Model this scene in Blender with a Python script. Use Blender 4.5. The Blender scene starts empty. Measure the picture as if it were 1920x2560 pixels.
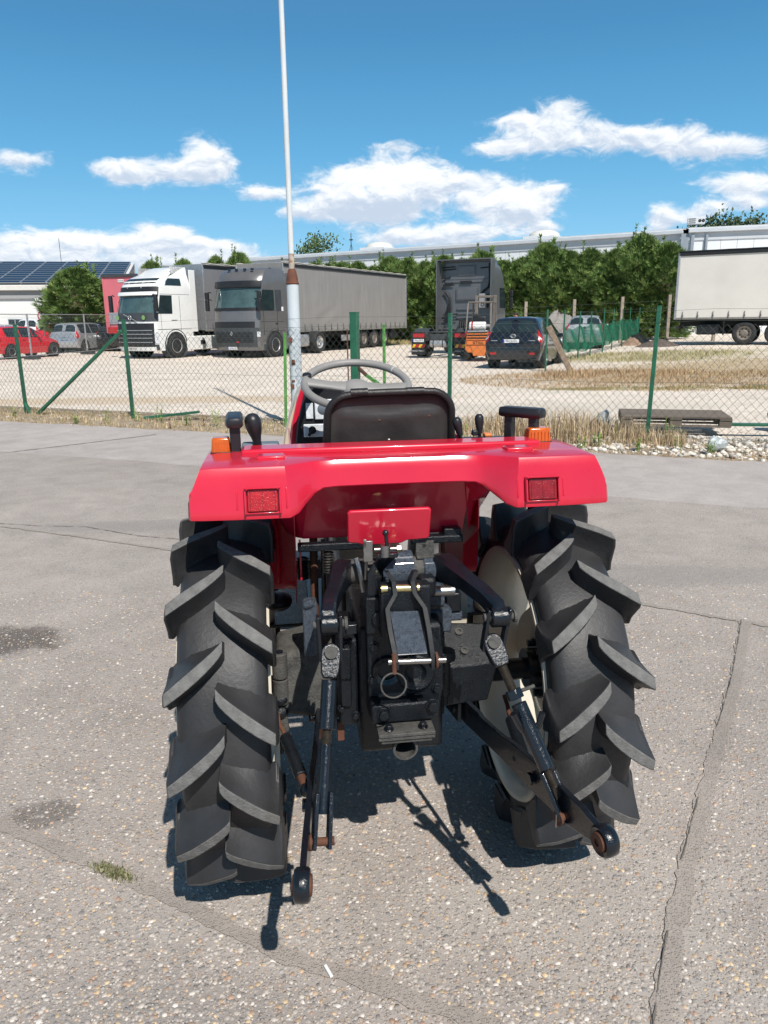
import bpy, bmesh, math, random
import numpy as np
from mathutils import Vector, Matrix
from math import sin, cos, pi, radians, sqrt, atan2

random.seed(7)
RNG = np.random.default_rng(11)
scene = bpy.context.scene
COL = scene.collection

# ------------------------------------------------------------------ camera
cam_data = bpy.data.cameras.new('camera')
cam = bpy.data.objects.new('camera', cam_data)
COL.objects.link(cam)
cam_data.sensor_fit = 'VERTICAL'
cam_data.sensor_height = 36.0
cam_data.lens = 26.72
cam_data.clip_start = 0.05
cam_data.clip_end = 5000
pitch, roll = radians(14.32), radians(0.72)
cf = Vector((0, cos(pitch), -sin(pitch)))
r0 = Vector((1, 0, 0)); u0 = Vector((0, sin(pitch), cos(pitch)))
cr = cos(roll) * r0 - sin(roll) * u0
cu_ = cos(roll) * u0 + sin(roll) * r0
cam.matrix_world = Matrix(((cr.x, cu_.x, -cf.x, 0), (cr.y, cu_.y, -cf.y, 0), (cr.z, cu_.z, -cf.z, 1.6), (0, 0, 0, 1)))
scene.camera = cam

# ------------------------------------------------------------------ sun, sky, exposure
SUN_TRAVEL = Vector((-0.30, 0.778, -1.0)).normalized()
sun_data = bpy.data.lights.new('sun', 'SUN')
sun_data.energy = 4.9
sun_data.angle = radians(0.53)
sun_data.color = (1.0, 0.955, 0.89)
sun = bpy.data.objects.new('sun', sun_data)
COL.objects.link(sun)
sun.rotation_euler = SUN_TRAVEL.to_track_quat('-Z', 'Y').to_euler()
sun.location = (3, -8, 12)
to_sun = -SUN_TRAVEL
SUN_EL = math.asin(to_sun.z)
SUN_AZ = atan2(to_sun.x, to_sun.y)

scene.view_settings.view_transform = 'Standard'
scene.view_settings.look = 'None'
scene.view_settings.exposure = 0.16
scene.view_settings.gamma = 1.0
scene.view_settings.use_curve_mapping = False
scene.render.engine = 'CYCLES'
scene.cycles.max_bounces = 6
scene.cycles.diffuse_bounces = 3
scene.cycles.glossy_bounces = 3
scene.cycles.transmission_bounces = 4
scene.cycles.transparent_max_bounces = 8
scene.cycles.caustics_reflective = False
scene.cycles.caustics_refractive = False

world = bpy.data.worlds.new('World')
scene.world = world
world.use_nodes = True
wt = world.node_tree
wt.nodes.clear()


class NT:
    """small helper for building node trees"""
    def __init__(s, tree): s.t = tree
    def n(s, kind, **kw):
        nd = s.t.nodes.new(kind)
        for k, v in kw.items(): setattr(nd, k, v)
        return nd
    def link(s, a, b): s.t.links.new(a, b)
    def put(s, sock, val):
        if hasattr(val, 'is_output') or isinstance(val, bpy.types.NodeSocket): s.t.links.new(val, sock)
        else: sock.default_value = val
    def math(s, op, a, b=None, c=None, clamp=False):
        nd = s.n('ShaderNodeMath', operation=op); nd.use_clamp = clamp
        s.put(nd.inputs[0], a)
        if b is not None: s.put(nd.inputs[1], b)
        if c is not None: s.put(nd.inputs[2], c)
        return nd.outputs[0]
    def vmath(s, op, a, b=None):
        nd = s.n('ShaderNodeVectorMath', operation=op)
        s.put(nd.inputs[0], a)
        if b is not None: s.put(nd.inputs[1], b)
        return nd.outputs[0]
    def mix(s, fac, a, b, blend='MIX'):
        nd = s.n('ShaderNodeMix', data_type='RGBA', blend_type=blend)
        s.put(nd.inputs[0], fac)
        for sock, v in ((nd.inputs[6], a), (nd.inputs[7], b)):
            if isinstance(v, tuple) and len(v) == 3: v = v + (1,)
            s.put(sock, v)
        return nd.outputs[2]
    def noise(s, vec, scale, detail=4, rough=.55, dist=0, w=None):
        nd = s.n('ShaderNodeTexNoise')
        if vec is not None: s.link(vec, nd.inputs['Vector'])
        nd.inputs['Scale'].default_value = scale
        nd.inputs['Detail'].default_value = detail
        nd.inputs['Roughness'].default_value = rough
        nd.inputs['Distortion'].default_value = dist
        return nd.outputs['Fac']
    def maprange(s, v, a, b, c=0., d=1., smooth=False):
        nd = s.n('ShaderNodeMapRange')
        if smooth: nd.interpolation_type = 'SMOOTHSTEP'
        s.put(nd.inputs[0], v)
        for i, q in enumerate((a, b, c, d)): nd.inputs[1 + i].default_value = q
        return nd.outputs[0]


def build_sky():
    N = NT(wt)
    out = N.n('ShaderNodeOutputWorld')
    bg = N.n('ShaderNodeBackground')
    sky = N.n('ShaderNodeTexSky')
    sky.sky_type = 'NISHITA'
    sky.sun_disc = False
    sky.sun_elevation = SUN_EL
    sky.sun_rotation = SUN_AZ
    sky.altitude = 100
    sky.air_density = 1.0
    sky.dust_density = 0.35
    sky.ozone_density = 2.2
    tc = N.n('ShaderNodeTexCoord')
    d = tc.outputs['Generated']
    sep = N.n('ShaderNodeSeparateXYZ'); N.link(d, sep.inputs[0])
    az = N.math('ARCTAN2', sep.outputs[0], sep.outputs[1])
    el = N.math('ARCSINE', sep.outputs[2])
    # blue paling towards the horizon; greyed above the view to weaken blue fill
    rp = N.n('ShaderNodeValToRGB'); N.link(N.maprange(el, -.05, .95), rp.inputs[0])
    e_ = rp.color_ramp.elements
    for i, (q, c) in enumerate(((.0, (.44, .72, .94)), (.085, (.36, .70, .95)), (.15, (.20, .57, .90)), (.24, (.105, .43, .76)), (.36, (.055, .28, .56)), (.6, (.068, .165, .30)), (1., (.072, .135, .215)))):
        k = e_[i] if i < 2 else e_.new(q)
        k.position = q; k.color = c + (1,)
    ramp9 = N.vmath('MULTIPLY', rp.outputs[0], (11.3, 11.3, 11.3))
    clear = N.mix(.78, sky.outputs[0], ramp9)
    # noise in a flattened direction space
    cmb = N.n('ShaderNodeCombineXYZ')
    N.link(az, cmb.inputs[0]); N.link(N.math('MULTIPLY', el, 1.9), cmb.inputs[1])
    p = cmb.outputs[0]
    big = N.noise(p, 8.0, 5, .62, .4)
    fine = N.noise(p, 30.0, 5, .66, .6)
    off = N.vmath('ADD', p, (0.004, 0.012, 0.0))
    fine2 = N.noise(off, 30.0, 3, .66, .6)
    # clouds standing in the sky: azimuth, elevation, half width, half height (radians), weight
    C = [(-0.415, 0.174, 0.034, 0.012, 1.10), (-0.262, 0.167, 0.062, 0.016, 1.05), (-0.207, 0.181, 0.030, 0.021, 1.20), (-0.308, 0.168, 0.026, 0.012, 1.0), (-0.146, 0.147, 0.032, 0.009, 0.95), (-0.025, 0.144, 0.065, 0.028, 1.20), (0.030, 0.158, 0.080, 0.028, 1.15), (0.010, 0.135, 0.060, 0.018, 1.0),
         (-0.094, 0.126, 0.040, 0.011, 0.90), (0.100, 0.160, 0.045, 0.010, 0.75), (0.150, 0.130, 0.042, 0.022, 1.35), (0.185, 0.124, 0.030, 0.014, 1.0), (0.105, 0.098, 0.070, 0.016, 1.15), (0.224, 0.203, 0.085, 0.019, 0.95), (0.140, 0.193, 0.040, 0.009, 0.75), (0.330, 0.192, 0.055, 0.016, 0.95), (0.395, 0.178, 0.060, 0.013, 0.95),
         (0.222, 0.232, 0.034, 0.012, 0.75), (0.165, 0.222, 0.028, 0.009, 0.60), (0.415, 0.139, 0.044, 0.012, 0.80), (0.413, 0.119, 0.045, 0.009, 0.70), (0.335, 0.109, 0.020, 0.017, 1.20), (0.370, 0.107, 0.018, 0.013, 1.05), (0.203, 0.103, 0.020, 0.007, 0.85), (0.215, 0.146, 0.028, 0.010, 0.70),
         (0.018, 0.198, 0.029, 0.007, 0.5), (-0.397, 0.087, 0.065, 0.015, 1.05), (-0.254, 0.096, 0.030, 0.016, 1.20), (-0.320, 0.086, 0.060, 0.014, 1.05), (-0.193, 0.085, 0.050, 0.014, 1.10), (-0.390, 0.068, 0.10, 0.012, 1.05), (-0.213, 0.066, 0.12, 0.010, 1.00), (0.024, 0.096, 0.055, 0.010, 0.85),
         (.62, .13, .16, .03, 1.0), (.85, .2, .2, .04, .9), (-.66, .13, .15, .03, 1.0), (-1.05, .2, .2, .05, .9)]
    tot = None; shade = None
    for (a, e, ra, re, w) in C:
        da = N.math('MULTIPLY', N.math('SUBTRACT', az, a), 1 / ra)
        de = N.math('MULTIPLY', N.math('SUBTRACT', el, e), 1 / re)
        r2 = N.math('ADD', N.math('MULTIPLY', da, da), N.math('MULTIPLY', de, de))
        m = N.math('MULTIPLY', N.math('EXPONENT', N.math('MULTIPLY', r2, -1.0)), w)
        sh = N.math('MULTIPLY', m, de)
        tot = m if tot is None else N.math('ADD', tot, m)
        shade = sh if shade is None else N.math('ADD', shade, sh)
    # scattered cloud elsewhere round the sky
    low = N.math('MULTIPLY', N.maprange(el, .03, .12, 0, 1, True), N.maprange(el, .25, .6, 1, .15, True))
    side = N.maprange(N.math('ABSOLUTE', az), .60, .85, 0, 1, True)
    wide = N.noise(p, 2.6, 3, .55)
    gen = N.math('MULTIPLY', N.math('MULTIPLY', low, side), N.maprange(wide, .50, .70, 0, .9))
    tot = N.math('ADD', tot, gen)
    tex = N.math('ADD', N.math('MULTIPLY', big, .60), N.math('MULTIPLY', fine, .40))
    base = N.math('MINIMUM', tot, 1.15)
    dens = N.math('ADD', N.math('MULTIPLY', base, .72), N.math('MULTIPLY', N.math('SUBTRACT', tex, .5), 2.25))
    gate = N.maprange(tot, .04, .22, 0, 1, True)
    alpha = N.math('MULTIPLY', N.maprange(dens, .20, .68, 0, 1, True), gate)
    lit = N.math('ADD', N.math('MULTIPLY', N.math('SUBTRACT', fine, fine2), 1.5), N.math('MULTIPLY', shade, .62))
    litf = N.maprange(lit, -.50, .40, 0, 1, True)
    ccol = N.mix(litf, (6.4, 7.4, 8.9), (11.2, 11.4, 11.6))
    alpha2 = N.math('MULTIPLY', alpha, .96)
    col = N.mix(alpha2, clear, ccol)
    N.link(col, bg.inputs[0])
    bg.inputs[1].default_value = 0.085
    world.cycles.sampling_method = 'MANUAL'
    world.cycles.sample_map_resolution = 256
    N.link(bg.outputs[0], out.inputs[0])


build_sky()

# ------------------------------------------------------------------ materials
MATS = {}


def mat(name, col, rough=.6, metal=0., var=.12, vscale=6., bump=0., bscale=40., dirt_or_glint=None, dirt_or_glint_amt=.0, dscale=3.,
        spec=.5, coat=0., trans=0., alpha=1., emit=None, ior=1.45, attr=None, rvar=.08, stretch=None, sheen=0.):
    """principled material whose colour, gloss and relief vary with noise in object space"""
    if name in MATS: return MATS[name]
    m = bpy.data.materials.new(name); m.use_nodes = True
    t = m.node_tree; t.nodes.clear(); N = NT(t)
    out = N.n('ShaderNodeOutputMaterial'); b = N.n('ShaderNodeBsdfPrincipled')
    N.link(b.outputs[0], out.inputs[0])
    tc = N.n('ShaderNodeTexCoord'); v = tc.outputs['Object']
    if stretch:
        mp = N.n('ShaderNodeMapping'); mp.inputs['Scale'].default_value = stretch
        N.link(v, mp.inputs[0]); v = mp.outputs[0]
    c = tuple(col) + (1,)
    n1 = N.noise(v, vscale, 5, .6)
    base = c
    if attr:
        at = N.n('ShaderNodeAttribute'); at.attribute_name = attr
        base = at.outputs['Color']
    if var > 0:
        f = N.maprange(n1, .25, .75, 1 - var, 1 + var)
        cmb = N.n('ShaderNodeCombineXYZ')
        for i in range(3): N.link(f, cmb.inputs[i])
        colr = N.mix(1.0, base, cmb.outputs[0], 'MULTIPLY')
    else:
        rgb = N.n('ShaderNodeRGB'); rgb.outputs[0].default_value = c
        colr = base if attr else rgb.outputs[0]
    if dirt_or_glint is not None:
        n2 = N.noise(v, dscale, 7, .65, .4)
        lo = .72 - .42 * dirt_or_glint_amt
        df = N.math('MULTIPLY', N.maprange(n2, lo, lo + .18, 0, 1, True), min(1, .35 + dirt_or_glint_amt))
        colr = N.mix(df, colr, dirt_or_glint)
    N.link(colr, b.inputs['Base Color'])
    if rvar > 0:
        rr = N.maprange(n1, .2, .8, max(.02, rough - rvar), min(1, rough + rvar))
        if dirt_or_glint is not None:
            mm = N.n('ShaderNodeMix'); N.link(df, mm.inputs[0]); N.link(rr, mm.inputs[2]); mm.inputs[3].default_value = .85
            rr = mm.outputs[0]
        N.link(rr, b.inputs['Roughness'])
    else: b.inputs['Roughness'].default_value = rough
    b.inputs['Metallic'].default_value = metal
    b.inputs['Specular IOR Level'].default_value = spec
    b.inputs['IOR'].default_value = ior
    b.inputs['Coat Weight'].default_value = coat
    b.inputs['Coat Roughness'].default_value = .06
    b.inputs['Transmission Weight'].default_value = trans
    b.inputs['Alpha'].default_value = alpha
    if sheen: b.inputs['Sheen Weight'].default_value = sheen
    if emit is not None:
        b.inputs['Emission Color'].default_value = tuple(emit) + (1,); b.inputs['Emission Strength'].default_value = 1
    if bump > 0:
        bp = N.n('ShaderNodeBump'); bp.inputs['Strength'].default_value = 1; bp.inputs['Distance'].default_value = bump
        nb = N.noise(v, bscale, 5, .6)
        N.link(nb, bp.inputs['Height']); N.link(bp.outputs[0], b.inputs['Normal'])
    MATS[name] = m
    return m


# ------------------------------------------------------------------ mesh helpers
def V(*a): return Vector(a)


def basis(w):
    w = Vector(w).normalized()
    a = Vector((0, 0, 1)) if abs(w.z) < .9 else Vector((0, 1, 0))
    u = w.cross(a).normalized()
    return u, w.cross(u).normalized(), w


class MB:
    """collects faces and builds them as one mesh object"""
    def __init__(s): s.v = []; s.f = []
    def add(s, vs, fs):
        o = len(s.v); s.v += [tuple(x) for x in vs]; s.f += [tuple(i + o for i in f) for f in fs]; return s
    def box(s, c, d, rot=None, taper=1.0):
        c = Vector(c); hx, hy, hz = d[0] / 2, d[1] / 2, d[2] / 2
        p = []
        for z in (-1, 1):
            k = 1 if z < 0 else taper
            for x, y in ((-1, -1), (1, -1), (1, 1), (-1, 1)): p.append(Vector((x * hx * k, y * hy * k, z * hz)))
        if rot is not None:
            if not isinstance(rot, Matrix): rot = (Matrix.Rotation(rot[2], 3, 'Z') @ Matrix.Rotation(rot[1], 3, 'Y') @ Matrix.Rotation(rot[0], 3, 'X'))
            p = [rot @ q for q in p]
        return s.add([q + c for q in p], [(3, 2, 1, 0), (4, 5, 6, 7), (0, 1, 5, 4), (1, 2, 6, 5), (2, 3, 7, 6), (3, 0, 4, 7)])
    def hexa(s, p):  # 4 bottom, 4 top (same winding)
        return s.add(p, [(3, 2, 1, 0), (4, 5, 6, 7), (0, 1, 5, 4), (1, 2, 6, 5), (2, 3, 7, 6), (3, 0, 4, 7)])
    def bar(s, a, b, w, h, up=(0, 0, 1)):
        a = Vector(a); b = Vector(b); t = (b - a).normalized(); up = Vector(up)
        x = t.cross(up).normalized(); z = x.cross(t).normalized()
        q = []
        for e in (a, b):
            q += [e - x * w / 2 - z * h / 2, e + x * w / 2 - z * h / 2, e + x * w / 2 + z * h / 2, e - x * w / 2 + z * h / 2]
        return s.add(q, [(3, 2, 1, 0), (4, 5, 6, 7), (0, 1, 5, 4), (1, 2, 6, 5), (2, 3, 7, 6), (3, 0, 4, 7)])
    def cyl(s, a, b, ra, rb=None, n=14, cap=True):
        rb = ra if rb is None else rb
        a = Vector(a); b = Vector(b); u, v, w = basis(b - a); p = []
        for e, r in ((a, ra), (b, rb)):
            for i in range(n):
                t = 2 * pi * i / n; p.append(e + u * cos(t) * r + v * sin(t) * r)
        f = [(i, (i + 1) % n, n + (i + 1) % n, n + i) for i in range(n)]
        if cap: f += [tuple(range(n - 1, -1, -1)), tuple(range(n, 2 * n))]
        return s.add(p, f)
    def tube(s, pts, r, n=8, closed=False, cap=True):
        pts = [Vector(p) for p in pts]; m = len(pts); rad = r if isinstance(r, (list, tuple)) else [r] * m
        t0 = (pts[1] - pts[0]).normalized(); u, v, _ = basis(t0); P = []
        for i, p in enumerate(pts):
            if closed: t = (pts[(i + 1) % m] - pts[i - 1]).normalized()
            elif i == 0: t = t0
            elif i == m - 1: t = (pts[-1] - pts[-2]).normalized()
            else: t = ((pts[i + 1] - p).normalized() + (p - pts[i - 1]).normalized()).normalized()
            u = (u - t * u.dot(t)).normalized(); v = t.cross(u)
            for k in range(n):
                a = 2 * pi * k / n; P.append(p + u * cos(a) * rad[i] + v * sin(a) * rad[i])
        f = []
        for i in range(m if closed else m - 1):
            j = (i + 1) % m
            for k in range(n): f.append((i * n + k, i * n + (k + 1) % n, j * n + (k + 1) % n, j * n + k))
        if cap and not closed: f += [tuple(range(n - 1, -1, -1)), tuple(range((m - 1) * n, m * n))]
        return s.add(P, f)
    def prism(s, poly, o, u, v, w, depth):
        """polygon (a,b) pairs in plane o+u*a+v*b, extruded by depth along w"""
        o = Vector(o); u = Vector(u); v = Vector(v); w = Vector(w).normalized(); n = len(poly)
        P = [o + u * a + v * b for a, b in poly] + [o + u * a + v * b + w * depth for a, b in poly]
        f = [tuple(range(n - 1, -1, -1)), tuple(range(n, 2 * n))] + [(i, (i + 1) % n, n + (i + 1) % n, n + i) for i in range(n)]
        return s.add(P, f)
    def lathe(s, prof, o, axis, n=32, closed=False):
        """profile of (radius, offset along axis)"""
        o = Vector(o); u, v, w = basis(axis); m = len(prof); P = []
        for r, h in prof:
            for i in range(n):
                t = 2 * pi * i / n; P.append(o + w * h + u * cos(t) * r + v * sin(t) * r)
        f = []
        for j in range(m if closed else m - 1):
            k = (j + 1) % m
            for i in range(n): f.append((j * n + i, j * n + (i + 1) % n, k * n + (i + 1) % n, k * n + i))
        return s.add(P, f)
    def loft(s, rings, cap=True, closed=True):
        n = len(rings[0]); P = [p for r in rings for p in r]; f = []
        for j in range(len(rings) - 1):
            for i in range(n if closed else n - 1):
                k = (i + 1) % n; f.append((j * n + i, j * n + k, (j + 1) * n + k, (j + 1) * n + i))
        if cap and closed: f += [tuple(range(n - 1, -1, -1)), tuple(range((len(rings) - 1) * n, len(rings) * n))]
        return s.add(P, f)
    def grid(s, rows, thick=None):
        """open sheet from rows of points; thick = vector or None"""
        m = len(rows); n = len(rows[0]); P = [Vector(p) for r in rows for p in r]
        f = [(j * n + i, j * n + i + 1, (j + 1) * n + i + 1, (j + 1) * n + i) for j in range(m - 1) for i in range(n - 1)]
        if thick is None: return s.add(P, f)
        tv = Vector(thick); q = len(P)
        P2 = P + [p + tv for p in P]
        f2 = f + [tuple(q + i for i in reversed(g)) for g in f]
        edge = [i for i in range(n)] + [j * n + n - 1 for j in range(1, m)] + [(m - 1) * n + i for i in range(n - 2, -1, -1)] + [j * n for j in range(m - 2, 0, -1)]
        for a, b in zip(edge, edge[1:] + edge[:1]): f2.append((b, a, a + q, b + q))
        return s.add(P2, f2)
    def sphere(s, c, r, n=12, m=8, sc=(1, 1, 1)):
        c = Vector(c); P = []; f = []
        for j in range(1, m):
            a = pi * j / m
            for i in range(n):
                t = 2 * pi * i / n; P.append(c + Vector((sin(a) * cos(t) * r * sc[0], sin(a) * sin(t) * r * sc[1], cos(a) * r * sc[2])))
        top = len(P); P += [c + Vector((0, 0, r * sc[2])), c - Vector((0, 0, r * sc[2]))]
        for j in range(m - 2):
            for i in range(n): f.append((j * n + i, (j + 1) * n + i, (j + 1) * n + (i + 1) % n, j * n + (i + 1) % n))
        for i in range(n):
            f.append((top, i, (i + 1) % n)); f.append((top + 1, (m - 2) * n + (i + 1) % n, (m - 2) * n + i))
        return s.add(P, f)
    def mesh(s, name, angle=38, fix=True):
        me = bpy.data.meshes.new(name)
        me.from_pydata(s.v, [], s.f)
        if fix:
            bm = bmesh.new(); bm.from_mesh(me); bmesh.ops.recalc_face_normals(bm, faces=bm.faces); bm.to_mesh(me); bm.free()
        me.update()
        if angle:
            me.shade_smooth(); me.set_sharp_from_angle(angle=radians(angle))
        return me
    def build(s, name, material, parent=None, angle=38, bevel=0, seg=2, fix=True, loc=None):
        me = s.mesh(name, angle, fix)
        return put(name, me, material, parent, bevel, seg, loc)


def put(name, me, material, parent=None, bevel=0, seg=2, loc=None):
    if material is not None and not me.materials: me.materials.append(material)
    o = bpy.data.objects.new(name, me); COL.objects.link(o)
    if parent is not None: o.parent = parent
    if loc is not None: o.location = loc
    if bevel > 0:
        bv = o.modifiers.new('bevel', 'BEVEL'); bv.width = bevel; bv.segments = seg; bv.limit_method = 'ANGLE'; bv.angle_limit = radians(40)
        bv.harden_normals = False
    return o


def tag(o, label=None, cat=None, group=None, kind=None):
    if label: o['label'] = label
    if cat: o['category'] = cat
    if group: o['group'] = group
    if kind: o['kind'] = kind
    return o


def thing(name, label, cat, loc=(0, 0, 0), rz=0., group=None):
    o = bpy.data.objects.new(name, None); COL.objects.link(o); o.empty_display_size = .2
    o.location = loc; o.rotation_euler = (0, 0, rz)
    return tag(o, label, cat, group)


def copy_tree(o, parent=None):
    c = o.copy(); COL.objects.link(c); c.parent = parent
    for ch in list(o.children): copy_tree(ch, c)
    return c


def text(body, size, material, parent, loc, rot, name='lettering', align='CENTER', extrude=.001, sx=1.0):
    cu = bpy.data.curves.new(name, 'FONT'); cu.body = body; cu.size = size; cu.align_x = align; cu.align_y = 'CENTER'; cu.extrude = extrude
    tmp = bpy.data.objects.new('tmp', cu); COL.objects.link(tmp)
    me = bpy.data.meshes.new_from_object(tmp)
    bpy.data.objects.remove(tmp); bpy.data.curves.remove(cu)
    o = put(name, me, material, parent)
    o.location = loc; o.rotation_euler = rot; o.scale = (sx, 1, 1)
    return o


def tri_mesh(name, verts, faces, colors=None, attr='tint', smooth=False):
    """fast mesh from numpy arrays; faces (n,k); colors per vertex (n,3)"""
    me = bpy.data.meshes.new(name)
    verts = np.asarray(verts, np.float32); faces = np.asarray(faces, np.int32)
    k = faces.shape[1]; nf = len(faces)
    me.vertices.add(len(verts)); me.vertices.foreach_set('co', verts.ravel())
    me.loops.add(nf * k); me.loops.foreach_set('vertex_index', faces.ravel())
    me.polygons.add(nf); me.polygons.foreach_set('loop_start', np.arange(0, nf * k, k, dtype=np.int32))
    if colors is not None:
        at = me.color_attributes.new(attr, 'FLOAT_COLOR', 'POINT')
        c = np.ones((len(verts), 4), np.float32); c[:, :3] = colors
        at.data.foreach_set('color', c.ravel())
    me.update(calc_edges=True); me.validate()
    if smooth: me.shade_smooth()
    return me


def vnoise(x, y, seed=0):
    """cheap smooth 2-D noise in -1..1 for shaping meshes"""
    a = np.sin(x * 1.3 + seed) * np.cos(y * 1.7 - seed * .7) + .6 * np.sin(x * 2.9 - y * 2.1 + seed * 1.9) + .4 * np.sin(x * 5.3 + y * 4.7 + seed * .3)
    return a / 2.0


# ------------------------------------------------------------------ palette
RUST = (.125, .045, .022)
DUST = (.30, .26, .21)
m_red = mat('tractor_red_paint', (.57, .014, .040), .30, var=.10, vscale=3, coat=.5, bump=.0003, bscale=7, rvar=.08, dirt_or_glint=(.60, .09, .11), dirt_or_glint_amt=.16, dscale=11)
m_black = mat('black_gloss_paint', (.0065, .009, .013), .22, var=.3, vscale=14, bump=.0012, bscale=160, dirt_or_glint=(.035, .034, .034), dirt_or_glint_amt=.14, dscale=9, coat=.25)
m_cast = mat('painted_cast_iron', (.0065, .0085, .0115), .30, var=.3, vscale=18, bump=.0026, bscale=260, dirt_or_glint=(.036, .033, .029), dirt_or_glint_amt=.20, dscale=7)
m_dusty = mat('dusty_cast_iron', (.075, .072, .066), .62, var=.4, vscale=30, bump=.004, bscale=190, dirt_or_glint=(.02, .022, .024), dirt_or_glint_amt=.45, dscale=26)
m_matte = mat('matt_black_steel', (.0075, .009, .0115), .62, var=.3, vscale=20, bump=.001, bscale=120)
m_spark = mat('rough_casting_painted_sparkle', (.075, .095, .125), .30, metal=.3, var=.4, vscale=90, bump=.006, bscale=330, coat=.3, dirt_or_glint=(.50, .51, .52), dirt_or_glint_amt=.28, dscale=150)  # pale specks mixed into the colour stand in for sparkle
m_rust = mat('rusty_steel', (.105, .042, .024), .8, var=.4, vscale=25, bump=.002, bscale=120, dirt_or_glint=(.03, .022, .02), dirt_or_glint_amt=.3, dscale=14)
m_steel = mat('zinc_steel', (.34, .33, .32), .34, metal=1, var=.2, vscale=30, bump=.001, bscale=120, dirt_or_glint=(.16, .08, .04), dirt_or_glint_amt=.22, dscale=18)
m_brass = mat('yellow_zinc_pin', (.72, .60, .30), .3, metal=1, var=.15, vscale=30)
m_thread = mat('oily_thread', (.10, .085, .07), .4, metal=.7, var=.3, vscale=60, bump=.001, bscale=200)
m_tyre = mat('tractor_tyre_rubber', (.030, .0295, .031), .50, var=.5, vscale=4, bump=.0010, bscale=90, dirt_or_glint=(.082, .070, .060), dirt_or_glint_amt=.26, dscale=4)
m_lugtop = mat('worn_lug_face', (.135, .132, .127), .85, var=.35, vscale=38, bump=.003, bscale=150, dirt_or_glint=(.05, .05, .05), dirt_or_glint_amt=.35, dscale=42)
m_rim = mat('cream_rim_paint', (.55, .50, .41), .36, var=.10, vscale=5, dirt_or_glint=(.12, .10, .085), dirt_or_glint_amt=.18, dscale=14, coat=.2, bump=.001, bscale=20)
m_seat = mat('black_vinyl', (.016, .014, .014), .45, var=.4, vscale=5, bump=.0012, bscale=150, dirt_or_glint=(.09, .058, .045), dirt_or_glint_amt=.12, dscale=16)
m_seatpan = mat('brown_black_seat_shell', (.050, .043, .042), .42, var=.45, vscale=4, bump=.001, bscale=40, dirt_or_glint=(.065, .05, .045), dirt_or_glint_amt=.22, dscale=7)
m_grip = mat('black_plastic', (.016, .016, .019), .38, var=.2, vscale=12, bump=.0006, bscale=160)
m_greyplastic = mat('grey_steering_plastic', (.235, .225, .215), .48, var=.14, vscale=9, bump=.0005, bscale=200, dirt_or_glint=(.10, .095, .09), dirt_or_glint_amt=.15, dscale=12)
m_amber = mat('amber_lens', (.66, .13, .006), .18, var=.15, vscale=40, trans=.2, coat=.5, bump=.0006, bscale=160)
m_redlens = mat('red_lens', (.24, .006, .008), .16, var=.3, vscale=45, coat=.6, bump=.0014, bscale=240)
m_redlens2 = mat('bright_red_lens', (.40, .010, .012), .2, var=.3, vscale=45, coat=.6, bump=.0014, bscale=240)
m_cream = mat('cream_bonnet_paint', (.56, .46, .34), .35, var=.06, coat=.3)
m_panelwhite = mat('printed_white_panel', (.62, .64, .66), .4, var=.25, vscale=35)
m_bluegrey = mat('blue_grey_console', (.13, .155, .185), .5, var=.15, vscale=10)
m_orangelever = mat('orange_grip', (.75, .22, .06), .5)

# ------------------------------------------------------------------ ground
SA = radians(-23.0)
EX = Vector((cos(SA), sin(SA), 0)); NX = Vector((-sin(SA), cos(SA), 0))   # along / across the road edge


def F(s, n, z=0.): return EX * s + NX * n + Vector((0, 0, z))


def terrain(x, y):
    """the yard beyond the fence climbs gently on the right"""
    t = np.clip((x - 5) / 12., 0, 1) * np.clip((y - 18) / 14., 0, 1)
    t = t * t * (3 - 2 * t)
    far = np.clip((y - 70) / 200., 0, 1)
    return .28 * t - .6 * far * 0


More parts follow.
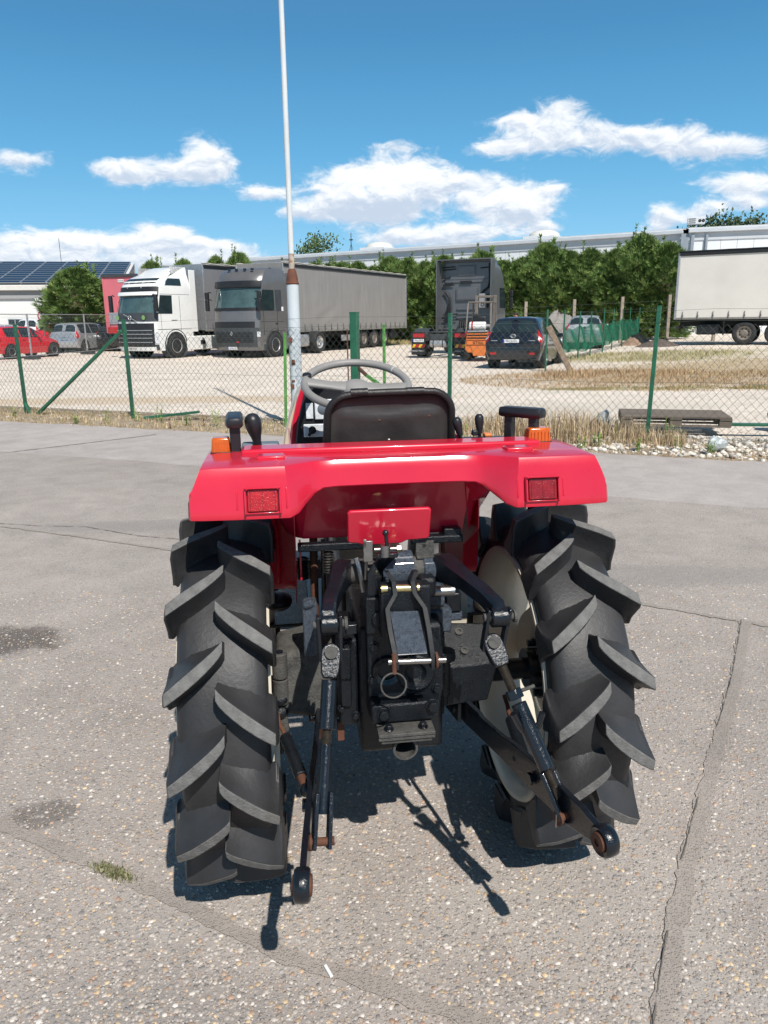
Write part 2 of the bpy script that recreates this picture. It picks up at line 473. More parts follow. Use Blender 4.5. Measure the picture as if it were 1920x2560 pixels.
def ground_material(name, base, cols, scale, bump, patches=(), stain=False, contrast=1., fine=1.):
    m = bpy.data.materials.new(name); m.use_nodes = True
    t = m.node_tree; t.nodes.clear(); N = NT(t)
    out = N.n('ShaderNodeOutputMaterial'); b = N.n('ShaderNodeBsdfPrincipled'); N.link(b.outputs[0], out.inputs[0])
    tc = N.n('ShaderNodeTexCoord'); v = tc.outputs['Object']
    big = N.noise(v, .55, 5, .6)
    mid = N.noise(v, 3.2, 6, .65, .5)
    sm = N.noise(v, 70 * fine, 4, .7)
    vo = N.n('ShaderNodeTexVoronoi'); vo.feature = 'F1'; N.link(v, vo.inputs['Vector']); vo.inputs['Scale'].default_value = scale
    vo2 = N.n('ShaderNodeTexVoronoi'); vo2.feature = 'F1'; N.link(v, vo2.inputs['Vector']); vo2.inputs['Scale'].default_value = scale * 2.3
    ramp = N.n('ShaderNodeValToRGB'); ramp.color_ramp.interpolation = 'CONSTANT'
    els = ramp.color_ramp.elements
    for i, (p, c) in enumerate(cols):
        e = els[i] if i < 2 else els.new(p)
        e.position = p; e.color = tuple(c) + (1,)
    sepc = N.n('ShaderNodeSeparateColor'); N.link(vo.outputs['Color'], sepc.inputs[0]); N.link(sepc.outputs[0], ramp.inputs[0])
    ramp2 = N.n('ShaderNodeValToRGB'); ramp2.color_ramp.interpolation = 'CONSTANT'
    els = ramp2.color_ramp.elements
    for i, (p, c) in enumerate(cols):
        e = els[i] if i < 2 else els.new(p)
        e.position = p; e.color = tuple(c) + (1,)
    sepc2 = N.n('ShaderNodeSeparateColor'); N.link(vo2.outputs['Color'], sepc2.inputs[0]); N.link(sepc2.outputs[1], ramp2.inputs[0])
    stone = N.maprange(vo.outputs['Distance'], .30, .42, 1, 0)
    keep = N.math('GREATER_THAN', sepc.outputs[2], .25)
    stone2 = N.maprange(vo2.outputs['Distance'], .26, .40, 1, 0)
    keep2 = N.math('GREATER_THAN', sepc2.outputs[2], .2)
    c = N.mix(N.math('MULTIPLY', N.math('MULTIPLY', stone2, keep2), .75 * contrast), base, ramp2.outputs[0])
    c = N.mix(N.math('MULTIPLY', N.math('MULTIPLY', stone, keep), .9 * contrast), c, ramp.outputs[0])
    f = N.math('ADD', N.maprange(big, .3, .7, -.10, .10), N.math('ADD', N.maprange(mid, .3, .7, .88, 1.12), N.maprange(sm, .2, .8, -.16, .16)))
    cm = N.n('ShaderNodeCombineXYZ')
    for i in range(3): N.link(f, cm.inputs[i])
    c = N.mix(1., c, cm.outputs[0], 'MULTIPLY')
    sep = N.n('ShaderNodeSeparateXYZ'); N.link(v, sep.inputs[0])
    for (px, py, rx, ry, pc, amt) in patches:
        dx = N.math('MULTIPLY', N.math('SUBTRACT', sep.outputs[0], px), 1 / rx)
        dy = N.math('MULTIPLY', N.math('SUBTRACT', sep.outputs[1], py), 1 / ry)
        r2 = N.math('ADD', N.math('MULTIPLY', dx, dx), N.math('MULTIPLY', dy, dy))
        q = N.math('ADD', N.math('SUBTRACT', 1., r2), N.math('MULTIPLY', N.math('SUBTRACT', mid, .5), 3.2))
        c = N.mix(N.math('MULTIPLY', N.maprange(q, .0, .75, 0, 1, True), amt), c, pc)
    N.link(c, b.inputs['Base Color'])
    b.inputs['Roughness'].default_value = .88
    b.inputs['Specular IOR Level'].default_value = .3
    bp = N.n('ShaderNodeBump'); bp.inputs['Distance'].default_value = bump
    h = N.math('ADD', N.math('MULTIPLY', N.math('MULTIPLY', stone, keep), .6), N.math('ADD', N.math('MULTIPLY', N.math('MULTIPLY', stone2, keep2), .3), N.math('MULTIPLY', sm, .6)))
    N.link(h, bp.inputs['Height']); N.link(bp.outputs[0], b.inputs['Normal'])
    MATS[name] = m
    return m


PEB = [(0., (.46, .42, .36)), (.16, (.24, .22, .20)), (.32, (.56, .51, .45)), (.46, (.42, .32, .23)), (.60, (.34, .31, .28)), (.76, (.56, .52, .46)), (.86, (.40, .30, .23))]
m_conc = ground_material('exposed_aggregate_concrete', (.338, .298, .270, 1), PEB, 72, .004, contrast=.8,
                         patches=((-1.95, 3.66, .36, .22, (.075, .06, .05, 1), .75), (-1.16, 2.22, .16, .10, (.09, .075, .065, 1), .6), (2.0, 2.75, .14, .12, (.11, .10, .09, 1), .5),
                                  (-1.5, 5.9, 1.6, .22, (.23, .215, .205, 1), .5), (1.5, 4.55, 1.5, .25, (.24, .225, .21, 1), .5), (-.2, 1.75, .8, .22, (.40, .365, .33, 1), .5),
                                  (.62, 1.75, .45, .5, (.41, .375, .335, 1), .45), (-.55, 1.35, .5, .25, (.23, .215, .20, 1), .45)))
m_asph = ground_material('smooth_worn_asphalt', (.385, .345, .322, 1), [(0., (.41, .375, .35)), (.3, (.33, .30, .28)), (.55, (.44, .41, .38)), (.8, (.37, .335, .31))], 90, .001, contrast=.35, fine=.6)
m_gravel = ground_material('pale_limestone_gravel', (.72, .625, .53, 1), [(0., (.60, .54, .46)), (.25, (.42, .36, .29)), (.45, (.66, .61, .53)), (.7, (.48, .41, .32)), (.88, (.72, .68, .62))], 14, .02, contrast=.8, fine=.3,
                           patches=((7.5, 20.5, 4.6, 3.4, (.36, .25, .13, 1), .8), (12., 24., 5., 3.4, (.40, .29, .16, 1), .75), (5.6, 17.6, 2.6, .5, (.22, .21, .07, 1), .6), (9.4, 17.2, 2.2, .45, (.20, .19, .07, 1), .6),
                                    (16.5, 25., 3., 1.8, (.22, .21, .20, 1), .6), (10.5, 30., 6., 4., (.34, .28, .13, 1), .6), (-6., 16.2, 9., .9, (.50, .36, .21, 1), .55), (1.5, 52., 6., 6., (.36, .29, .15, 1), .6),
                                    (3.5, 14., 4., 1.0, (.58, .52, .44, 1), .6), (0., 26., 4., .5, (.40, .31, .2, 1), .35), (2., 20., 3., .3, (.40, .31, .2, 1), .4), (-9., 22., 5., .4, (.42, .34, .24, 1), .35)))
m_verge = ground_material('dry_verge_soil', (.36, .285, .20, 1), [(0., (.44, .36, .26)), (.25, (.28, .21, .14)), (.5, (.55, .49, .40)), (.72, (.34, .26, .17)), (.88, (.60, .55, .48))], 22, .03, contrast=.8, fine=.5)
m_joint = ground_material('sandy_joint_filler', (.322, .282, .250, 1), [(0., (.38, .34, .29)), (.4, (.29, .25, .21)), (.75, (.42, .38, .33))], 130, .003, contrast=.5)
m_crack = mat('crack_dirt_shadow', (.15, .13, .112), .95, var=.5, vscale=20)  # dirt and the shadow inside the crack painted as one tone
m_hole = mat('dark_crack', (.020, .018, .017), .95, var=.2)


def ground_sheet():
    xs = np.concatenate([np.linspace(-900, -60, 10), np.linspace(-50, 50, 51), np.linspace(60, 900, 10)])
    ys = np.concatenate([np.linspace(-60, 0, 5), np.linspace(2, 80, 53), np.linspace(100, 1500, 14)])
    rows = []
    for y in ys:
        rows.append([(x, y, -.03 + float(terrain(np.array(x), np.array(y)))) for x in xs])
    o = MB().grid(rows).build('ground', m_gravel, angle=180)
    tag(o, kind='structure')


ground_sheet()


def flat_sheet(name, n0, n1, s0, s1, z, material, wob=0.):
    m = MB(); rows = []
    for j in range(2):
        row = []
        for i in range(161):
            s = s0 + (s1 - s0) * i / 160
            n = (n0, n1)[j]
            if j == 1 and wob: n += wob * float(vnoise(np.array(s * 1.9), np.array(3.), 2.)) + wob * .5 * float(vnoise(np.array(s * 7.), np.array(1.), 5.))
            row.append(F(s, n, z))
        rows.append(row)
    return tag(m.grid(rows).build(name, material, angle=180), kind='structure')


flat_sheet('concrete_yard', -14, 7.0, -26, 26, 0.0, m_conc, .05)
flat_sheet('road', 6.8, 9.30, -26, 26, -0.004, m_asph, .07)


def verge_sheet():
    S = np.linspace(-26, 26, 261); Nn = np.linspace(9.15, 11.2, 18)
    rows = []
    for n in Nn:
        e = np.clip((n - 9.2) / .35, 0, 1) * np.clip((11.2 - n) / .5, 0, 1)
        row = []
        for s in S:
            hump = .035 + .10 * np.clip((s - .5) / 3., 0, 1)
            z = -.025 + e * (hump + .03 * vnoise(np.array(s * 3.1), np.array(n * 3.3), 1.) + .02 * vnoise(np.array(s * 9.1), np.array(n * 8.), 4.))
            row.append(F(s, n, float(z)))
        rows.append(row)
    tag(MB().grid(rows).build('verge', m_verge, angle=180), kind='structure')


verge_sheet()


def ribbon(name, pts, width, z, material, wob=.3, side=0):
    """irregular strip following a polyline on the ground"""
    P = [Vector((x, y, 0)) for x, y in pts]; dense = []
    for a, b in zip(P, P[1:]):
        k = max(2, int((b - a).length / .02))
        dense += [a.lerp(b, i / k) for i in range(k)]
    dense.append(P[-1]); rows = [[], []]
    for i, p in enumerate(dense):
        t = (dense[min(i + 1, len(dense) - 1)] - dense[max(i - 1, 0)]).normalized(); nrm = Vector((-t.y, t.x, 0))
        for k, sg in enumerate((-1, 1)):
            w = width / 2 * (1 + wob * float(vnoise(np.array(i * .35 + 7 * k), np.array(k * 3.), k * 2.)) + wob * .6 * random.uniform(-1, 1))
            rows[k].append(p + nrm * (sg * w + side) + Vector((0, 0, z)))
    return tag(MB().grid(rows).build(name, material, angle=180), kind='structure')


JL = [(-2.6, 2.62), (-1.9, 2.44), (-1.27, 2.17), (-.76, 1.91), (-.5, 1.76), (-.285, 1.63), (.02, 1.51), (.21, 1.42), (.6, 1.24)]
JR = [(1.93, 3.80), (1.6, 3.17), (1.34, 2.72), (1.075, 2.257), (.90, 1.95), (.76, 1.68), (.66, 1.48), (.56, 1.26)]
ribbon('joint_left', JL, .046, .0040, m_joint)
ribbon('joint_right', JR, .052, .0040, m_joint)
for a_, b_ in ((0, 3), (3, 5), (5, 8)):
    pts_ = [Vector((x, y, 0)) for x, y in JR[a_:b_]]
    ribbon('crack', [(p.x, p.y) for p in pts_], .0028, .0080, m_crack, 1.3, -.018)
ribbon('joint_far', [(-3.1, 5.95), (-2.2, 5.55), (-1.3, 5.12), (-.6, 4.8)], .03, .0040, m_joint, .5)
ribbon('joint_far_right', [(1.0, 4.35), (1.9, 3.80), (2.6, 3.4)], .035, .0042, m_joint, .5)
ribbon('joint_road', [(-5.2, 9.2), (-4.6, 9.75), (-3.7, 10.6), (-3.3, 11.0)], .03, .0020, m_joint, .5)
ribbon('crack', [(-3.2, 6.05), (-2.8, 5.95), (-2.4, 5.9), (-1.9, 5.62), (-1.2, 5.4)], .006, .0045, m_crack, 1.2)


def pebble_layer(n, y0, y1, pw, rmin, rvar, rpow, K, hgt, tall):
    y = y0 + (y1 - y0) * RNG.random(n) ** pw
    x = (RNG.random(n) * 2 - 1) * (.60 * y + .25)
    def dist(pts):
        d = np.full(n, 9.)
        for (ax, ay), (bx, by) in zip(pts, pts[1:]):
            t = np.clip(((x - ax) * (bx - ax) + (y - ay) * (by - ay)) / ((bx - ax) ** 2 + (by - ay) ** 2), 0, 1)
            d = np.minimum(d, np.hypot(x - ax - t * (bx - ax), y - ay - t * (by - ay)))
        return d
    clump = vnoise(x * 2.4, y * 2.4, 3.) + .5 * vnoise(x * 7, y * 7, 1.)
    ok = (np.minimum(dist(JL), dist(JR)) > .016 + .012 * RNG.random(n)) & (clump + RNG.random(n) * 1.6 > -.35)
    x, y = x[ok], y[ok]; n = len(x)
    r = rmin + rvar * RNG.random(n) ** rpow
    asp = .6 + .4 * RNG.random(n); rot = RNG.random(n) * 2 * pi
    ang = np.arange(K) * 2 * pi / K; rings = ((1., 0.), (.72, .72)) if tall else ((1., 0.),)
    nv = len(rings) * K + 1; V_ = np.zeros((n, nv, 3), np.float32)
    for ring, (rs, zs) in enumerate(rings):
        jit = 1 + .25 * (RNG.random((n, K)) - .5)
        px = np.cos(ang)[None] * r[:, None] * rs * jit; py = np.sin(ang)[None] * (r * asp)[:, None] * rs * jit; sl = slice(ring * K, ring * K + K)
        V_[:, sl, 0] = x[:, None] + px * np.cos(rot)[:, None] - py * np.sin(rot)[:, None]
        V_[:, sl, 1] = y[:, None] + px * np.sin(rot)[:, None] + py * np.cos(rot)[:, None]
        V_[:, sl, 2] = -.0004 if zs == 0 else (r * zs * hgt)[:, None]
    V_[:, nv - 1] = np.stack([x, y, r * hgt], 1)
    tri = []
    for k in range(K):
        q = (k + 1) % K
        if tall: tri += [(k, q, K + q), (k, K + q, K + k), (K + k, K + q, 2 * K)]
        else: tri += [(k, q, K)]
    Fc = (np.array(tri)[None] + (np.arange(n) * nv)[:, None, None]).reshape(-1, 3)
    pal = np.array([(.42, .385, .34), (.24, .22, .205), (.52, .48, .43), (.42, .32, .22), (.33, .30, .275), (.54, .51, .47), (.36, .25, .18), (.20, .195, .19), (.50, .39, .25), (.30, .285, .27), (.36, .33, .295), (.40, .365, .32), (.34, .31, .28), (.28, .26, .24), (.30, .28, .26), (.25, .235, .22)])
    ci = pal[RNG.integers(0, len(pal), n)] * (.82 + .42 * RNG.random(n))[:, None] * np.array([1.02, .985, .97])[None]
    return V_.reshape(-1, 3), Fc, np.repeat(ci, nv, 0)


def pebbles():
    """real pebbles standing slightly proud of the cement near the camera"""
    mp = mat('pebble_stone', (.4, .36, .3), .55, var=.1, attr='tint', rvar=.15)
    a = pebble_layer(42000, 1.15, 4.4, 1.8, .0030, .0062, 2.4, 6, .34, True)
    b = pebble_layer(110000, 1.15, 6.2, 1.7, .0014, .0034, 1.5, 5, .30, False)
    me = tri_mesh('pebbles', np.concatenate([a[0], b[0]]), np.concatenate([a[1], b[1] + len(a[0])]), np.concatenate([a[2], b[2]]))
    tag(put('pebbles', me, mp), 'rounded pebbles set in the worn concrete surface', 'pebbles', kind='stuff')


pebbles()

# ------------------------------------------------------------------ the tractor (local frame: x right, y ahead, z up, origin under the rear axle)
TR = thing('compact_tractor', 'red compact tractor seen from behind, black three-point hitch hanging between chunky rear tyres', 'tractor',
           (.0154, 2.1432, 0), radians(7.5))
AX_Z = .525


def tractor_tyre(cx, mirror):
    prof = [(.372, -.098), (.388, -.108), (.412, -.112), (.434, -.109), (.450, -.099), (.459, -.080), (.464, -.04), (.466, 0),
            (.464, .04), (.459, .080), (.450, .099), (.434, .109), (.412, .112), (.388, .108), (.372, .098), (.352, .085), (.352, -.085)]
    t = MB().lathe(prof, (0, 0, 0), (1, 0, 0), 72, closed=True).build('tyre', m_tyre, TR, 50, loc=(cx, 0, AX_Z))
    return t


def carc(x):
    x = abs(x)
    return float(np.interp(x, [0, .04, .080, .099, .109, .118, .14], [.466, .464, .459, .450, .434, .42, .405]))


def lug_mesh(sg):
    """one long curved tread bar running from the tyre's middle to its shoulder; sg = side"""
    P = []; F_ = []; mi = []
    ts = [0, .06, .16, .3, .44, .58, .72, .85, .95, 1.0, 1.03]
    for t in ts:
        x = -.010 + .138 * min(t, 1.)
        ph = -radians(13.0) * (t ** .80)
        top = .5255 - .006 * max(0, t - .7) / .3
        base = carc(x) - .012
        wt = radians(1.75 + .35 * sin(t * 3.)); wu = radians(3.2 + 5.8 * min(1, t / .6)); wl = radians(2.0)
        if t == 0: wu *= .75; wl *= .8; wt *= .9; top -= .002
        if t == 1.0: base = .418
        if t > 1.0: x = .1340; top = .492; base = .412; wt *= .80; wu *= .72; wl *= .8
        h = top - base
        ring = [(ph + wt + wu, base), (ph + wt + wu * .50, base + h * .30), (ph + wt + wu * .20, base + h * .66), (ph + wt, top), (ph - wt, top), (ph - wt - wl * .05, base + h * .72), (ph - wt - wl * .25, base + h * .27), (ph - wt - wl, base)]
        for a, r in ring: P.append((x * sg, -r * cos(a), r * sin(a)))
    n = 8
    for j in range(len(ts) - 1):
        for i in range(n):
            k = (i + 1) % n
            F_.append((j * n + i, j * n + k, (j + 1) * n + k, (j + 1) * n + i)); mi.append(1 if (i == 3 and j < len(ts) - 2) else 0)
    F_.append(tuple(range(n - 1, -1, -1))); mi.append(0)
    F_.append(tuple(range((len(ts) - 1) * n, len(ts) * n))); mi.append(0)
    me = bpy.data.meshes.new('tread_lug'); me.from_pydata(P, [], F_)
    me.materials.append(m_tyre); me.materials.append(m_lugtop)
    me.polygons.foreach_set('material_index', mi)
    bm = bmesh.new(); bm.from_mesh(me); bmesh.ops.recalc_face_normals(bm, faces=bm.faces); bm.to_mesh(me); bm.free()
    me.shade_smooth(); me.set_sharp_from_angle(angle=radians(46))
    return me


LUG = {1: lug_mesh(1), -1: lug_mesh(-1)}


def rear_wheel(cx, ph_in_right, ph_in_left, inner):
    ty = tractor_tyre(cx, 1)
    for sg, p0 in ((1, ph_in_right), (-1, ph_in_left)):
        for k in range(15):
            o = put('tread_lug', LUG[sg], None, ty, bevel=.0035)
            o.rotation_euler = (-radians(p0 + 24 * k + random.uniform(-.25, .25)), 0, 0)
    # rim: barrel with rolled flanges
    prof = [(.386, -.104), (.392, -.111), (.388, -.118), (.374, -.117), (.366, -.106), (.352, -.096), (.346, -.06), (.332, -.03), (.332, .03), (.346, .06), (.352, .096), (.366, .106), (.374, .117), (.388, .118), (.392, .111), (.386, .104),
            (.366, .092), (.354, .05), (.342, .02), (.342, -.02), (.354, -.05), (.366, -.092)]
    rim = MB().lathe(prof, (0, 0, 0), (1, 0, 0), 64, closed=True).build('rim', m_rim, TR, 50, loc=(cx, 0, AX_Z))
    # dished disc with four lobes bolted to lugs on the barrel
    rings = []
    for r_, h in ((.075, .0), (.12, .004), (.17, .02), (.22, .032)):
        rings.append([Vector((inner * h, cos(2 * pi * i / 64) * r_, sin(2 * pi * i / 64) * r_)) for i in range(64)])
    last = []
    for i in range(64):
        a = 2 * pi * i / 64; rr = .285 + .052 * cos(4 * a + .6)
        last.append(Vector((inner * .030, cos(a) * rr, sin(a) * rr)))
    rings.append(last)
    m = MB(); m.loft(rings, cap=False); m.loft([[p + Vector((.006, 0, 0)) for p in r_] for r_ in rings], cap=False)
    m.build('wheel_disc', m_rim, rim, 60)
    hb = MB(); hb.cyl((-inner * .05, 0, 0), (inner * .03, 0, 0), .062, .06, 24); hb.cyl((-inner * .012, 0, 0), (-inner * .004, 0, 0), .095, n=28)
    for k in range(6):
        a = 2 * pi * k / 6; hb.cyl((-inner * .03, cos(a) * .078, sin(a) * .078), (inner * .02, cos(a) * .078, sin(a) * .078), .011, n=6)
    hb.build('hub', m_black, rim, 40)


rear_wheel(-.472, 2.0, 14.0, -1)
rear_wheel(.4745, 9.0, -3.5, 1)

# axle shafts
for sg in (-1, 1):
    MB().cyl((sg * .27, 0, AX_Z), (sg * .44, 0, AX_Z), .034, n=20).build('axle', m_black if sg > 0 else m_steel, TR)

# ---------------------------------------------------------------- red fender cover
def fender():
    rows = []
    # stations: x scale at top, x at bottom, rear top y, rear bottom y, top z, bottom z
    st = [(-.506, -.532, -.268, -.296, 1.240, 1.1305), (-.500, -.526, -.276, -.304, 1.250, 1.1285), (-.47, -.50, -.277, -.305, 1.2525, 1.1275), (-.40, -.42, -.278, -.306, 1.2525, 1.1265),
          (-.33, -.335, -.278, -.306, 1.2525, 1.126), (-.296, -.288, -.278, -.306, 1.2525, 1.126), (-.2935, -.283, -.275, -.303, 1.2525, 1.127), (-.280, -.265, -.258, -.288, 1.2515, 1.133),
          (-.255, -.245, -.235, -.258, 1.250, 1.150), (-.228, -.222, -.211, -.230, 1.249, 1.168), (-.205, -.200, -.199, -.215, 1.248, 1.1765), (-.17, -.165, -.196, -.211, 1.248, 1.1785), (-.08, -.08, -.195, -.210, 1.248, 1.179)]
    st = st + [(0, 0, -.195, -.210, 1.248, 1.179)] + [(-a, -b, c, d, e, f) for a, b, c, d, e, f in reversed(st)]
    for xt, xb, yt, yb, zt, zb in st:
        edge = abs(xt) > .503
        col = []
        drop = .02 if edge else 0
        col.append((xt, .02, zt - .002 - drop)); col.append((xt, -.06, zt - .001 - drop)); col.append((xt, -.14, zt - drop)); col.append((xt, yt + .008, zt - drop)); col.append((xt + (xb - xt) * .01, yt + .002, zt - .0015 - drop))
        col.append((xt + (xb - xt) * .08, yt - .001, zt - .0065 - drop * .8))
        for k in (.2, .4, .6, .8, .93): col.append((xt + (xb - xt) * min(1, k * 1.9), yt - .002 + (yb - yt) * k, zt + (zb - zt) * k - drop * (1 - k) * .5))
        col.append((xb, yb + .001, zb + .002)); col.append((xb, yb + .010, zb - .001)); col.append((xb, yb + .022, zb + .003))
        rows.append(col)
    m = MB(); m.grid(rows)
    o = m.build('fender', m_red, TR, 26)
    so = o.modifiers.new('thick', 'SOLIDIFY'); so.thickness = .004; so.offset = -1
    return o


fender_o = fender()
# outer returns of the cover
for sg in (-1, 1):
    m = MB()
    m.grid([[(sg * .5055, .02, 1.218), (sg * .5055, -.14, 1.219), (sg * .5055, -.262, 1.219)], [(sg * .5295, .02, 1.19), (sg * .5295, -.14, 1.19), (sg * .5295, -.278, 1.19)], [(sg * .531, .02, 1.15), (sg * .531, -.14, 1.14), (sg * .531, -.295, 1.1325)]], (-sg * .004, 0, 0))
    m.build('fender_edge', m_red, fender_o, 40)
# raised rib along the front of the cover
MB().box((.004, -.045, 1.2535), (.826, .085, .019)).build('cover_rib', m_red, TR, bevel=.007, seg=3)
for x, r in ((-.33, 0), (.33, 0)):
    MB().box((x, -.155, 1.2545), (.072, .050, .012)).build('pressed_pad', m_red, TR, bevel=.004)
# slanted panel below the strip, with cheeks running up into the lamp boxes
m = MB()
m.grid([[(-.205, -.192, 1.181), (0, -.192, 1.183), (.205, -.192, 1.181)], [(-.215, -.115, 1.186), (0, -.115, 1.188), (.215, -.115, 1.186)], [(-.232, -.085, 1.16), (0, -.085, 1.16), (.222, -.085, 1.16)], [(-.255, -.05, .999), (0, -.05, .999), (.205, -.05, .999)], [(-.255, -.02, .994), (0, -.02, .994), (.205, -.02, .994)]], (0, .004, .003))
m.build('rear_panel', m_red, TR, 30)
for sg in (-1, 1):
    k_ = 1 if sg < 0 else .88; ko = 1 if sg < 0 else .87
    m = MB()
    m.grid([[(sg * .205, -.190, 1.180), (sg * .27, -.26, 1.135), (sg * .33 * ko, -.262, 1.135)], [(sg * .216, -.115, 1.185), (sg * .268, -.13, 1.14), (sg * .33 * ko, -.02, 1.13)], [(sg * .230 * k_, -.085, 1.15), (sg * .270 * ko, -.06, 1.09), (sg * .33 * ko, .03, 1.06)], [(sg * .254 * k_, -.05, 1.0), (sg * .272 * ko, .0, .99), (sg * .30 * ko, .10, .98)]], (0, .004, 0))
    m.build('panel_cheek', m_red, TR, 30)
    # inner wheel-arch wall and its front wall
    m = MB()
    m.prism([(-.04, 1.0), (-.04, 1.13), (.02, 1.235), (.52, 1.235), (.52, .70), (.22, .70), (.16, .77), (.06 if sg < 0 else .14, .82 if sg < 0 else .90)], (sg * .274 * (1 if sg < 0 else .93), 0, 0), (0, 1, 0), (0, 0, 1), (sg, 0, 0), .004)
    m.build('arch_wall', m_red, TR, 30, bevel=.001)
    m = MB()
    m.grid([[(sg * .274, .10, 1.200), (sg * .40, .10, 1.200), (sg * .49, .10, 1.200)], [(sg * .276, .17, 1.10), (sg * .40, .17, 1.10), (sg * .49, .17, 1.10)], [(sg * .276, .17, .80), (sg * .37, .18, .80), (sg * .40, .2, .80)], [(sg * .276, .19, .765), (sg * .365, .20, .765), (sg * .39, .22, .765)]], (0, .006, 0))
    if sg > 0: m.v = [(min(p[0], .33), p[1] + .06, p[2]) for p in m.v]
    m.build('arch_front', m_red, TR, 40)
# flanged bead on the left arch wall and a bright lip
MB().tube([(-.352, .14, 1.10), (-.345, .145, 1.03), (-.330, .15, .97), (-.327, .155, .80)], .006, 8).build('pressed_bead', m_red, TR)
MB().box((-.262, .02, .915), (.006, .05, .11)).build('lip', m_red, TR, bevel=.001)
# number-plate carrier
m = MB()
m.prism([(-.112, -.046), (-.112, .040), (-.106, .046), (.100, .046), (.106, .040), (.106, -.042), (.10, -.048), (.045, -.050), (.03, -.058), (-.07, -.060), (-.085, -.052), (-.106, -.050)], (-.030, -.236, 1.078), (1, 0, 0), (0, -.28, .96), (0, .96, .28), .012)
m.build('plate_carrier', m_red, TR, 40, bevel=.004, seg=3)
# ---------------------------------------------------------------- lamps
for sg in (-1, 1):
    cx = sg * .352
    fr = MB()
    for dx, dz, w, h in ((0, .031, .086, .004), (0, -.031, .086, .005), (-.042, 0, .005, .066), (.042, 0, .005, .066)):
        fr.box((cx + dx, -.2945 - .010, 1.174 + dz), (w, .014, h), (radians(-13), 0, 0))
    f = fr.build('lamp_surround', m_red, TR, bevel=.003)
    lens = MB().box((cx, -.302, 1.174), (.074, .014, .055), (radians(-13), 0, 0)).build('tail_lens', m_redlens2 if sg < 0 else m_redlens, TR, bevel=.003)
    for k in range(3): MB().box((cx - .03 + .03 * k, -.3095, 1.174), (.0015, .002, .048), (radians(-13), 0, 0)).build('lens_rib', m_redlens, lens)
    for dx in (-.062, .058):
        MB().box((cx + dx, -.2955, 1.176), (.005, .006, .05), (radians(-13), 0, 0)).build('pressed_rib', m_red, TR, bevel=.002)
for cx, w in ((-.466, .052), (.431, .070)):
    a = MB().box((cx, -.02, 1.267), (w, .050, .047), taper=.86).build('indicator_lens', m_amber, TR, bevel=.005, seg=3)
    for k in range(6):
        MB().box((cx - w * .36 + w * .145 * k, -.0445, 1.264), (.0016, .003, .032)).build('lens_rib', m_amber, a)
    MB().box((cx, -.02, 1.2475), (w + .004, .056, .010)).build('lamp_base', m_grip, TR, bevel=.002)
# ---------------------------------------------------------------- grab handles
def handle(p0, p1, h0):
    p0 = Vector(p0); p1 = Vector(p1); t = (p1 - p0).normalized()
    up = Vector((0, 0, 1.330)); sd = t.cross(Vector((0, 0, 1))).normalized(); rings = []
    for q, k in ((-.030, .55), (-.027, .85), (-.018, 1.), ((p1 - p0).length + .018, 1.), ((p1 - p0).length + .027, .85), ((p1 - p0).length + .030, .55)):
        rings.append([p0 + up + t * q + sd * (.0235 * k) * a + Vector((0, 0, .0145 * k * b)) for a, b in ((-1, -.5), (-.75, -1), (.75, -1), (1, -.5), (1, .4), (.7, 1), (-.7, 1), (-1, .4))])
    o = MB().loft(rings).build('grab_handle', m_grip, TR, 40)
    for p in (p0, p1):
        m = MB(); m.bar(p + Vector((0, 0, h0)), p + Vector((0, 0, 1.325)), .024, .028, up=(p1 - p0).cross(Vector((0, 0, 1))))
        m.build('post', m_grip, o, bevel=.003)


handle((-.4265, -.020, 0), (-.432, .090, 0), 1.245)
handle((.422, -.012, 0), (.368, .045, 0), 1.245)
# ---------------------------------------------------------------- levers
m = MB(); m.cyl((-.362, .05, 1.235), (-.371, .05, 1.283), .0085, n=12)
lv = m.build('range_lever', m_black, TR)
m = MB(); ax = Vector((-.16, 0, 1)).normalized()
m.lathe([(.001, -.004), (.0110, -.004), (.0120, .01), (.0145, .022), (.0205, .040), (.0235, .056), (.0230, .071), (.0175, .083), (.009, .0885), (.001, .090)], (-.369, .05, 1.256), ax, 24)
m.build('knob', m_grip, lv, 60)
MB().box((-.362, .075, 1.2475), (.112, .05, .02), taper=.92).build('lever_console', m_bluegrey, TR, bevel=.004)
for (x0, z0, x1, z1, y) in ((.222, 1.25, .207, 1.305, .04), (.282, 1.25, .279, 1.31, .06)):
    l = MB().cyl((x0, y, z0 - .01), (x1, y, z1), .0052, n=10).build('control_lever', m_black, TR)
    a = Vector((x0, y, z0)).lerp(Vector((x1, y, z1)), .25); d = (Vector((x1, y, z1)) - a)
    L = d.length + .012
    MB().lathe([(.001, 0), (.0085, 0), (.0095, .01), (.0135, L * .62), (.0130, L * .88), (.008, L), (.001, L + .001)], a, d, 16).build('knob', m_grip, l, 60)
MB().box((.285, .03, 1.247), (.15, .06, .022), taper=.86).build('lever_console', m_grip, TR, bevel=.006)
MB().box((.262, .045, 1.27), (.017, .02, .016)).build('stop_block', m_grip, TR, bevel=.003)
MB().box((.302, .05, 1.262), (.022, .03, .010)).build('orange_guide', m_orangelever, TR, bevel=.003)
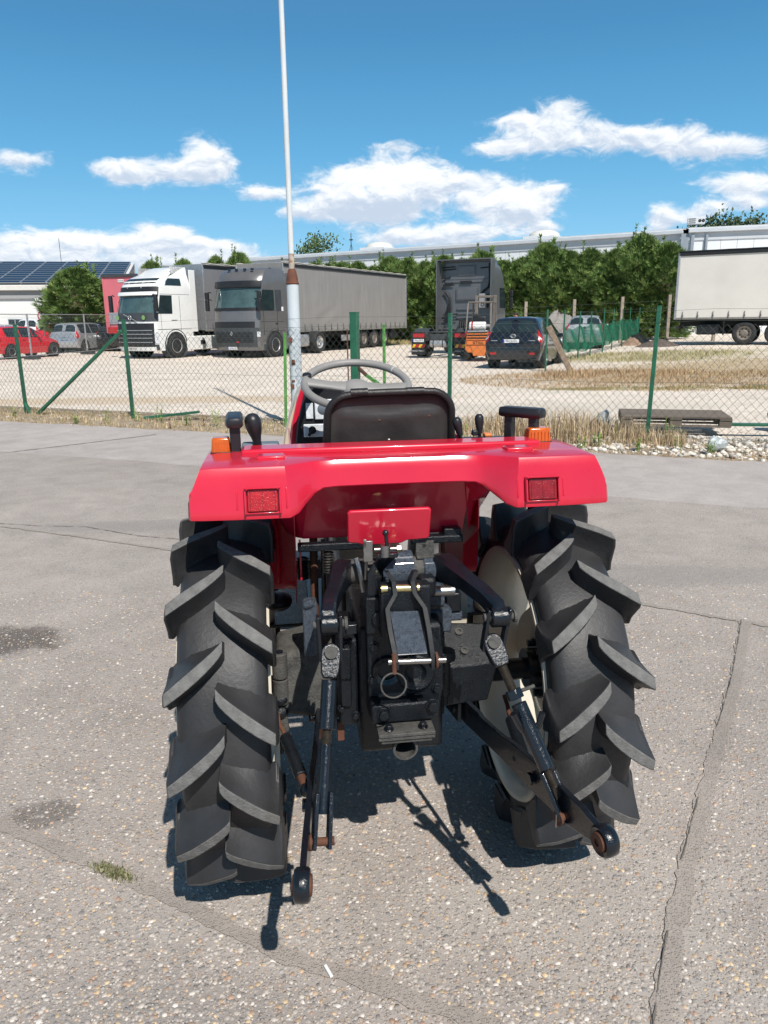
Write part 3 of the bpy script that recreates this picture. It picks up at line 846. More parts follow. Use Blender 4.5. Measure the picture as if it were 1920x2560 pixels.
# ---------------------------------------------------------------- seat
def seat():
    # outline of the backrest, bottom left -> over the top -> bottom right
    cx = .022; hw = .1870; top = 1.388; bot = 1.12; rad = .068; pts = []
    pts.append((cx - hw - .006, bot)); pts.append((cx - hw - .004, 1.22)); pts.append((cx - hw, top - rad - .01))
    for k in range(1, 9):
        a = pi - (pi / 2) * k / 9; pts.append((cx - hw + rad + rad * cos(a), top - rad - .006 + rad * sin(a)))
    pts.append((cx - .09, top - .002)); pts.append((cx, top)); pts.append((cx + .09, top))
    for k in range(1, 9):
        a = pi / 2 - (pi / 2) * k / 9; pts.append((cx + hw - rad + rad * cos(a), top - rad + rad * sin(a)))
    pts.append((cx + hw, top - rad - .01)); pts.append((cx + hw + .003, 1.22)); pts.append((cx + hw + .004, bot))
    yb = lambda z: .135 - (z - 1.12) * -.10 * -1 if False else .150 - (z - 1.12) * .16
    P = [Vector((x, yb(z), z)) for x, z in pts]
    s = MB().tube(P, .0118, 10).build('backrest_piping', m_seat, TR, 60)
    # clamps where the piping is joined
    for x0, x1 in ((-.095, -.045), (.070, .122)):
        MB().tube([(x0, yb(top), top + .0005), (x1, yb(top), top + .0012)], .0132, 12).build('clip', m_seat, s, 50)
    # shell: grid filling the outline, pressed in towards the sitter, with two shallow waves
    rows = []
    nz, nx = 22, 30
    for j in range(nz + 1):
        z = bot + (top - .004 - bot) * j / nz
        w = hw - .004
        if z > top - rad: dz = z - (top - rad); w = hw - .004 - (rad - sqrt(max(0, rad * rad - dz * dz)))
        row = []
        for i in range(nx + 1):
            q = -1 + 2 * i / nx; x = cx + w * q
            e = min((1 - abs(q)) * w, top - z)
            d = .016 * (1 - math.exp(-max(e, 0) / .010))
            arch = min(top - .050 - .012 * abs(cos(q * 2.5 + .2)) * 1.0 - z, (1 - abs(q)) * w - .034)
            d -= .012 * (1 / (1 + math.exp(-arch / .004)))
            d += .005 * sin(q * 6.2 + .6) * math.exp(-((z - 1.235) / .028) ** 2)
            row.append((x, yb(z) + d - .006, z))
        rows.append(row)
    MB().grid(rows, (0, .03, 0)).build('backrest', m_seatpan, TR, 60)
    MB().box((cx, .33, 1.07), (.40, .40, .08)).build('cushion', m_seat, TR, bevel=.03, seg=4)
    MB().box((cx, .30, .98), (.26, .26, .12)).build('seat_bracket', m_black, TR, bevel=.01)
    for x, z, r_ in ((-.095, 1.232, .008), (.019, 1.243, .009), (.14, 1.314, .007), (-.01, 1.305, .007), (.10, 1.325, .004), (.16, 1.24, .005)):
        MB().sphere((x, yb(z) - .001, z), r_ * .7, 9, 6, (1, .5, .8)).build('stud', m_rust if r_ < .008 else m_steel, TR)


seat()
# ---------------------------------------------------------------- steering wheel, dash and bonnet
def steering():
    c = Vector((-.018, .715, 1.363)); tl = radians(21); ux = Vector((1, 0, 0)); uy = Vector((0, cos(tl), sin(tl))); nz = Vector((0, -sin(tl), cos(tl)))
    R_ = .192
    ring = [c + ux * cos(2 * pi * k / 48) * R_ + uy * sin(2 * pi * k / 48) * R_ for k in range(48)]
    o = MB().tube(ring, .0145, 12, closed=True).build('steering_wheel', m_greyplastic, TR, 80)
    hub = c - nz * .012
    for a in (radians(172), radians(270), radians(350)):
        e = c + ux * cos(a) * R_ * .97 + uy * sin(a) * R_ * .97
        mid = hub.lerp(e, .5) - nz * .004; side = nz.cross((e - hub).normalized())
        rings = []
        for p, w, t in ((hub, .040, .016), (mid, .026, .014), (e, .030, .0135)):
            rings.append([p + side * w * cos(q) + nz * t * sin(q) for q in [2 * pi * k / 12 for k in range(12)]])
        MB().loft(rings).build('spoke', m_greyplastic, o, 60)
    m = MB(); m.lathe([(.001, .022), (.028, .020), (.046, .012), (.054, .000), (.056, -.016), (.040, -.024), (.001, -.026)], hub, nz, 28); m.build('hub', m_greyplastic, o, 50)
    b = c + ux * cos(radians(160)) * R_ + uy * sin(radians(160)) * R_
    MB().lathe([(.001, .0160), (.0150, .0155), (.0175, .0125), (.0175, .006)], b, nz, 20).build('cap', m_grip, o, 50)
    ti = radians(36)
    pp = c + ux * cos(ti) * R_ + uy * sin(ti) * R_; tg = -ux * sin(ti) + uy * cos(ti)
    MB().cyl(pp - tg * .0015, pp + tg * .0015, .0151, n=14).build('paint_mark', m_panelwhite, o)
    MB().cyl(hub, hub - nz * .34, .022, n=16).build('column', m_grip, TR)


steering()
m = MB()
m.prism([(-.248, 1.03), (-.248, 1.12), (-.238, 1.195), (-.205, 1.32), (-.195, 1.335), (.15, 1.335), (.19, 1.32), (.22, 1.03)], (0, .93, 0), (1, 0, 0), (0, 0, 1), (0, 1, 0), .10)
dash = m.build('dash_panel', m_grip, TR, 40, bevel=.006)
MB().box((-.188, .924, 1.245), (.028, .006, .062)).build('printed_label', m_panelwhite, dash, bevel=.001)
o = MB().box((-.105, .920, 1.250), (.125, .010, .080)).build('instrument_cluster', m_panelwhite, dash, bevel=.004)
for x in (-.135, -.075):
    MB().lathe([(.001, .002), (.020, .002), (.022, 0), (.022, -.004)], (x, .914, 1.252), (0, -1, 0), 24).build('gauge', m_bluegrey, o, 50)
MB().box((-.150, .924, 1.166), (.128, .008, .052)).build('switch_panel', m_panelwhite, dash, bevel=.003)
k = MB().cyl((-.180, .924, 1.170), (-.180, .905, 1.170), .015, n=18).build('ignition_switch', m_grip, dash)
MB().box((-.186, .896, 1.164), (.012, .016, .036), (0, radians(35), 0)).build('key', m_grip, k, bevel=.003)
# bonnet
rings = []
for y, s_ in ((1.0, 1.0), (1.04, 1.01), (1.5, .97), (2.05, .90), (2.12, .80)):
    rings.append([Vector((x * s_, y, z0 + (z - z0) * s_)) for z0 in (.8,) for x, z in ((-.312, .84), (-.300, 1.06), (-.285, 1.14), (-.262, 1.22), (-.236, 1.285), (-.205, 1.312), (-.15, 1.318), (.15, 1.318), (.205, 1.312), (.236, 1.285), (.262, 1.22), (.285, 1.14), (.300, 1.06), (.312, .84))])
bon = MB().loft(rings).build('bonnet', m_cream, TR, 40)
m = MB(); m.prism([(-.276, 1.03), (-.247, 1.03), (-.246, 1.12), (-.236, 1.195), (-.203, 1.325), (-.214, 1.340), (-.236, 1.285), (-.258, 1.20)], (0, .955, 0), (1, 0, 0), (0, 0, 1), (0, 1, 0), .05)
m.build('bonnet_trim', m_red, bon, 40, bevel=.004)
m = MB()
for i in range(5): m.box((0, 2.12 + .004, .90 + .06 * i), (.34, .012, .03))
m.build('grille', m_grip, bon)
# engine, clutch housing and front axle
MB().box((0, 1.45, .66), (.30, 1.05, .36)).build('engine', m_cast, TR, bevel=.02)
MB().box((0, .62, .60), (.26, .80, .34)).build('gearbox', m_cast, TR, bevel=.02)
MB().box((0, 1.62, .36), (.62, .09, .10)).build('front_axle', m_cast, TR, bevel=.01)
for sg in (-1, 1):
    t = MB().lathe([(.17, -.06), (.20, -.078), (.262, -.080), (.285, -.06), (.292, 0), (.285, .06), (.262, .080), (.20, .078), (.17, .06)], (0, 0, 0), (1, 0, 0), 40, closed=True).build('front_tyre', m_tyre, TR, 50, loc=(sg * .44, 1.62, .292))
    MB().lathe([(.001, .02), (.08, .02), (.12, .04), (.165, .055), (.175, .06), (.175, -.06), (.165, -.05), (.001, -.01)], (0, 0, 0), (sg, 0, 0), 32).build('rim', m_rim, t, 50)
# foot boards
for sg in (-1, 1):
    MB().box((sg * .33, .62, .575), (.20, .55, .012)).build('foot_board', m_cast, TR, bevel=.003)
MB().sphere((-.335, .26, .70), .05, 16, 10, (.9, 1.1, .62)).build('rubber_boot', m_grip, TR, 80)

# ---------------------------------------------------------------- transmission, lift and hitch
def bolts(parent, pts, axis, r=.011, h=.010, material=None):
    for p in pts:
        p = Vector(p); a = Vector(axis).normalized()
        m = MB(); m.cyl(p, p + a * h * .35, r * 1.35, n=16); m.cyl(p + a * h * .3, p + a * h * 1.2, r, n=6)
        m.build('bolt', material or m_cast, parent, 30, bevel=.0008, seg=1)


case = MB().box((0, .0, .60), (.235, .44, .38)).build('transmission_case', m_cast, TR, bevel=.014, seg=3)
m = MB()
m.prism([(-.098, .545), (-.100, .79), (-.085, .81), (.06, .81), (.105, .735), (.108, .62), (.092, .540)], (0, -.268, 0), (1, 0, 0), (0, 0, 1), (0, 1, 0), .06)
rc = m.build('rear_cover', m_cast, TR, 30, bevel=.005, seg=3)
bolts(rc, [(-.082, -.268, .755), (-.086, -.268, .66), (-.080, -.268, .575), (.092, -.268, .70), (.088, -.268, .62), (.075, -.268, .565), (-.02, -.268, .79)], (0, -1, 0))
m = MB(); m.lathe([(.020, -.004), (.030, .012), (.046, .016), (.052, .012), (.054, -.002)], (.028, -.270, .675), (0, -1, 0), 32); m.build('power_take_off', m_cast, TR, 40)
m = MB(); m.lathe([(.001, -.004), (.024, -.004), (.026, .004), (.040, .010), (.043, .0)], (-.048, -.270, .685), (0, -1, 0), 28); m.build('shaft_cover', m_black, TR, 40)
m = MB(); m.box((-.005, -.275, .583), (.185, .09, .055)); lb = m.build('drawbar_block', m_cast, TR, bevel=.006)
m = MB(); m.box((-.010, -.325, .546), (.150, .09, .010)); m.box((-.010, -.325, .535), (.150, .085, .0095)); m.box((-.010, -.322, .5245), (.135, .082, .0095))
dp = m.build('drawbar_plate', m_dusty, TR, bevel=.002)
bolts(dp, [(-.055, -.345, .551), (.036, -.345, .551)], (0, 0, 1), .010, .012, m_black)
bolts(lb, [(-.065, -.32, .585), (.066, -.32, .60)], (0, -1, 0), .014, .014)
m = MB(); m.lathe([(.0335, 0), (.0335, .20), (.0275, .20), (.0275, 0)], (-.011, -.345, .490), (0, 1, .04), 32, closed=True); m.build('drawbar_tube', m_dusty, TR, 40)
# left flange with ribs and the dusty left axle housing
m = MB(); m.box((-.148, -.09, .62), (.055, .22, .26)); lf = m.build('axle_flange', m_cast, TR, bevel=.008)
for y, z, h in ((-.205, .68, .10), (-.205, .60, .09)):
    MB().box((-.155, y, z), (.03, .018, h)).build('rib', m_cast, lf, bevel=.004)
bolts(lf, [(-.150, -.20, .735), (-.168, -.20, .545), (-.130, -.20, .52), (-.150, -.20, .64)], (0, -1, 0), .009)
m = MB()
m.hexa([V(-.348, -.125, .500), V(-.17, -.14, .470), V(-.17, .12, .470), V(-.348, .10, .500), V(-.345, -.10, .672), V(-.17, -.10, .70), V(-.17, .10, .70), V(-.345, .08, .672)])
lh = m.build('axle_housing', m_dusty, TR, bevel=.016, seg=3)
for z in (.665, .585):
    b_ = MB(); b_.cyl((-.335, -.115, z - .055), (-.335, -.115, z + .022), .022, .022, 16); b_.build('boss', m_dusty, lh, 40, bevel=.003)
    MB().cyl((-.335, -.115, z + .0225), (-.335, -.115, z + .026), .011, n=14).build('bolt_hole', m_black, lh)
for z in (.545, .505): MB().sphere((-.338, -.12, z), .023, 12, 8, (1, 1, .9)).build('boss', m_cast, lh, 60)
# right housing: sloping top panel with two plugs
m = MB()
m.hexa([V(.135, -.165, .505), V(.262, -.165, .515), V(.285, .10, .515), V(.135, .10, .505), V(.142, -.165, .628), V(.290, -.165, .634), V(.285, -.055, .712), V(.138, -.055, .722)])
rh = m.build('axle_housing', m_cast, TR, bevel=.006, seg=2)
for x, y, z in ((.192, -.082, .700), (.198, -.132, .662)):
    MB().lathe([(.001, -.002), (.006, -.002), (.0065, .003), (.012, .003), (.0125, -.002)], (x, y, z), (0, -.58, .82), 20).build('plug', m_dusty, rh, 40)
m = MB(); m.box((.10, -.10, .62), (.05, .20, .24)); m.box((.122, -.17, .60), (.03, .04, .16)); m.cyl((.127, -.20, .672), (.127, -.20, .70), .030, .026, 16); m.cyl((.127, -.20, .56), (.127, -.20, .67), .014, n=12)
m.build('side_cover', m_cast, TR, 40, bevel=.005)
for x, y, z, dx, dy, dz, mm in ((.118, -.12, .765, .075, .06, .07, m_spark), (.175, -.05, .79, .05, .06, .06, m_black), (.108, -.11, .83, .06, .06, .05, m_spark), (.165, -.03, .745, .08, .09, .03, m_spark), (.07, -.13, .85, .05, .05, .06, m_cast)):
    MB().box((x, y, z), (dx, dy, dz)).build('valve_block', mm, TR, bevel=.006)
MB().cyl((.10, -.13, .848), (.165, -.13, .848), .016, n=14).build('union', m_steel, TR)
# hydraulic lift
m = MB(); m.box((-.012, -.13, .84), (.165, .22, .17)); m.box((-.055, -.245, .80), (.085, .02, .13)); lc = m.build('lift_housing', m_cast, TR, bevel=.012, seg=3)
m = MB(); m.cyl((-.150, -.20, .945), (.100, -.20, .945), .034, n=28); m.build('rockshaft', m_dusty, TR, 40)
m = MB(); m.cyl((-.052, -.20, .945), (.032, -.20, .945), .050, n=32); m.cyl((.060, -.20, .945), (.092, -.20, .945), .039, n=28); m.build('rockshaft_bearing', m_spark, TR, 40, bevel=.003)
MB().box((.062, -.255, .915), (.045, .05, .055)).build('stop_lug', m_cast, lc, bevel=.012, seg=3)


def arm(sg, pts, w, h):
    rings = []
    P = [Vector(p) for p in pts]
    for i, p in enumerate(P):
        t = (P[min(i + 1, len(P) - 1)] - P[max(i - 1, 0)]).normalized(); side = t.cross(Vector((0, 0, 1))).normalized(); up = side.cross(t)
        ww = w[i] / 2; hh = h[i] / 2
        rings.append([p + side * ww * a + up * hh * b for a, b in ((-1, -.7), (-.7, -1), (.7, -1), (1, -.7), (1, .7), (.7, 1), (-.7, 1), (-1, .7))])
    return MB().loft(rings).build('lift_arm', m_black, TR, 32)


aR = arm(1, [(.098, -.20, .945), (.120, -.235, .952), (.150, -.32, .945), (.178, -.395, .932), (.200, -.432, .912), (.204, -.447, .893)], [.05, .054, .040, .038, .038, .034], [.072, .074, .048, .046, .046, .040])
aL = arm(-1, [(-.150, -.20, .945), (-.164, -.235, .947), (-.184, -.32, .940), (-.203, -.40, .932), (-.209, -.437, .918), (-.208, -.447, .900)], [.05, .052, .038, .036, .036, .034], [.070, .072, .046, .044, .044, .040])
for sg, a_, e in ((1, aR, V(.204, -.447, .893)), (-1, aL, V(-.208, -.447, .902))):
    MB().cyl(e - V(.020, 0, 0), e + V(.020, 0, 0), .0255, n=24).build('boss', m_black, a_, 40, bevel=.003)
    pin = MB(); pin.cyl(e - V(.038, 0, 0), e + V(.040, 0, 0), .010, n=14); pin.cyl(e + V(.036, 0, 0), e + V(.043, 0, 0), .016, n=14); pin.build('arm_pin', m_dusty, a_)
    e2 = V(.187, -.452, .815) if sg > 0 else V(-.207, -.452, .818)
    for k in (-1, 1):
        MB().bar(e + V(k * .0265, -.002, .022), e2 + V(k * .0235, 0, -.004), .0085, .026, up=(0, 1, .2)).build('clevis_plate', m_black, a_, bevel=.002)


def lift_rod(name, A, B, sleeve, thread1, thread2, r_s, nut, prongs):
    A = Vector(A); B = Vector(B); d = B - A; at = lambda t: A + d * t
    o = MB().cyl(at(sleeve[0]), at(sleeve[1]), r_s, n=20).build('lift_rod', m_black, TR, 40, bevel=.002)
    u, v, w = basis(d)
    for t0, t1 in (thread1, thread2):
        n = int((t1 - t0) * d.length / .0035); m = MB(); prof = []
        for i in range(n + 1):
            prof += [(.0098, i * .0035), (.0118, i * .0035 + .00175)]
        m.lathe(prof, at(t0), d, 16); m.build('thread', m_thread, o, 20)
    # forged top eye with its bolt
    m = MB(); e = at(0)
    side = Vector((1, 0, 0)); ww = d.normalized(); ff = side.cross(ww).normalized(); side = ww.cross(ff)
    poly = [(-.021, .045), (-.0235, .012)] + [(.0235 * cos(a), .0235 * -sin(a) + 0.0) for a in [pi - pi * k / 10 for k in range(11)]] + [(.0235, .012), (.021, .045), (.015, .058), (-.015, .058)]
    m.prism(poly, e - ff * .014, side, ww, ff, .028); m.build('top_eye', m_black, o, 40, bevel=.003)
    fr = -ff if ff.y > 0 else ff
    m = MB(); m.cyl(e + fr * .012, e + fr * .020, .0125, n=20); m.cyl(e + fr * .019, e + fr * .021, .0155, n=20); m.build('eye_bolt', m_dusty, o, 30, bevel=.001)
    if nut:
        m = MB(); m.cyl(at(nut), at(nut + .055), .021, n=6); m.build('lock_nut', m_black, o, 20, bevel=.002)
        p = at(nut + .02); m = MB(); m.cyl(p, p + V(.052, .006, .012), .0048, n=10); m.build('nut_handle', m_dusty, o)
    if prongs:
        p = at(.50)
        for sx, l in ((-1, .055), (1, .050)):
            m = MB(); q = p + V(sx * .010, 0, 0); m.tube([q + V(0, 0, -.012), q + V(sx * .012, -.004, .004), q + V(sx * (.032 if sx < 0 else .020), -.006, l * .78)], .0078, 10); m.build('prong', m_black, o)
    # fork around the lower link
    fk0 = at(.80); lx = Vector((1, .25 * (1 if A.x > 0 else -.1), 0)).normalized()
    for k in (-1, 1):
        m = MB(); m.bar(fk0 + lx * k * .0155 - d * .05, B + lx * k * .0170 + d.normalized() * .016, .0095, .030, up=Vector((0, 1, .5)))
        m.build('fork_plate', m_black, o, bevel=.002)
    m = MB(); m.cyl(B - lx * .029, B + lx * .029, .0095, n=14); m.build('lower_pin', m_rust, o)
    m = MB(); m.cyl(B - lx * .030 - V(0, 0, .022), B - lx * .030 + V(0, 0, .012), .0018, n=6); m.build('split_pin', m_steel, o)
    m = MB(); m.lathe([(.010, -.003), (.018, -.003), (.018, .003), (.010, .003)], B - lx * .024, lx, 18, closed=True); m.build('washer', m_rust, o)
    return o


lift_rod('r', (.187, -.455, .828), (.317, -.66, .478), (.36, .74), (.12, .30), (.73, .84), .0190, .28, True)
lift_rod('l', (-.207, -.455, .830), (-.252, -.66, .474), (.15, .42), (.41, .52), (.80, .82), .0190, None, False)
MB().cyl(Vector((-.207, -.455, .830)).lerp(Vector((-.252, -.66, .474)), .50), Vector((-.207, -.455, .830)).lerp(Vector((-.252, -.66, .474)), .86), .0135, n=18).build('rod_shank', m_black, TR)


def lower_link(P0, P1, hole):
    P0 = Vector(P0); P1 = Vector(P1); d = P1 - P0; L = d.length; ux = d.normalized(); side = ux.cross(Vector((0, 0, 1))).normalized(); up = side.cross(ux)
    poly = [(0, -.030), (.04, -.036), (L * .38, -.036), (L * .62, -.044), (L * .82, -.042), (L - .02, -.022), (L - .02, .022), (L * .88, .032), (L * .66, .040), (L * .42, .036), (L * .38, .029), (L * .2, .029), (L * .18, .035), (.03, .036), (0, .030)]
    m = MB(); m.prism(poly, P0 - side * .007, ux, up, side, .014)
    o = m.build('lower_link', m_black, TR, 30, bevel=.002)
    m = MB(); m.lathe([(.021, -.014), (.030, -.0165), (.0345, -.012), (.0355, 0), (.0345, .012), (.030, .0165), (.021, .014)], P1, side, 36, closed=True); m.build('ball_socket', m_black, o, 50)
    m = MB(); m.lathe([(.0085, -.021), (.020, -.020), (.0235, -.010), (.0245, 0), (.0235, .010), (.020, .020), (.0085, .021)], P1, side, 28, closed=True); m.build('ball', m_rust, o, 60)
    m = MB(); m.cyl(P1 - side * .0175, P1 + side * .0175, .0215, n=24); m.build('ball_plug', m_rust, o, 40)
    for t, r_ in ((.47, .0075),):
        p = P0 + ux * L * t
        m = MB(); m.cyl(p - side * .0078, p + side * .0078, r_, n=16); m.build('hole', MATS['dark_crack'], o)
    p = P0 + ux * L * hole - up * .006
    m = MB(); m.cyl(p - side * .040, p + side * .018, .0085, n=12); m.cyl(p - side * .030, p - side * .016, .0155, n=6); m.cyl(p + side * .010, p + side * .02, .0155, n=6); m.build('check_bolt', m_black, o, 30)
    m = MB(); m.cyl(P0 - side * .03, P0 + side * .03, .016, n=16); m.cyl(P0 - side * .014, P0 - side * .008, .032, n=20); m.build('pivot_pin', m_cast, o, 40)
    return o


lower_link((.190, -.12, .480), (.345, -.80, .516), .60)
lower_link((-.228, -.12, .480), (-.298, -.80, .484), .60)
# pivot brackets under the housings
MB().box((.172, -.11, .50), (.012, .10, .11), (0, 0, radians(10))).build('link_bracket', m_cast, TR, bevel=.004)
MB().box((-.205, -.11, .49), (.012, .10, .10)).build('link_bracket', m_cast, TR, bevel=.004)
MB().prism([(-.05, .0), (.02, .02), (.03, -.05), (-.02, -.09)], (-.345, -.13, .50), (1, 0, 0), (0, 0, 1), (0, 1, 0), .012).build('check_bracket', m_dusty, TR, bevel=.002)
# check stays
def stay(a, b, sg):
    a = Vector(a); b = Vector(b); d = b - a
    o = MB().cyl(a + d * .30, a + d * .84, .0165, n=18).build('check_stay', m_cast, TR, 40, bevel=.003)
    MB().tube([a + V(0, 0, .012), a + d * .1 + V(-.004 * sg, 0, 0), a + d * .22, a + d * .30, a + d * .28 + V(.016, 0, .0)], .0062, 8).build('hook', m_rust, o)
    MB().cyl(a + d * .84, b, .0115, .010, n=14).build('threaded_end', m_rust, o)
    MB().sphere(b, .018, 12, 8).build('eye', m_black, o)


stay((-.347, -.16, .512), (-.278, -.43, .452), 1)
stay((.318, -.14, .50), (.292, -.46, .462), -1)
# top-link bracket: two bent cheeks, shelf, pins and lynch ring
def cheek(xs):
    rings = []
    for (x, y, z, dpt) in xs:
        rings.append([V(x - .0055, y - dpt, z), V(x + .0055, y - dpt, z), V(x + .0055, y + dpt, z - dpt * .3), V(x - .0055, y + dpt, z - dpt * .3)])
    return MB().loft(rings).build('top_link_cheek', m_matte, TR, 30)


cheek([(-.048, -.285, .972, .016), (-.036, -.305, .955, .024), (-.034, -.315, .925, .024), (-.057, -.335, .895, .024), (-.055, -.37, .85, .022), (-.046, -.415, .785, .020), (-.046, -.42, .765, .016)])
cheek([(.026, -.285, .970, .016), (.012, -.305, .953, .024), (.016, -.315, .925, .024), (.038, -.335, .892, .024), (.042, -.37, .85, .022), (.046, -.415, .780, .020), (.046, -.42, .760, .016)])
MB().cyl((-.068, -.318, .934), (-.052, -.318, .934), .011, n=16).build('top_pin', m_brass, TR, 40)
MB().cyl((-.030, -.318, .934), (.013, -.318, .932), .010, n=16).build('top_pin', m_brass, TR, 40)
MB().cyl((.024, -.318, .932), (.030, -.318, .932), .012, n=16).build('top_pin', m_brass, TR, 40)
m = MB(); m.hexa([V(-.047, -.340, .872), V(.026, -.340, .870), V(.034, -.412, .792), V(-.040, -.412, .793), V(-.047, -.334, .878), V(.026, -.334, .876), V(.034, -.406, .800), V(-.040, -.406, .800)])
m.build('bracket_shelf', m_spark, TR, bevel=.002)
MB().box((-.005, -.30, .87), (.13, .05, .14)).build('bracket_back', m_cast, TR, bevel=.006)
MB().cyl((-.066, -.425, .783), (.078, -.425, .778), .0075, n=14).build('hitch_pin', m_steel, TR)
MB().lathe([(.008, -.003), (.021, -.003), (.021, .003), (.008, .003)], (.054, -.425, .779), (1, 0, 0), 20, closed=True).build('washer', m_rust, TR, 30)
MB().cyl((-.052, -.430, .805), (-.052, -.434, .755), .006, n=10).build('lynch_pin', m_rust, TR)
MB().tube([V(-.055 + .031 * cos(a), -.440 + .004 * sin(a), .727 + .031 * sin(a)) for a in [2 * pi * k / 28 for k in range(28)]], .0024, 8, closed=True).build('lynch_ring', m_dusty, TR, 80)
# left vertical plate and valve below it
m = MB(); m.prism([(-.036, .86), (-.036, .955), (-.018, .985), (.0, .95), (.0, .905), (.006, .86)], (-.060, -.262, 0), (1, 0, 0), (0, 0, 1), (0, 1, 0), .012); m.build('sensing_plate', m_black, TR, 30, bevel=.002)
m = MB(); m.box((-.080, -.272, .845), (.045, .012, .10)); m.cyl((-.068, -.274, .838), (-.068, -.288, .838), .021, n=20); m.build('relief_valve', m_cast, TR, 40, bevel=.003)
MB().box((-.140, -.24, .80), (.030, .025, .028)).build('switch_block', m_black, TR, bevel=.003)
# control linkage above the rockshaft
m = MB(); m.hexa([V(-.085, -.245, .955), V(-.055, -.245, .955), V(-.055, -.235, .955), V(-.085, -.235, .955), V(-.070, -.275, 1.000), V(-.020, -.275, 1.004), V(-.020, -.265, 1.004), V(-.070, -.265, 1.000)])
m.box((-.045, -.272, 1.008), (.056, .016, .012)); m.build('control_crank', m_black, TR, 30, bevel=.002)
m = MB(); m.cyl((-.078, -.275, 1.026), (-.008, -.275, 1.026), .0055, n=12); m.cyl((-.020, -.275, 1.026), (-.010, -.275, 1.026), .010, n=6); m.cyl((-.050, -.278, 1.008), (-.050, -.278, 1.038), .0135, n=16); cp = m.build('linkage_pin', m_steel, TR, 40)
m = MB(); m.cyl((-.046, -.282, 1.035), (-.049, -.282, 1.070), .005, n=10); m.sphere((-.0495, -.282, 1.071), .0085, 10, 8); m.build('adjuster', m_black, TR, 50)
m = MB(); m.box((-.094, -.272, 1.022), (.024, .008, .055)); m.box((-.102, -.272, 1.043), (.008, .008, .022)); m.build('linkage_tab', m_steel, TR, bevel=.001)
m = MB(); m.cyl((-.100, -.255, .94), (-.098, -.268, 1.0), .004, n=8); m.tube([V(-.122, -.24, .995), V(-.116, -.25, .97), V(-.110, -.25, .93), V(-.106, -.25, .905)], .007, 8); m.build('linkage_rod', m_steel, TR)
# cross bar under the red panel and the small drilled tab beside the rockshaft
MB().box((-.17, -.075, .982), (.20, .03, .022)).build('cross_bar', m_cast, TR, bevel=.004)
m = MB(); m.box((.125, -.075, .988), (.15, .03, .022)); m.box((.17, -.06, .998), (.05, .05, .04)); m.build('cross_bar', m_cast, TR, bevel=.004)
m = MB(); m.box((.066, -.205, 1.000), (.048, .008, .044)); m.box((.066, -.213, .980), (.048, .018, .006)); tb = m.build('drilled_tab', m_dusty, TR, bevel=.001)
MB().cyl((.064, -.2085, 1.010), (.064, -.2100, 1.010), .005, n=12).build('hole', MATS['dark_crack'], tb)
# things glimpsed on the left between case and arch: bellows, rods, drop tab
for k in range(9):
    MB().lathe([(.012, -.0035), (.019, 0), (.012, .0035)], (-.255, .03, .855 + k * .0075), (0, 0, 1), 14).build('bellows_ring', m_grip, TR, 60)
for k in range(8):
    MB().lathe([(.011, -.003), (.017, 0), (.011, .003)], (-.186, -.07, .905 + k * .008), (0, 0, 1), 14).build('spring_coil', m_steel, TR, 60)
MB().cyl((-.225, .03, .70), (-.222, .03, .98), .012, n=12).build('pull_rod', m_rust, TR)
MB().cyl((-.200, .0, .74), (-.194, .0, .98), .007, n=10).build('pull_rod', m_black, TR)
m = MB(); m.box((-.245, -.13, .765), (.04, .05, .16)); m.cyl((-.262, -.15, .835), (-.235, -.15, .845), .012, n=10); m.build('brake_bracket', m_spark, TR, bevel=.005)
MB().cyl((.172, .0, .80), (.150, -.02, 1.0), .006, n=10).build('pull_rod', m_rust, TR)
m = MB(); m.prism([(.20, .64), (.175, .83), (.20, .87), (.24, .80), (.255, .72), (.25, .64)], (0, .06, 0), (1, 0, 0), (0, 0, 1), (0, 1, 0), .01); m.build('cream_guard', m_rim, TR, bevel=.002)
m = MB(); m.cyl((-.205, -.13, .44), (-.205, -.11, .50), .012, n=10); m.box((-.17, -.16, .455), (.02, .02, .06)); m.box((-.215, -.13, .45), (.018, .03, .06)); m.build('tie_bracket', m_rust, TR, bevel=.002)

# ------------------------------------------------------------------ chain-link fence, pole, verge
m_green = mat('dark_green_powder_coat', (.018, .115, .062), .42, var=.25, vscale=9, bump=.0015, bscale=60, dirt_or_glint=(.12, .13, .11), dirt_or_glint_amt=.12, dscale=7, coat=.1)
m_ltgreen = mat('faded_light_green_paint', (.10, .30, .065), .6, var=.35, vscale=7, dirt_or_glint=(.06, .11, .05), dirt_or_glint_amt=.35, dscale=9)
m_wire = mat('grey_green_wire', (.085, .105, .092), .55, metal=.2, var=.25, vscale=3)
m_polepaint = mat('weathered_pale_blue_paint', (.53, .575, .60), .55, var=.10, vscale=4, bump=.001, bscale=40, dirt_or_glint=(.26, .15, .08), dirt_or_glint_amt=.16, dscale=5, stretch=(1, 1, .35))
m_poleupper = mat('weathered_white_paint', (.60, .62, .62), .5, var=.12, vscale=6, dirt_or_glint=(.30, .14, .06), dirt_or_glint_amt=.28, dscale=6, stretch=(1, 1, .3))
m_polerust = mat('rusty_collar', (.135, .052, .032), .85, var=.35, vscale=12, bump=.004, bscale=50)
FN = 10.13
fence = thing('chain_link_fence', 'green chain-link wire fence on steel posts along the road edge', 'fence', F(-3.0, FN, 0), SA)


def FL(s, z=0., dn=0.): return Vector((s + 3.0, dn, z))      # fence-local


def fence_post(s, h, w=.05, lean=0., material=None, dn=0., name='post'):
    m = MB(); b = FL(s, -.02, dn); t = FL(s + lean, h, dn)
    m.bar(b, t, w, w, up=(0, 1, 0)); o = m.build(name, material or m_green, fence, bevel=.005)
    MB().box(t + V(0, 0, .006), (w + .006, w + .006, .014)).build('post_cap', material or m_green, o, bevel=.003)
    return o


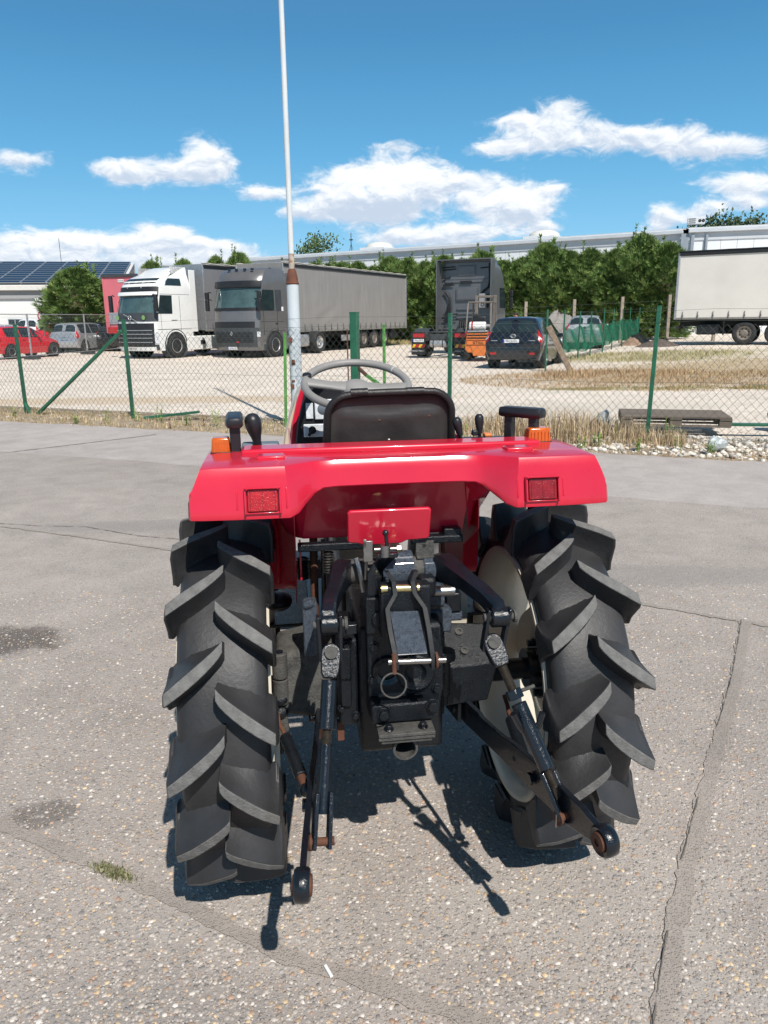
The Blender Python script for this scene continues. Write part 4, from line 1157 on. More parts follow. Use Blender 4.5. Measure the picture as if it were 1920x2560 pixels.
for s_, h_ in ((-13.7, 1.60), (-11.27, 1.56), (-8.86, 1.61), (-3.29, 1.64), (-.66, 1.69), (1.9, 1.70), (4.4, 1.70)): fence_post(s_, h_, lean=(-.012 if s_ < -5 else .035 if s_ == -.66 else 0))
fence_post(-4.72, 1.675, .108, name='gate_post')
fence_post(-4.28, 1.50, .035, .0, m_ltgreen, .03, 'slim_post')
fence_post(-5.86, 1.39, .035, .05, m_ltgreen, -.10, 'slim_post')
MB().bar(FL(-8.90, 1.45, -.03), FL(-11.02, -.02, -.03), .05, .05, up=(0, 1, 0)).build('brace', m_green, fence, bevel=.005)
MB().bar(FL(-11.24, .20, -.03), FL(-11.12, -.02, -.05), .05, .05, up=(0, 1, 0)).build('brace', m_green, fence, bevel=.005)
MB().bar(FL(-4.70, .93, .0), FL(-4.55, .80, .01), .045, .04, up=(0, 1, 0)).build('brace', m_rust, fence, bevel=.004)
MB().bar(FL(-4.55, .80, .01), FL(-4.24, .60, .02), .045, .04, up=(0, 1, 0)).build('brace', m_ltgreen, fence, bevel=.004)
for x_ in (-4.80,):
    MB().cyl(FL(x_, .0, -.08), FL(x_, 1.45, -.08), .010, n=8).build('latch_rod', m_rust, fence)


def wire_mesh(s0, s1, z0, z1a, z1b):
    w, h = .050, .055; n = int((s1 - s0) / w); Vs = []; Fs = []; r = .0028
    for i in range(n):
        top = z1a + (z1b - z1a) * (i / n); rows = int((top - z0) / h)
        o = len(Vs)
        for k in range(rows + 1):
            s = s0 + (i + ((i + k) % 2)) * w + .004 * sin(i * .7 + k * .3); z = z0 + k * h + .012 * sin(s * 1.3)
            y = .010 * sin(s * .9 + z * 2.) - .028 + (.0025 if (k + i) % 2 else -.0025)
            for a in (0, 2 * pi / 3, 4 * pi / 3):
                Vs.append((s + 3.0 + r * cos(a), y + r * sin(a), z))
            if k:
                b = o + (k - 1) * 3
                for q in range(3): Fs.append((b + q, b + (q + 1) % 3, b + 3 + (q + 1) % 3, b + 3 + q))
    me = tri_mesh('wire_mesh', Vs, Fs)
    ob = put('wire_mesh', me, m_wire, fence); ob['kind'] = 'stuff'


wire_mesh(-16.0, 6.0, .10, 1.42, 1.56)
for z0, z1, r_ in ((1.55, 1.70, .0016), (1.44, 1.56, .002), (.78, .80, .0018), (.11, .12, .0018)):
    pts = [FL(s, z0 + (z1 - z0) * (s + 16) / 22 - .02 * abs(sin(s * 1.27)), -.032) for s in np.linspace(-16, 6, 45)]
    MB().tube(pts, r_, 4).build('tension_wire', m_wire, fence, 80)

pole = thing('steel_pole', 'tall pale painted steel pole with a rusty reducing collar, standing at the fence', 'pole', (-1.300, 11.62, 0))
MB().cyl((0, 0, -.03), (0, 0, 2.10), .092, .088, 28).build('lower_tube', m_polepaint, pole, 50)
m = MB(); m.lathe([(.090, 2.09), (.098, 2.10), (.098, 2.115), (.087, 2.125), (.083, 2.18), (.060, 2.285), (.048, 2.30), (.047, 2.31)], (0, 0, 0), (0, 0, 1), 28); m.build('collar', m_polerust, pole, 40)
m = MB(); m.cyl((0, 0, 2.30), (0, 0, 2.52), .043, .041, 20); m.build('rusty_neck', mat('peeling_rust_paint', (.42, .36, .30), .7, var=.3, vscale=12, dirt_or_glint=(.25, .08, .03), dirt_or_glint_amt=.6, dscale=9), pole, 50)
MB().cyl((0, 0, 2.51), (0, 0, 9.5), .0405, .029, 20).build('upper_tube', m_poleupper, pole, 50)
for z in (.62, .98, 1.30, .70, .95): MB().box((-.035 + .02 * sin(z * 9), -.092, z), (.05, .008, .07 if z in (.62, .98, 1.30) else .03)).build('rusty_bracket', m_polerust, pole, bevel=.003)


# dry straw, tall grass and field grass: blades as one mass each
def blades(name, label, xs, ys, zs, hs, cols, lean=.5, wid=.006):
    n = len(xs); a = RNG.random(n) * 2 * pi; l = (RNG.random(n)) * lean
    w = wid * (.6 + .8 * RNG.random(n)) * (.5 + hs / .3 * .5)
    px, py = np.cos(a + pi / 2) * w, np.sin(a + pi / 2) * w
    dx, dy = np.cos(a) * hs * l, np.sin(a) * hs * l
    v = np.zeros((n, 5, 3), np.float32)
    v[:, 0] = np.stack([xs - px, ys - py, zs - .01], 1); v[:, 1] = np.stack([xs + px, ys + py, zs - .01], 1)
    v[:, 2] = np.stack([xs + px * .7 + dx * .4, ys + py * .7 + dy * .4, zs + hs * .6], 1); v[:, 3] = np.stack([xs - px * .7 + dx * .4, ys - py * .7 + dy * .4, zs + hs * .6], 1)
    v[:, 4] = np.stack([xs + dx, ys + dy, zs + hs * np.sqrt(np.maximum(0.06, 1 - l * l * .62))], 1)
    o = (np.arange(n) * 5)[:, None]
    f = np.concatenate([o + np.array([[0, 1, 2]]), o + np.array([[0, 2, 3]]), o + np.array([[3, 2, 4]])])
    pal = np.array(cols); c = pal[RNG.integers(0, len(pal), n)] * (.75 + .5 * RNG.random(n))[:, None]
    me = tri_mesh(name, v.reshape(-1, 3), f, np.repeat(c, 5, 0))
    mm = mat('dry_grass_blades', (.4, .3, .15), .8, var=.1, attr='tint', spec=.2)
    return tag(put(name, me, mm), label, 'grass', kind='stuff')


STRAW = [(.54, .42, .27), (.47, .35, .21), (.62, .52, .35), (.40, .29, .17), (.52, .38, .25), (.30, .28, .11)]


def verge_z(s, n):
    e = np.clip((n - 9.2) / .35, 0, 1) * np.clip((11.2 - n) / .5, 0, 1)
    hump = .035 + .10 * np.clip((s - .5) / 3., 0, 1)
    return -.025 + e * (hump + .03 * vnoise(s * 3.1, n * 3.3, 1.) + .02 * vnoise(s * 9.1, n * 8., 4.))


def on_verge(count, s0, s1, n0, n1, clump=0.):
    s = s0 + (s1 - s0) * RNG.random(count * 2); n = n0 + (n1 - n0) * RNG.random(count * 2)
    ok = vnoise(s * 2.3, n * 4.1, 2.) + .6 * vnoise(s * 6.3, n * 7.1, 5.) + RNG.random(count * 2) > clump
    s, n = s[ok][:count], n[ok][:count]
    P = np.outer(s, np.array(EX)[:2]) + np.outer(n, np.array(NX)[:2])
    return s, n, P[:, 0], P[:, 1], verge_z(s, n)


s_, n_, x_, y_, z_ = on_verge(16000, -15, -4.2, 9.22, 10.6, .60)
blades('dry_grass', 'short bleached grass along the verge under the fence, left of the pole', x_, y_, z_, .02 + .09 * RNG.random(len(x_)) ** 2.5, STRAW, 1.2, .005)
s_, n_, x_, y_, z_ = on_verge(6500, -4.2, 6, 9.30, 10.7, .8)
blades('dry_grass', 'straw-coloured grass among the rubble along the right-hand verge', x_, y_, z_, .03 + .11 * RNG.random(len(x_)) ** 2.2, STRAW + [(.42, .22, .13)], 1.2, .005)
s_, n_, x_, y_, z_ = on_verge(5200, -3.9, -.2, 9.75, 10.7, .55)
hh = .10 + .36 * RNG.random(len(x_)) * np.clip(1.2 - np.abs((s_ + 1.9) / 1.9), .25, 1)
blades('tall_dry_grass', 'tall dry grass clump behind the tractor by the fence', x_, y_, z_, hh, STRAW[:5] + [(.56, .42, .26)], .75, .004)


def field(count, cx, cy, rx, ry, h, cols, name, label, wid=.008):
    a = RNG.random(count) * 2 * pi; r = np.sqrt(RNG.random(count))
    x = cx + rx * r * np.cos(a); y = cy + ry * r * np.sin(a)
    ok = vnoise(x * .9, y * 1.1, 3.) + .7 * vnoise(x * 2.7, y * 2.3, 1.) + RNG.random(count) * 1.1 > .25
    x, y = x[ok], y[ok]
    blades(name, label, x, y, terrain(x, y) - .03, h * (.3 + RNG.random(len(x))), cols, .9, wid)


field(20000, 7.2, 20.0, 5.2, 3.4, .075, [(.40, .26, .14), (.46, .33, .19), (.38, .24, .13), (.50, .40, .25)], 'field_grass', 'rusty brown dry grass patch beyond the fence, beside the leaning plank', .009)
field(2600, 6.6, 21.6, 2.4, 1.2, .20, [(.44, .29, .16), (.48, .34, .20)], 'field_grass', 'taller dry grass tufts at the foot of the leaning plank', .007)
field(12000, 12.2, 23.6, 6., 3.8, .06, [(.48, .38, .22), (.44, .33, .18), (.40, .35, .18)], 'field_grass', 'thin yellowed grass in front of the white curtain trailer', .009)
field(3500, 6.6, 17.4, 3.0, .45, .045, [(.22, .23, .08), (.30, .27, .10), (.38, .31, .15)], 'low_green_growth', 'low green ground cover patch left of the right fence post', .010)
field(3500, 10.0, 17.3, 2.4, .45, .045, [(.22, .23, .08), (.30, .27, .10), (.38, .31, .15)], 'low_green_growth', 'low green ground cover patch right of the right fence post', .010)
field(6000, 9.5, 29.5, 4.5, 2.6, .12, [(.32, .31, .14), (.38, .34, .16), (.46, .39, .22)], 'field_grass', 'pale green grass behind the green netting', .012)
field(4000, 2.5, 52., 5., 4., .20, [(.40, .30, .15), (.30, .28, .12)], 'field_grass', 'dry grass strip at the foot of the cypress hedge', .02)

# weeds
m_weed = mat('weed_leaf', (.22, .32, .07), .65, var=.25, vscale=30)
m_weedred = mat('withered_red_weed', (.24, .085, .045), .75, var=.3, vscale=30)


def weed_mesh(seed, h, material):
    rnd = random.Random(seed); m = MB()
    for st in range(rnd.choice((2, 3, 4))):
        bx, by = rnd.uniform(-.04, .04), rnd.uniform(-.04, .04); hh = h * rnd.uniform(.55, 1); lx, ly = rnd.uniform(-.25, .25) * hh, rnd.uniform(-.25, .25) * hh
        m.tube([(bx, by, -.02), (bx + lx * .4, by + ly * .4, hh * .5), (bx + lx, by + ly, hh)], [.0035, .003, .0015], 4)
        for k in range(int(11 + hh * 26)):
            t = .12 + .88 * rnd.random(); a = rnd.random() * 2 * pi; L = rnd.uniform(.025, .06) * (1.15 - .5 * t)
            p = Vector((bx + lx * t, by + ly * t, hh * t)); d = Vector((cos(a), sin(a), rnd.uniform(.1, .9))).normalized(); sd = d.cross(Vector((0, 0, 1))).normalized() * L * .20
            m.add([p, p + d * L * .5 + sd, p + d * L, p + d * L * .5 - sd], [(0, 1, 2, 3)])
    me = m.mesh('weed', 0, False); me.materials.append(material)
    return me


WM = [weed_mesh(3, .22, m_weed), weed_mesh(5, .16, m_weed), weed_mesh(9, .30, m_weed)]
WR = weed_mesh(14, .30, m_weedred)
GW = 'leafy weeds along the fence'
weeds = [(-6.35, 13.15, 1, 'low green weed at the far left fence post'), (-5.0, 12.35, 1, 'green weed in the straw between the two left fence posts'), (-4.45, 12.35, 0, 'green weed just left of the braced fence post'),
         (-4.0, 12.3, 0, 'green weed just right of the braced fence post'), (-3.55, 12.1, 2, 'tallest green weed right of the braced fence post'), (-3.05, 11.75, 1, 'green weed left of the withered red one'), (-2.55, 11.6, 2, 'green weed right of the withered red one'),
         (-2.0, 11.35, 1, 'small green weed left of the pole by the road'), (1.05, 9.98, 2, 'upright green weed in the tall straw behind the tractor'), (2.72, 9.45, 1, 'small weed left of the pallet'), (3.02, 9.85, 0, 'green weed against the front of the pallet'),
         (3.05, 9.05, 1, 'weed at the road edge, near the right fence post'), (3.55, 9.0, 0, 'larger weed at the road edge in front of the pallet'), (3.85, 8.85, 1, 'weed nearest the crumpled plastic'), (3.62, 9.55, 2, 'bright green weed growing in front of the pallet boards'),
         (2.45, 9.30, 1, 'small weed at the foot of the stones behind the fender')]
for x, y, k, lb in weeds:
    s = x * EX.x + y * EX.y; n = x * NX.x + y * NX.y
    o = put('weed', WM[k], None); o.location = (x, y, float(verge_z(np.array(s), np.array(n)))); o.rotation_euler = (0, 0, x * 7); o.scale = (1.25, 1.25, 1.2); tag(o, lb, 'weed', GW)
for x, y, lb in ((-2.75, 11.62, 'withered reddish-brown weed left of the pole'), (-3.25, 11.55, 'small withered reddish weed by the road edge')):
    s = x * EX.x + y * EX.y; n = x * NX.x + y * NX.y
    o = put('withered_weed', WR, None); o.location = (x, y, float(verge_z(np.array(s), np.array(n)))); o.scale = (1, 1, 1 if x > -3 else .6); tag(o, lb, 'weed')

# rubble: small stones as a mass, larger ones singly
m_stone = mat('pale_limestone', (.62, .58, .51), .85, var=.18, vscale=14, bump=.004, bscale=30, attr=None)


def rock_arrays(n, x, y, z, r):
    ico = [(0, 0, 1)] + [(.894 * cos(2 * pi * k / 5), .894 * sin(2 * pi * k / 5), .447) for k in range(5)] + [(.894 * cos(2 * pi * (k + .5) / 5), .894 * sin(2 * pi * (k + .5) / 5), -.447) for k in range(5)] + [(0, 0, -1)]
    fc = [(0, 1 + k, 1 + (k + 1) % 5) for k in range(5)] + [(1 + k, 6 + k, 1 + (k + 1) % 5) for k in range(5)] + [(1 + (k + 1) % 5, 6 + k, 6 + (k + 1) % 5) for k in range(5)] + [(11, 6 + (k + 1) % 5, 6 + k) for k in range(5)]
    b = np.array(ico)[None] * (1 + .5 * (RNG.random((n, 12, 1)) - .5)) * (np.array([1, .8, .6])[None, None] * (.8 + .4 * RNG.random((n, 1, 3))))
    a = RNG.random(n) * 2 * pi; c_, s_ = np.cos(a)[:, None], np.sin(a)[:, None]
    X = b[..., 0] * c_ - b[..., 1] * s_; Y = b[..., 0] * s_ + b[..., 1] * c_
    v = np.stack([X * r[:, None] + x[:, None], Y * r[:, None] + y[:, None], b[..., 2] * r[:, None] + z[:, None]], -1)
    f = (np.array(fc)[None] + (np.arange(n) * 12)[:, None, None]).reshape(-1, 3)
    return v.reshape(-1, 3), f


s_, n_, x_, y_, z_ = on_verge(7500, -3.6, 6, 9.40, 11.1, .0)
r_ = .010 + .042 * RNG.random(len(x_)) ** 2.6
v_, f_ = rock_arrays(len(x_), x_, y_, z_ + r_ * .1, r_)
c_ = np.array([(.60, .55, .48), (.70, .66, .60), (.48, .43, .36), (.40, .37, .33), (.66, .60, .52)])[RNG.integers(0, 5, len(x_))]
me = tri_mesh('rubble', v_, f_, np.repeat(c_, 12, 0))
tag(put('rubble', me, mat('rubble_stone', (.6, .55, .5), .85, var=.12, vscale=30, attr='tint')), 'loose pale limestone rubble along the right-hand verge', 'rubble', kind='stuff')
s_, n_, x_, y_, z_ = on_verge(1400, -15, -3.6, 9.6, 11.0, .3)
r_ = .006 + .018 * RNG.random(len(x_)) ** 2.5
v_, f_ = rock_arrays(len(x_), x_, y_, z_ + r_ * .1, r_)
me = tri_mesh('rubble', v_, f_, np.repeat(np.array([(.60, .54, .46), (.68, .62, .54), (.45, .38, .30)])[RNG.integers(0, 3, len(x_))], 12, 0))
tag(put('rubble', me, MATS['rubble_stone']), 'small loose stones along the left-hand verge', 'rubble', kind='stuff')
for x, y, r, lb, dark in ((2.62, 10.25, .13, 'large white limestone lump left of the pallet', 0), (2.45, 10.05, .09, 'white stone in front of the large limestone lump', 0), (2.86, 10.0, .075, 'dark grey stone beside the limestone lump', 1), (2.30, 10.35, .08, 'white stone at the edge of the tall straw', 0),
                         (4.55, 9.35, .09, 'white stone right of the pallet, near the frame edge', 0), (4.62, 9.0, .07, 'pale stone nearest the road at far right', 0), (2.10, 9.75, .06, 'small pale stone behind the right indicator lamp', 0), (4.15, 9.1, .06, 'pale stone between pallet and crumpled plastic', 0)):
    s = x * EX.x + y * EX.y; n = x * NX.x + y * NX.y
    v_, f_ = rock_arrays(1, np.array([0.]), np.array([0.]), np.array([0.]), np.array([r]))
    me = tri_mesh('limestone_rock', v_, f_)
    o = put('limestone_rock', me, m_stone if not dark else mat('dark_stone', (.10, .095, .09), .8, var=.3, vscale=20)); o.location = (x, y, float(verge_z(np.array(s), np.array(n))) + r * .30)
    tag(o, lb, 'rock')
# clear plastic and wrapping litter
m_film = mat('crumpled_plastic_film', (.62, .68, .70), .25, var=.2, vscale=20, trans=.35, bump=.01, bscale=30)


def crumple(name, x, y, z, r, sc, material, label, cat):
    m = MB(); m.sphere((0, 0, 0), r, 14, 9, sc)
    m.v = [tuple(Vector(p) * (1 + .35 * float(vnoise(np.array(p[0] / r * 2.3 + x), np.array(p[1] / r * 2.1 + p[2] / r * 1.7), x)))) for p in m.v]
    o = m.build(name, material, None, 25, loc=(x, y, z)); return tag(o, label, cat)


crumple('crumpled_plastic', 3.98, 8.98, .095, .11, (1, .7, .75), m_film, 'crumpled clear plastic sheet at the road edge, far right', 'litter')
crumple('litter_bag', 3.02, 10.42, .20, .14, (.75, .6, .9), m_film, 'crumpled silvery film leaning on the left end of the pallet', 'litter')

# pallet
m_wood = mat('weathered_grey_wood', (.155, .125, .10), .85, var=.35, vscale=5, bump=.004, bscale=30, dirt_or_glint=(.06, .048, .04), dirt_or_glint_amt=.3, dscale=6, stretch=(.25, 4, 4))
pal = thing('wooden_pallet', 'weathered grey wooden pallet lying on the rubble behind the right fence post', 'pallet', (4.12, 10.80, .10), radians(-14)); pal.scale = (1.14, 1.0, 1.0)
for i in range(6):
    MB().box((0, -.36 + .147 * i, .132), (1.25, .118, .024), (0, 0, radians(random.uniform(-.6, .6)))).build('deck_board', m_wood, pal, bevel=.003)
for x in (-.56, 0, .56):
    for y in (-.36, 0, .36): MB().box((x, y, .058), (.14, .10, .074)).build('block', m_wood, pal, bevel=.003)
for x in (-.56, 0, .56): MB().box((x, 0, .108), (.14, .84, .022)).build('stringer_board', m_wood, pal, bevel=.002)
for y in (-.36, 0, .36): MB().box((0, y, .010), (1.25, .10, .022)).build('base_board', m_wood, pal, bevel=.002)
o = MB().box((0, 0, 0), (1.5, .12, .035)).build('green_plank', m_green, None, bevel=.004, loc=(5.42, 10.22, .135)); o.rotation_euler = (0, 0, radians(-10)); tag(o, 'dark green plank lying on the rubble right of the pallet', 'plank')
o = MB().bar((0, 0, 0), (.95, -.10, .10), .07, .04).build('green_plank', m_green, None, bevel=.005, loc=(-3.95, 12.55, .05)); tag(o, 'weathered green plank lying behind the braced fence post', 'plank')
bag = thing('grey_canister', 'grey plastic canister lying on the rubble at the right edge of the frame', 'canister', (5.62, 10.72, .10), radians(-12))
MB().box((.15, 0, .12), (.52, .30, .24)).build('body', mat('grey_plastic_canister', (.27, .28, .28), .6, var=.2), bag, bevel=.05, seg=3)
MB().tube([(-.02, 0, .23), (.02, 0, .30), (.2, 0, .31), (.25, 0, .24)], .02, 8).build('handle', m_grip, bag)
MB().cyl((-.10, 0, .10), (-.16, 0, .08), .07, .055, 14).build('spout', m_grip, bag)

# small things on the concrete
o = MB().cyl((0, 0, 0), (.030, .020, 0), .0045, n=10).build('cigarette_butt', mat('white_paper', (.80, .79, .76), .8, var=.05), None, loc=(-.163, 1.585, .0085)); o.rotation_euler = (0, 0, radians(-95)); tag(o, 'white cigarette stub lying on the concrete by the joint', 'cigarette')
xs = -.82 + .032 * RNG.standard_normal(700); ys = 1.935 - .45 * (xs + .82) + .010 * RNG.standard_normal(700)
blades('grass_tuft', 'small green-grey moss tuft growing in the concrete joint, lower left', xs, ys, np.full(700, .004), .006 + .012 * RNG.random(700), [(.13, .15, .06), (.20, .20, .10), (.28, .25, .17)], .95, .004)

# ------------------------------------------------------------------ vehicles
m_tyre2 = mat('road_tyre', (.022, .022, .023), .75, var=.3, vscale=6, dirt_or_glint=(.16, .135, .11), dirt_or_glint_amt=.2, dscale=5)
m_glass = mat('dark_vehicle_glass', (.018, .030, .034), .05, var=.3, vscale=2.2, spec=.7, rvar=.0)
m_wscreen = mat('windscreen_glass', (.05, .085, .085), .04, var=.5, vscale=1.6, spec=.8, rvar=.0)
m_trim = mat('black_trim', (.014, .015, .017), .5, var=.2, vscale=6, dirt_or_glint=(.08, .07, .06), dirt_or_glint_amt=.12)
m_greytrim = mat('dark_grey_trim', (.045, .050, .055), .5, var=.2, vscale=6, dirt_or_glint=(.16, .14, .11), dirt_or_glint_amt=.12)
m_truckwhite = mat('white_truck_paint', (.74, .74, .72), .28, var=.04, vscale=2, coat=.4, dirt_or_glint=(.45, .40, .33), dirt_or_glint_amt=.08)
m_truckgrey = mat('metallic_grey_truck_paint', (.155, .150, .150), .34, metal=.35, var=.08, vscale=2, coat=.5, dirt_or_glint=(.24, .21, .18), dirt_or_glint_amt=.10)
m_truckdark = mat('charcoal_truck_paint', (.105, .110, .118), .36, metal=.2, var=.12, vscale=2, coat=.4, dirt_or_glint=(.13, .12, .105), dirt_or_glint_amt=.14)
m_curtgrey = mat('grey_pvc_curtain', (.245, .235, .225), .62, var=.12, vscale=1.6, dirt_or_glint=(.15, .145, .14), dirt_or_glint_amt=.25, dscale=1.8, stretch=(1, 3., .35), bump=.012, bscale=2.5)
m_curtgrey2 = mat('plain_grey_pvc_curtain', (.185, .185, .195), .6, var=.05, vscale=1.2)
m_curtwhite = mat('dirty_white_pvc_curtain', (.66, .63, .58), .6, var=.06, vscale=.9, dirt_or_glint=(.50, .46, .40), dirt_or_glint_amt=.25, dscale=1.1, bump=.008, bscale=2.)
m_curtred = mat('faded_red_trailer', (.55, .14, .17), .6, var=.07, vscale=1.2, dirt_or_glint=(.38, .12, .12), dirt_or_glint_amt=.2)
m_roofcover = mat('dusty_roof_cover', (.40, .375, .335), .8, var=.2, vscale=3, bump=.01, bscale=6)
m_chassis = mat('dark_chassis', (.020, .020, .021), .7, var=.3, vscale=5, dirt_or_glint=(.10, .085, .07), dirt_or_glint_amt=.2)
m_alu = mat('aluminium_wheel', (.55, .55, .55), .35, metal=.8, var=.2, vscale=8, dirt_or_glint=(.20, .17, .14), dirt_or_glint_amt=.25, dscale=6)
m_stwheel = mat('dusty_steel_wheel', (.22, .19, .16), .6, metal=.3, var=.3, vscale=9, dirt_or_glint=(.10, .07, .05), dirt_or_glint_amt=.3)
m_headlamp = mat('clear_headlamp', (.55, .57, .60), .08, var=.5, vscale=14, spec=.8, coat=.5)
m_plate = mat('number_plate_white', (.72, .73, .73), .4, var=.05)
m_euro = mat('euro_band_blue', (.01, .04, .30), .4)
m_ink = mat('plate_ink', (.01, .01, .012), .5, var=0)
m_white = mat('white_marking', (.72, .72, .70), .5, var=.05)
m_ylw = mat('warning_yellow', (.85, .48, .02), .5, var=.08)
m_orange = mat('forklift_orange', (.62, .17, .035), .5, var=.12, vscale=6, dirt_or_glint=(.16, .09, .06), dirt_or_glint_amt=.2, dscale=7, coat=.2)
m_galv = mat('galvanised_tube', (.40, .41, .42), .45, metal=.6, var=.2, vscale=8)
UPX = (pi / 2, 0, 0)


class Loft:
    """stack of rings that can be sampled and skinned with proud patches"""
    def __init__(s, rings): s.r = [[Vector(p) for p in q] for q in rings]
    def at(s, a, b):
        na = len(s.r) - 1; nb = len(s.r[0]) - 1
        a = min(max(a, 0), na - 1e-6); b = min(max(b, 0), nb - 1e-6); i = int(a); j = int(b); fa = a - i; fb = b - j
        p = s.r[i][j].lerp(s.r[i][j + 1], fb); q = s.r[i + 1][j].lerp(s.r[i + 1][j + 1], fb)
        return p.lerp(q, fa)
    def patch(s, a0, a1, b0, b1, off, nu=4, nv=8, centre=None, a0e=None, a1e=None, thick=.03):
        """patch between stack params a0..a1 and ring params b0..b1; a0e/a1e: other limits at b1"""
        rows = []; c = centre
        for u in range(nu + 1):
            row = []
            for v in range(nv + 1):
                tv = v / nv
                lo = a0 if a0e is None else a0 + (a0e - a0) * tv; hi = a1 if a1e is None else a1 + (a1e - a1) * tv
                a = lo + (hi - lo) * u / nu; b = b0 + (b1 - b0) * tv
                p = s.at(a, b); e = .02
                du = s.at(a + e, b) - s.at(a - e, b); dv = s.at(a, b + e) - s.at(a, b - e)
                n = du.cross(dv)
                n = n.normalized() if n.length > 1e-9 else Vector((0, 0, 1))
                cc = c if c is not None else Vector((0, p.y, p.z))
                if n.dot(p - cc) < 0: n = -n
                row.append((p, n))
            rows.append(row)
        m = MB(); m.grid([[p + n * off for p, n in r] for r in rows])
        # skirt back to the body
        o = len(m.v); top = [[p + n * off for p, n in r] for r in rows]; bot = [[p - n * thick for p, n in r] for r in rows]
        def strip(ps, qs):
            for k in range(len(ps) - 1): m.add([ps[k], ps[k + 1], qs[k + 1], qs[k]], [(0, 1, 2, 3)])
        strip(top[0], bot[0]); strip(top[-1], bot[-1]); strip([r[0] for r in top], [r[0] for r in bot]); strip([r[-1] for r in top], [r[-1] for r in bot])
        return m


WHEELS = {}


def wheel(parent, x, y, r, w, kind='steel', side=1, z=None, name='wheel'):
    key = (round(r, 3), round(w, 3), kind, side)
    if key not in WHEELS:
        t = MB().lathe([(r * .58, -w * .42), (r * .66, -w * .5), (r * .92, -w * .5), (r * .985, -w * .40), (r, -w * .2), (r, w * .2), (r * .985, w * .40), (r * .92, w * .5), (r * .66, w * .5), (r * .58, w * .42)], (0, 0, 0), (1, 0, 0), 36, closed=True).mesh('tyre', 50)
        t.materials.append(m_tyre2)
        d = MB(); rr = r * .60
        d.lathe([(rr, .44 * w * side), (rr * .95, .46 * w * side), (rr * .86, .30 * w * side), (rr * .62, .22 * w * side), (rr * .40, .34 * w * side), (rr * .22, .36 * w * side), (.001, .37 * w * side)], (0, 0, 0), (1, 0, 0), 28)
        dm = d.mesh('rim', 40); dm.materials.append({'steel': m_stwheel, 'alu': m_alu}[kind])
        h = MB()
        n = 5 if r < .4 else 8
        for k in range(n):
            a = 2 * pi * (k + .5) / n
            h.cyl((.20 * w * side, cos(a) * rr * .66, sin(a) * rr * .66), ((.315 if r < .4 else .27) * w * side, cos(a) * rr * .68, sin(a) * rr * .68), rr * (.19 if r < .4 else .11), n=10)
        hm = h.mesh('wheel_holes', 30); hm.materials.append(m_trim)
        WHEELS[key] = (t, dm, hm)
    t, dm, hm = WHEELS[key]
    o = put(name, t, None, parent, loc=(x, y, r if z is None else z))
    put('rim', dm, None, o); k = put('wheel_holes', hm, None, o); k['kind'] = 'stuff'
    return o


# ---- lorry cabs: rings stacked upwards, front at y = 0, cab reaching back to y = -L
QF = [-1, -.96, -.87, -.68, -.36, 0, .36, .68, .87, .96, 1]


def cab_rings(sec, L):
    out = []
    for z, yf, hw, yr in sec:
        k = .30
        ring = [(-hw, -L + yr, z), (-hw, -L * .62, z), (-hw, yf - k - .10, z)]
        ring += [(q * hw * (.999 if abs(q) == 1 else 1), yf - k * abs(q) ** 4.5 - .03 * q * q, z) for q in QF]
        ring += [(hw, yf - k - .10, z), (hw, -L * .62, z), (hw, -L + yr, z)]
        out.append(ring)
    return out


def zpar(sec, z):
    for i in range(len(sec) - 1):
        if sec[i][0] <= z <= sec[i + 1][0]: return i + (z - sec[i][0]) / (sec[i + 1][0] - sec[i][0])
    return 0 if z < sec[0][0] else len(sec) - 1


def cab(parent, sec, L, paint):
    lf = Loft(cab_rings(sec, L))
    b = MB().loft([list(r) for r in lf.r]).build('cab', paint, parent, 34)
    return lf, b


def mirror(parent, x, y, z, h, sg):
    m = MB().box((x, y, z), (.17, .14, h)).build('mirror', m_trim, parent, bevel=.03, seg=3)
    MB().tube([(x, y, z + h * .4), (x - sg * .14, y - .02, z + h * .52), (x - sg * .22, y - .04, z + h * .45)], .022, 8).build('mirror_arm', m_trim, m)
    return m


def eu_plate(parent, x, y, z, body, rotz=0., w=.52, h=.115, out=-1, size=None):
    p = MB().box((0, 0, 0), (w, .014, h)).build('number_plate', m_plate, parent, bevel=.003)
    p.location = (x, y, z); p.rotation_euler = (0, 0, rotz)
    MB().box((-w / 2 + .026, -.0085, 0), (.048, .004, h * .94)).build('euro_band', m_euro, p)
    text(body, size or h * .86, m_ink, p, (.024, -.0080, 0), UPX, sx=.86)
    return p


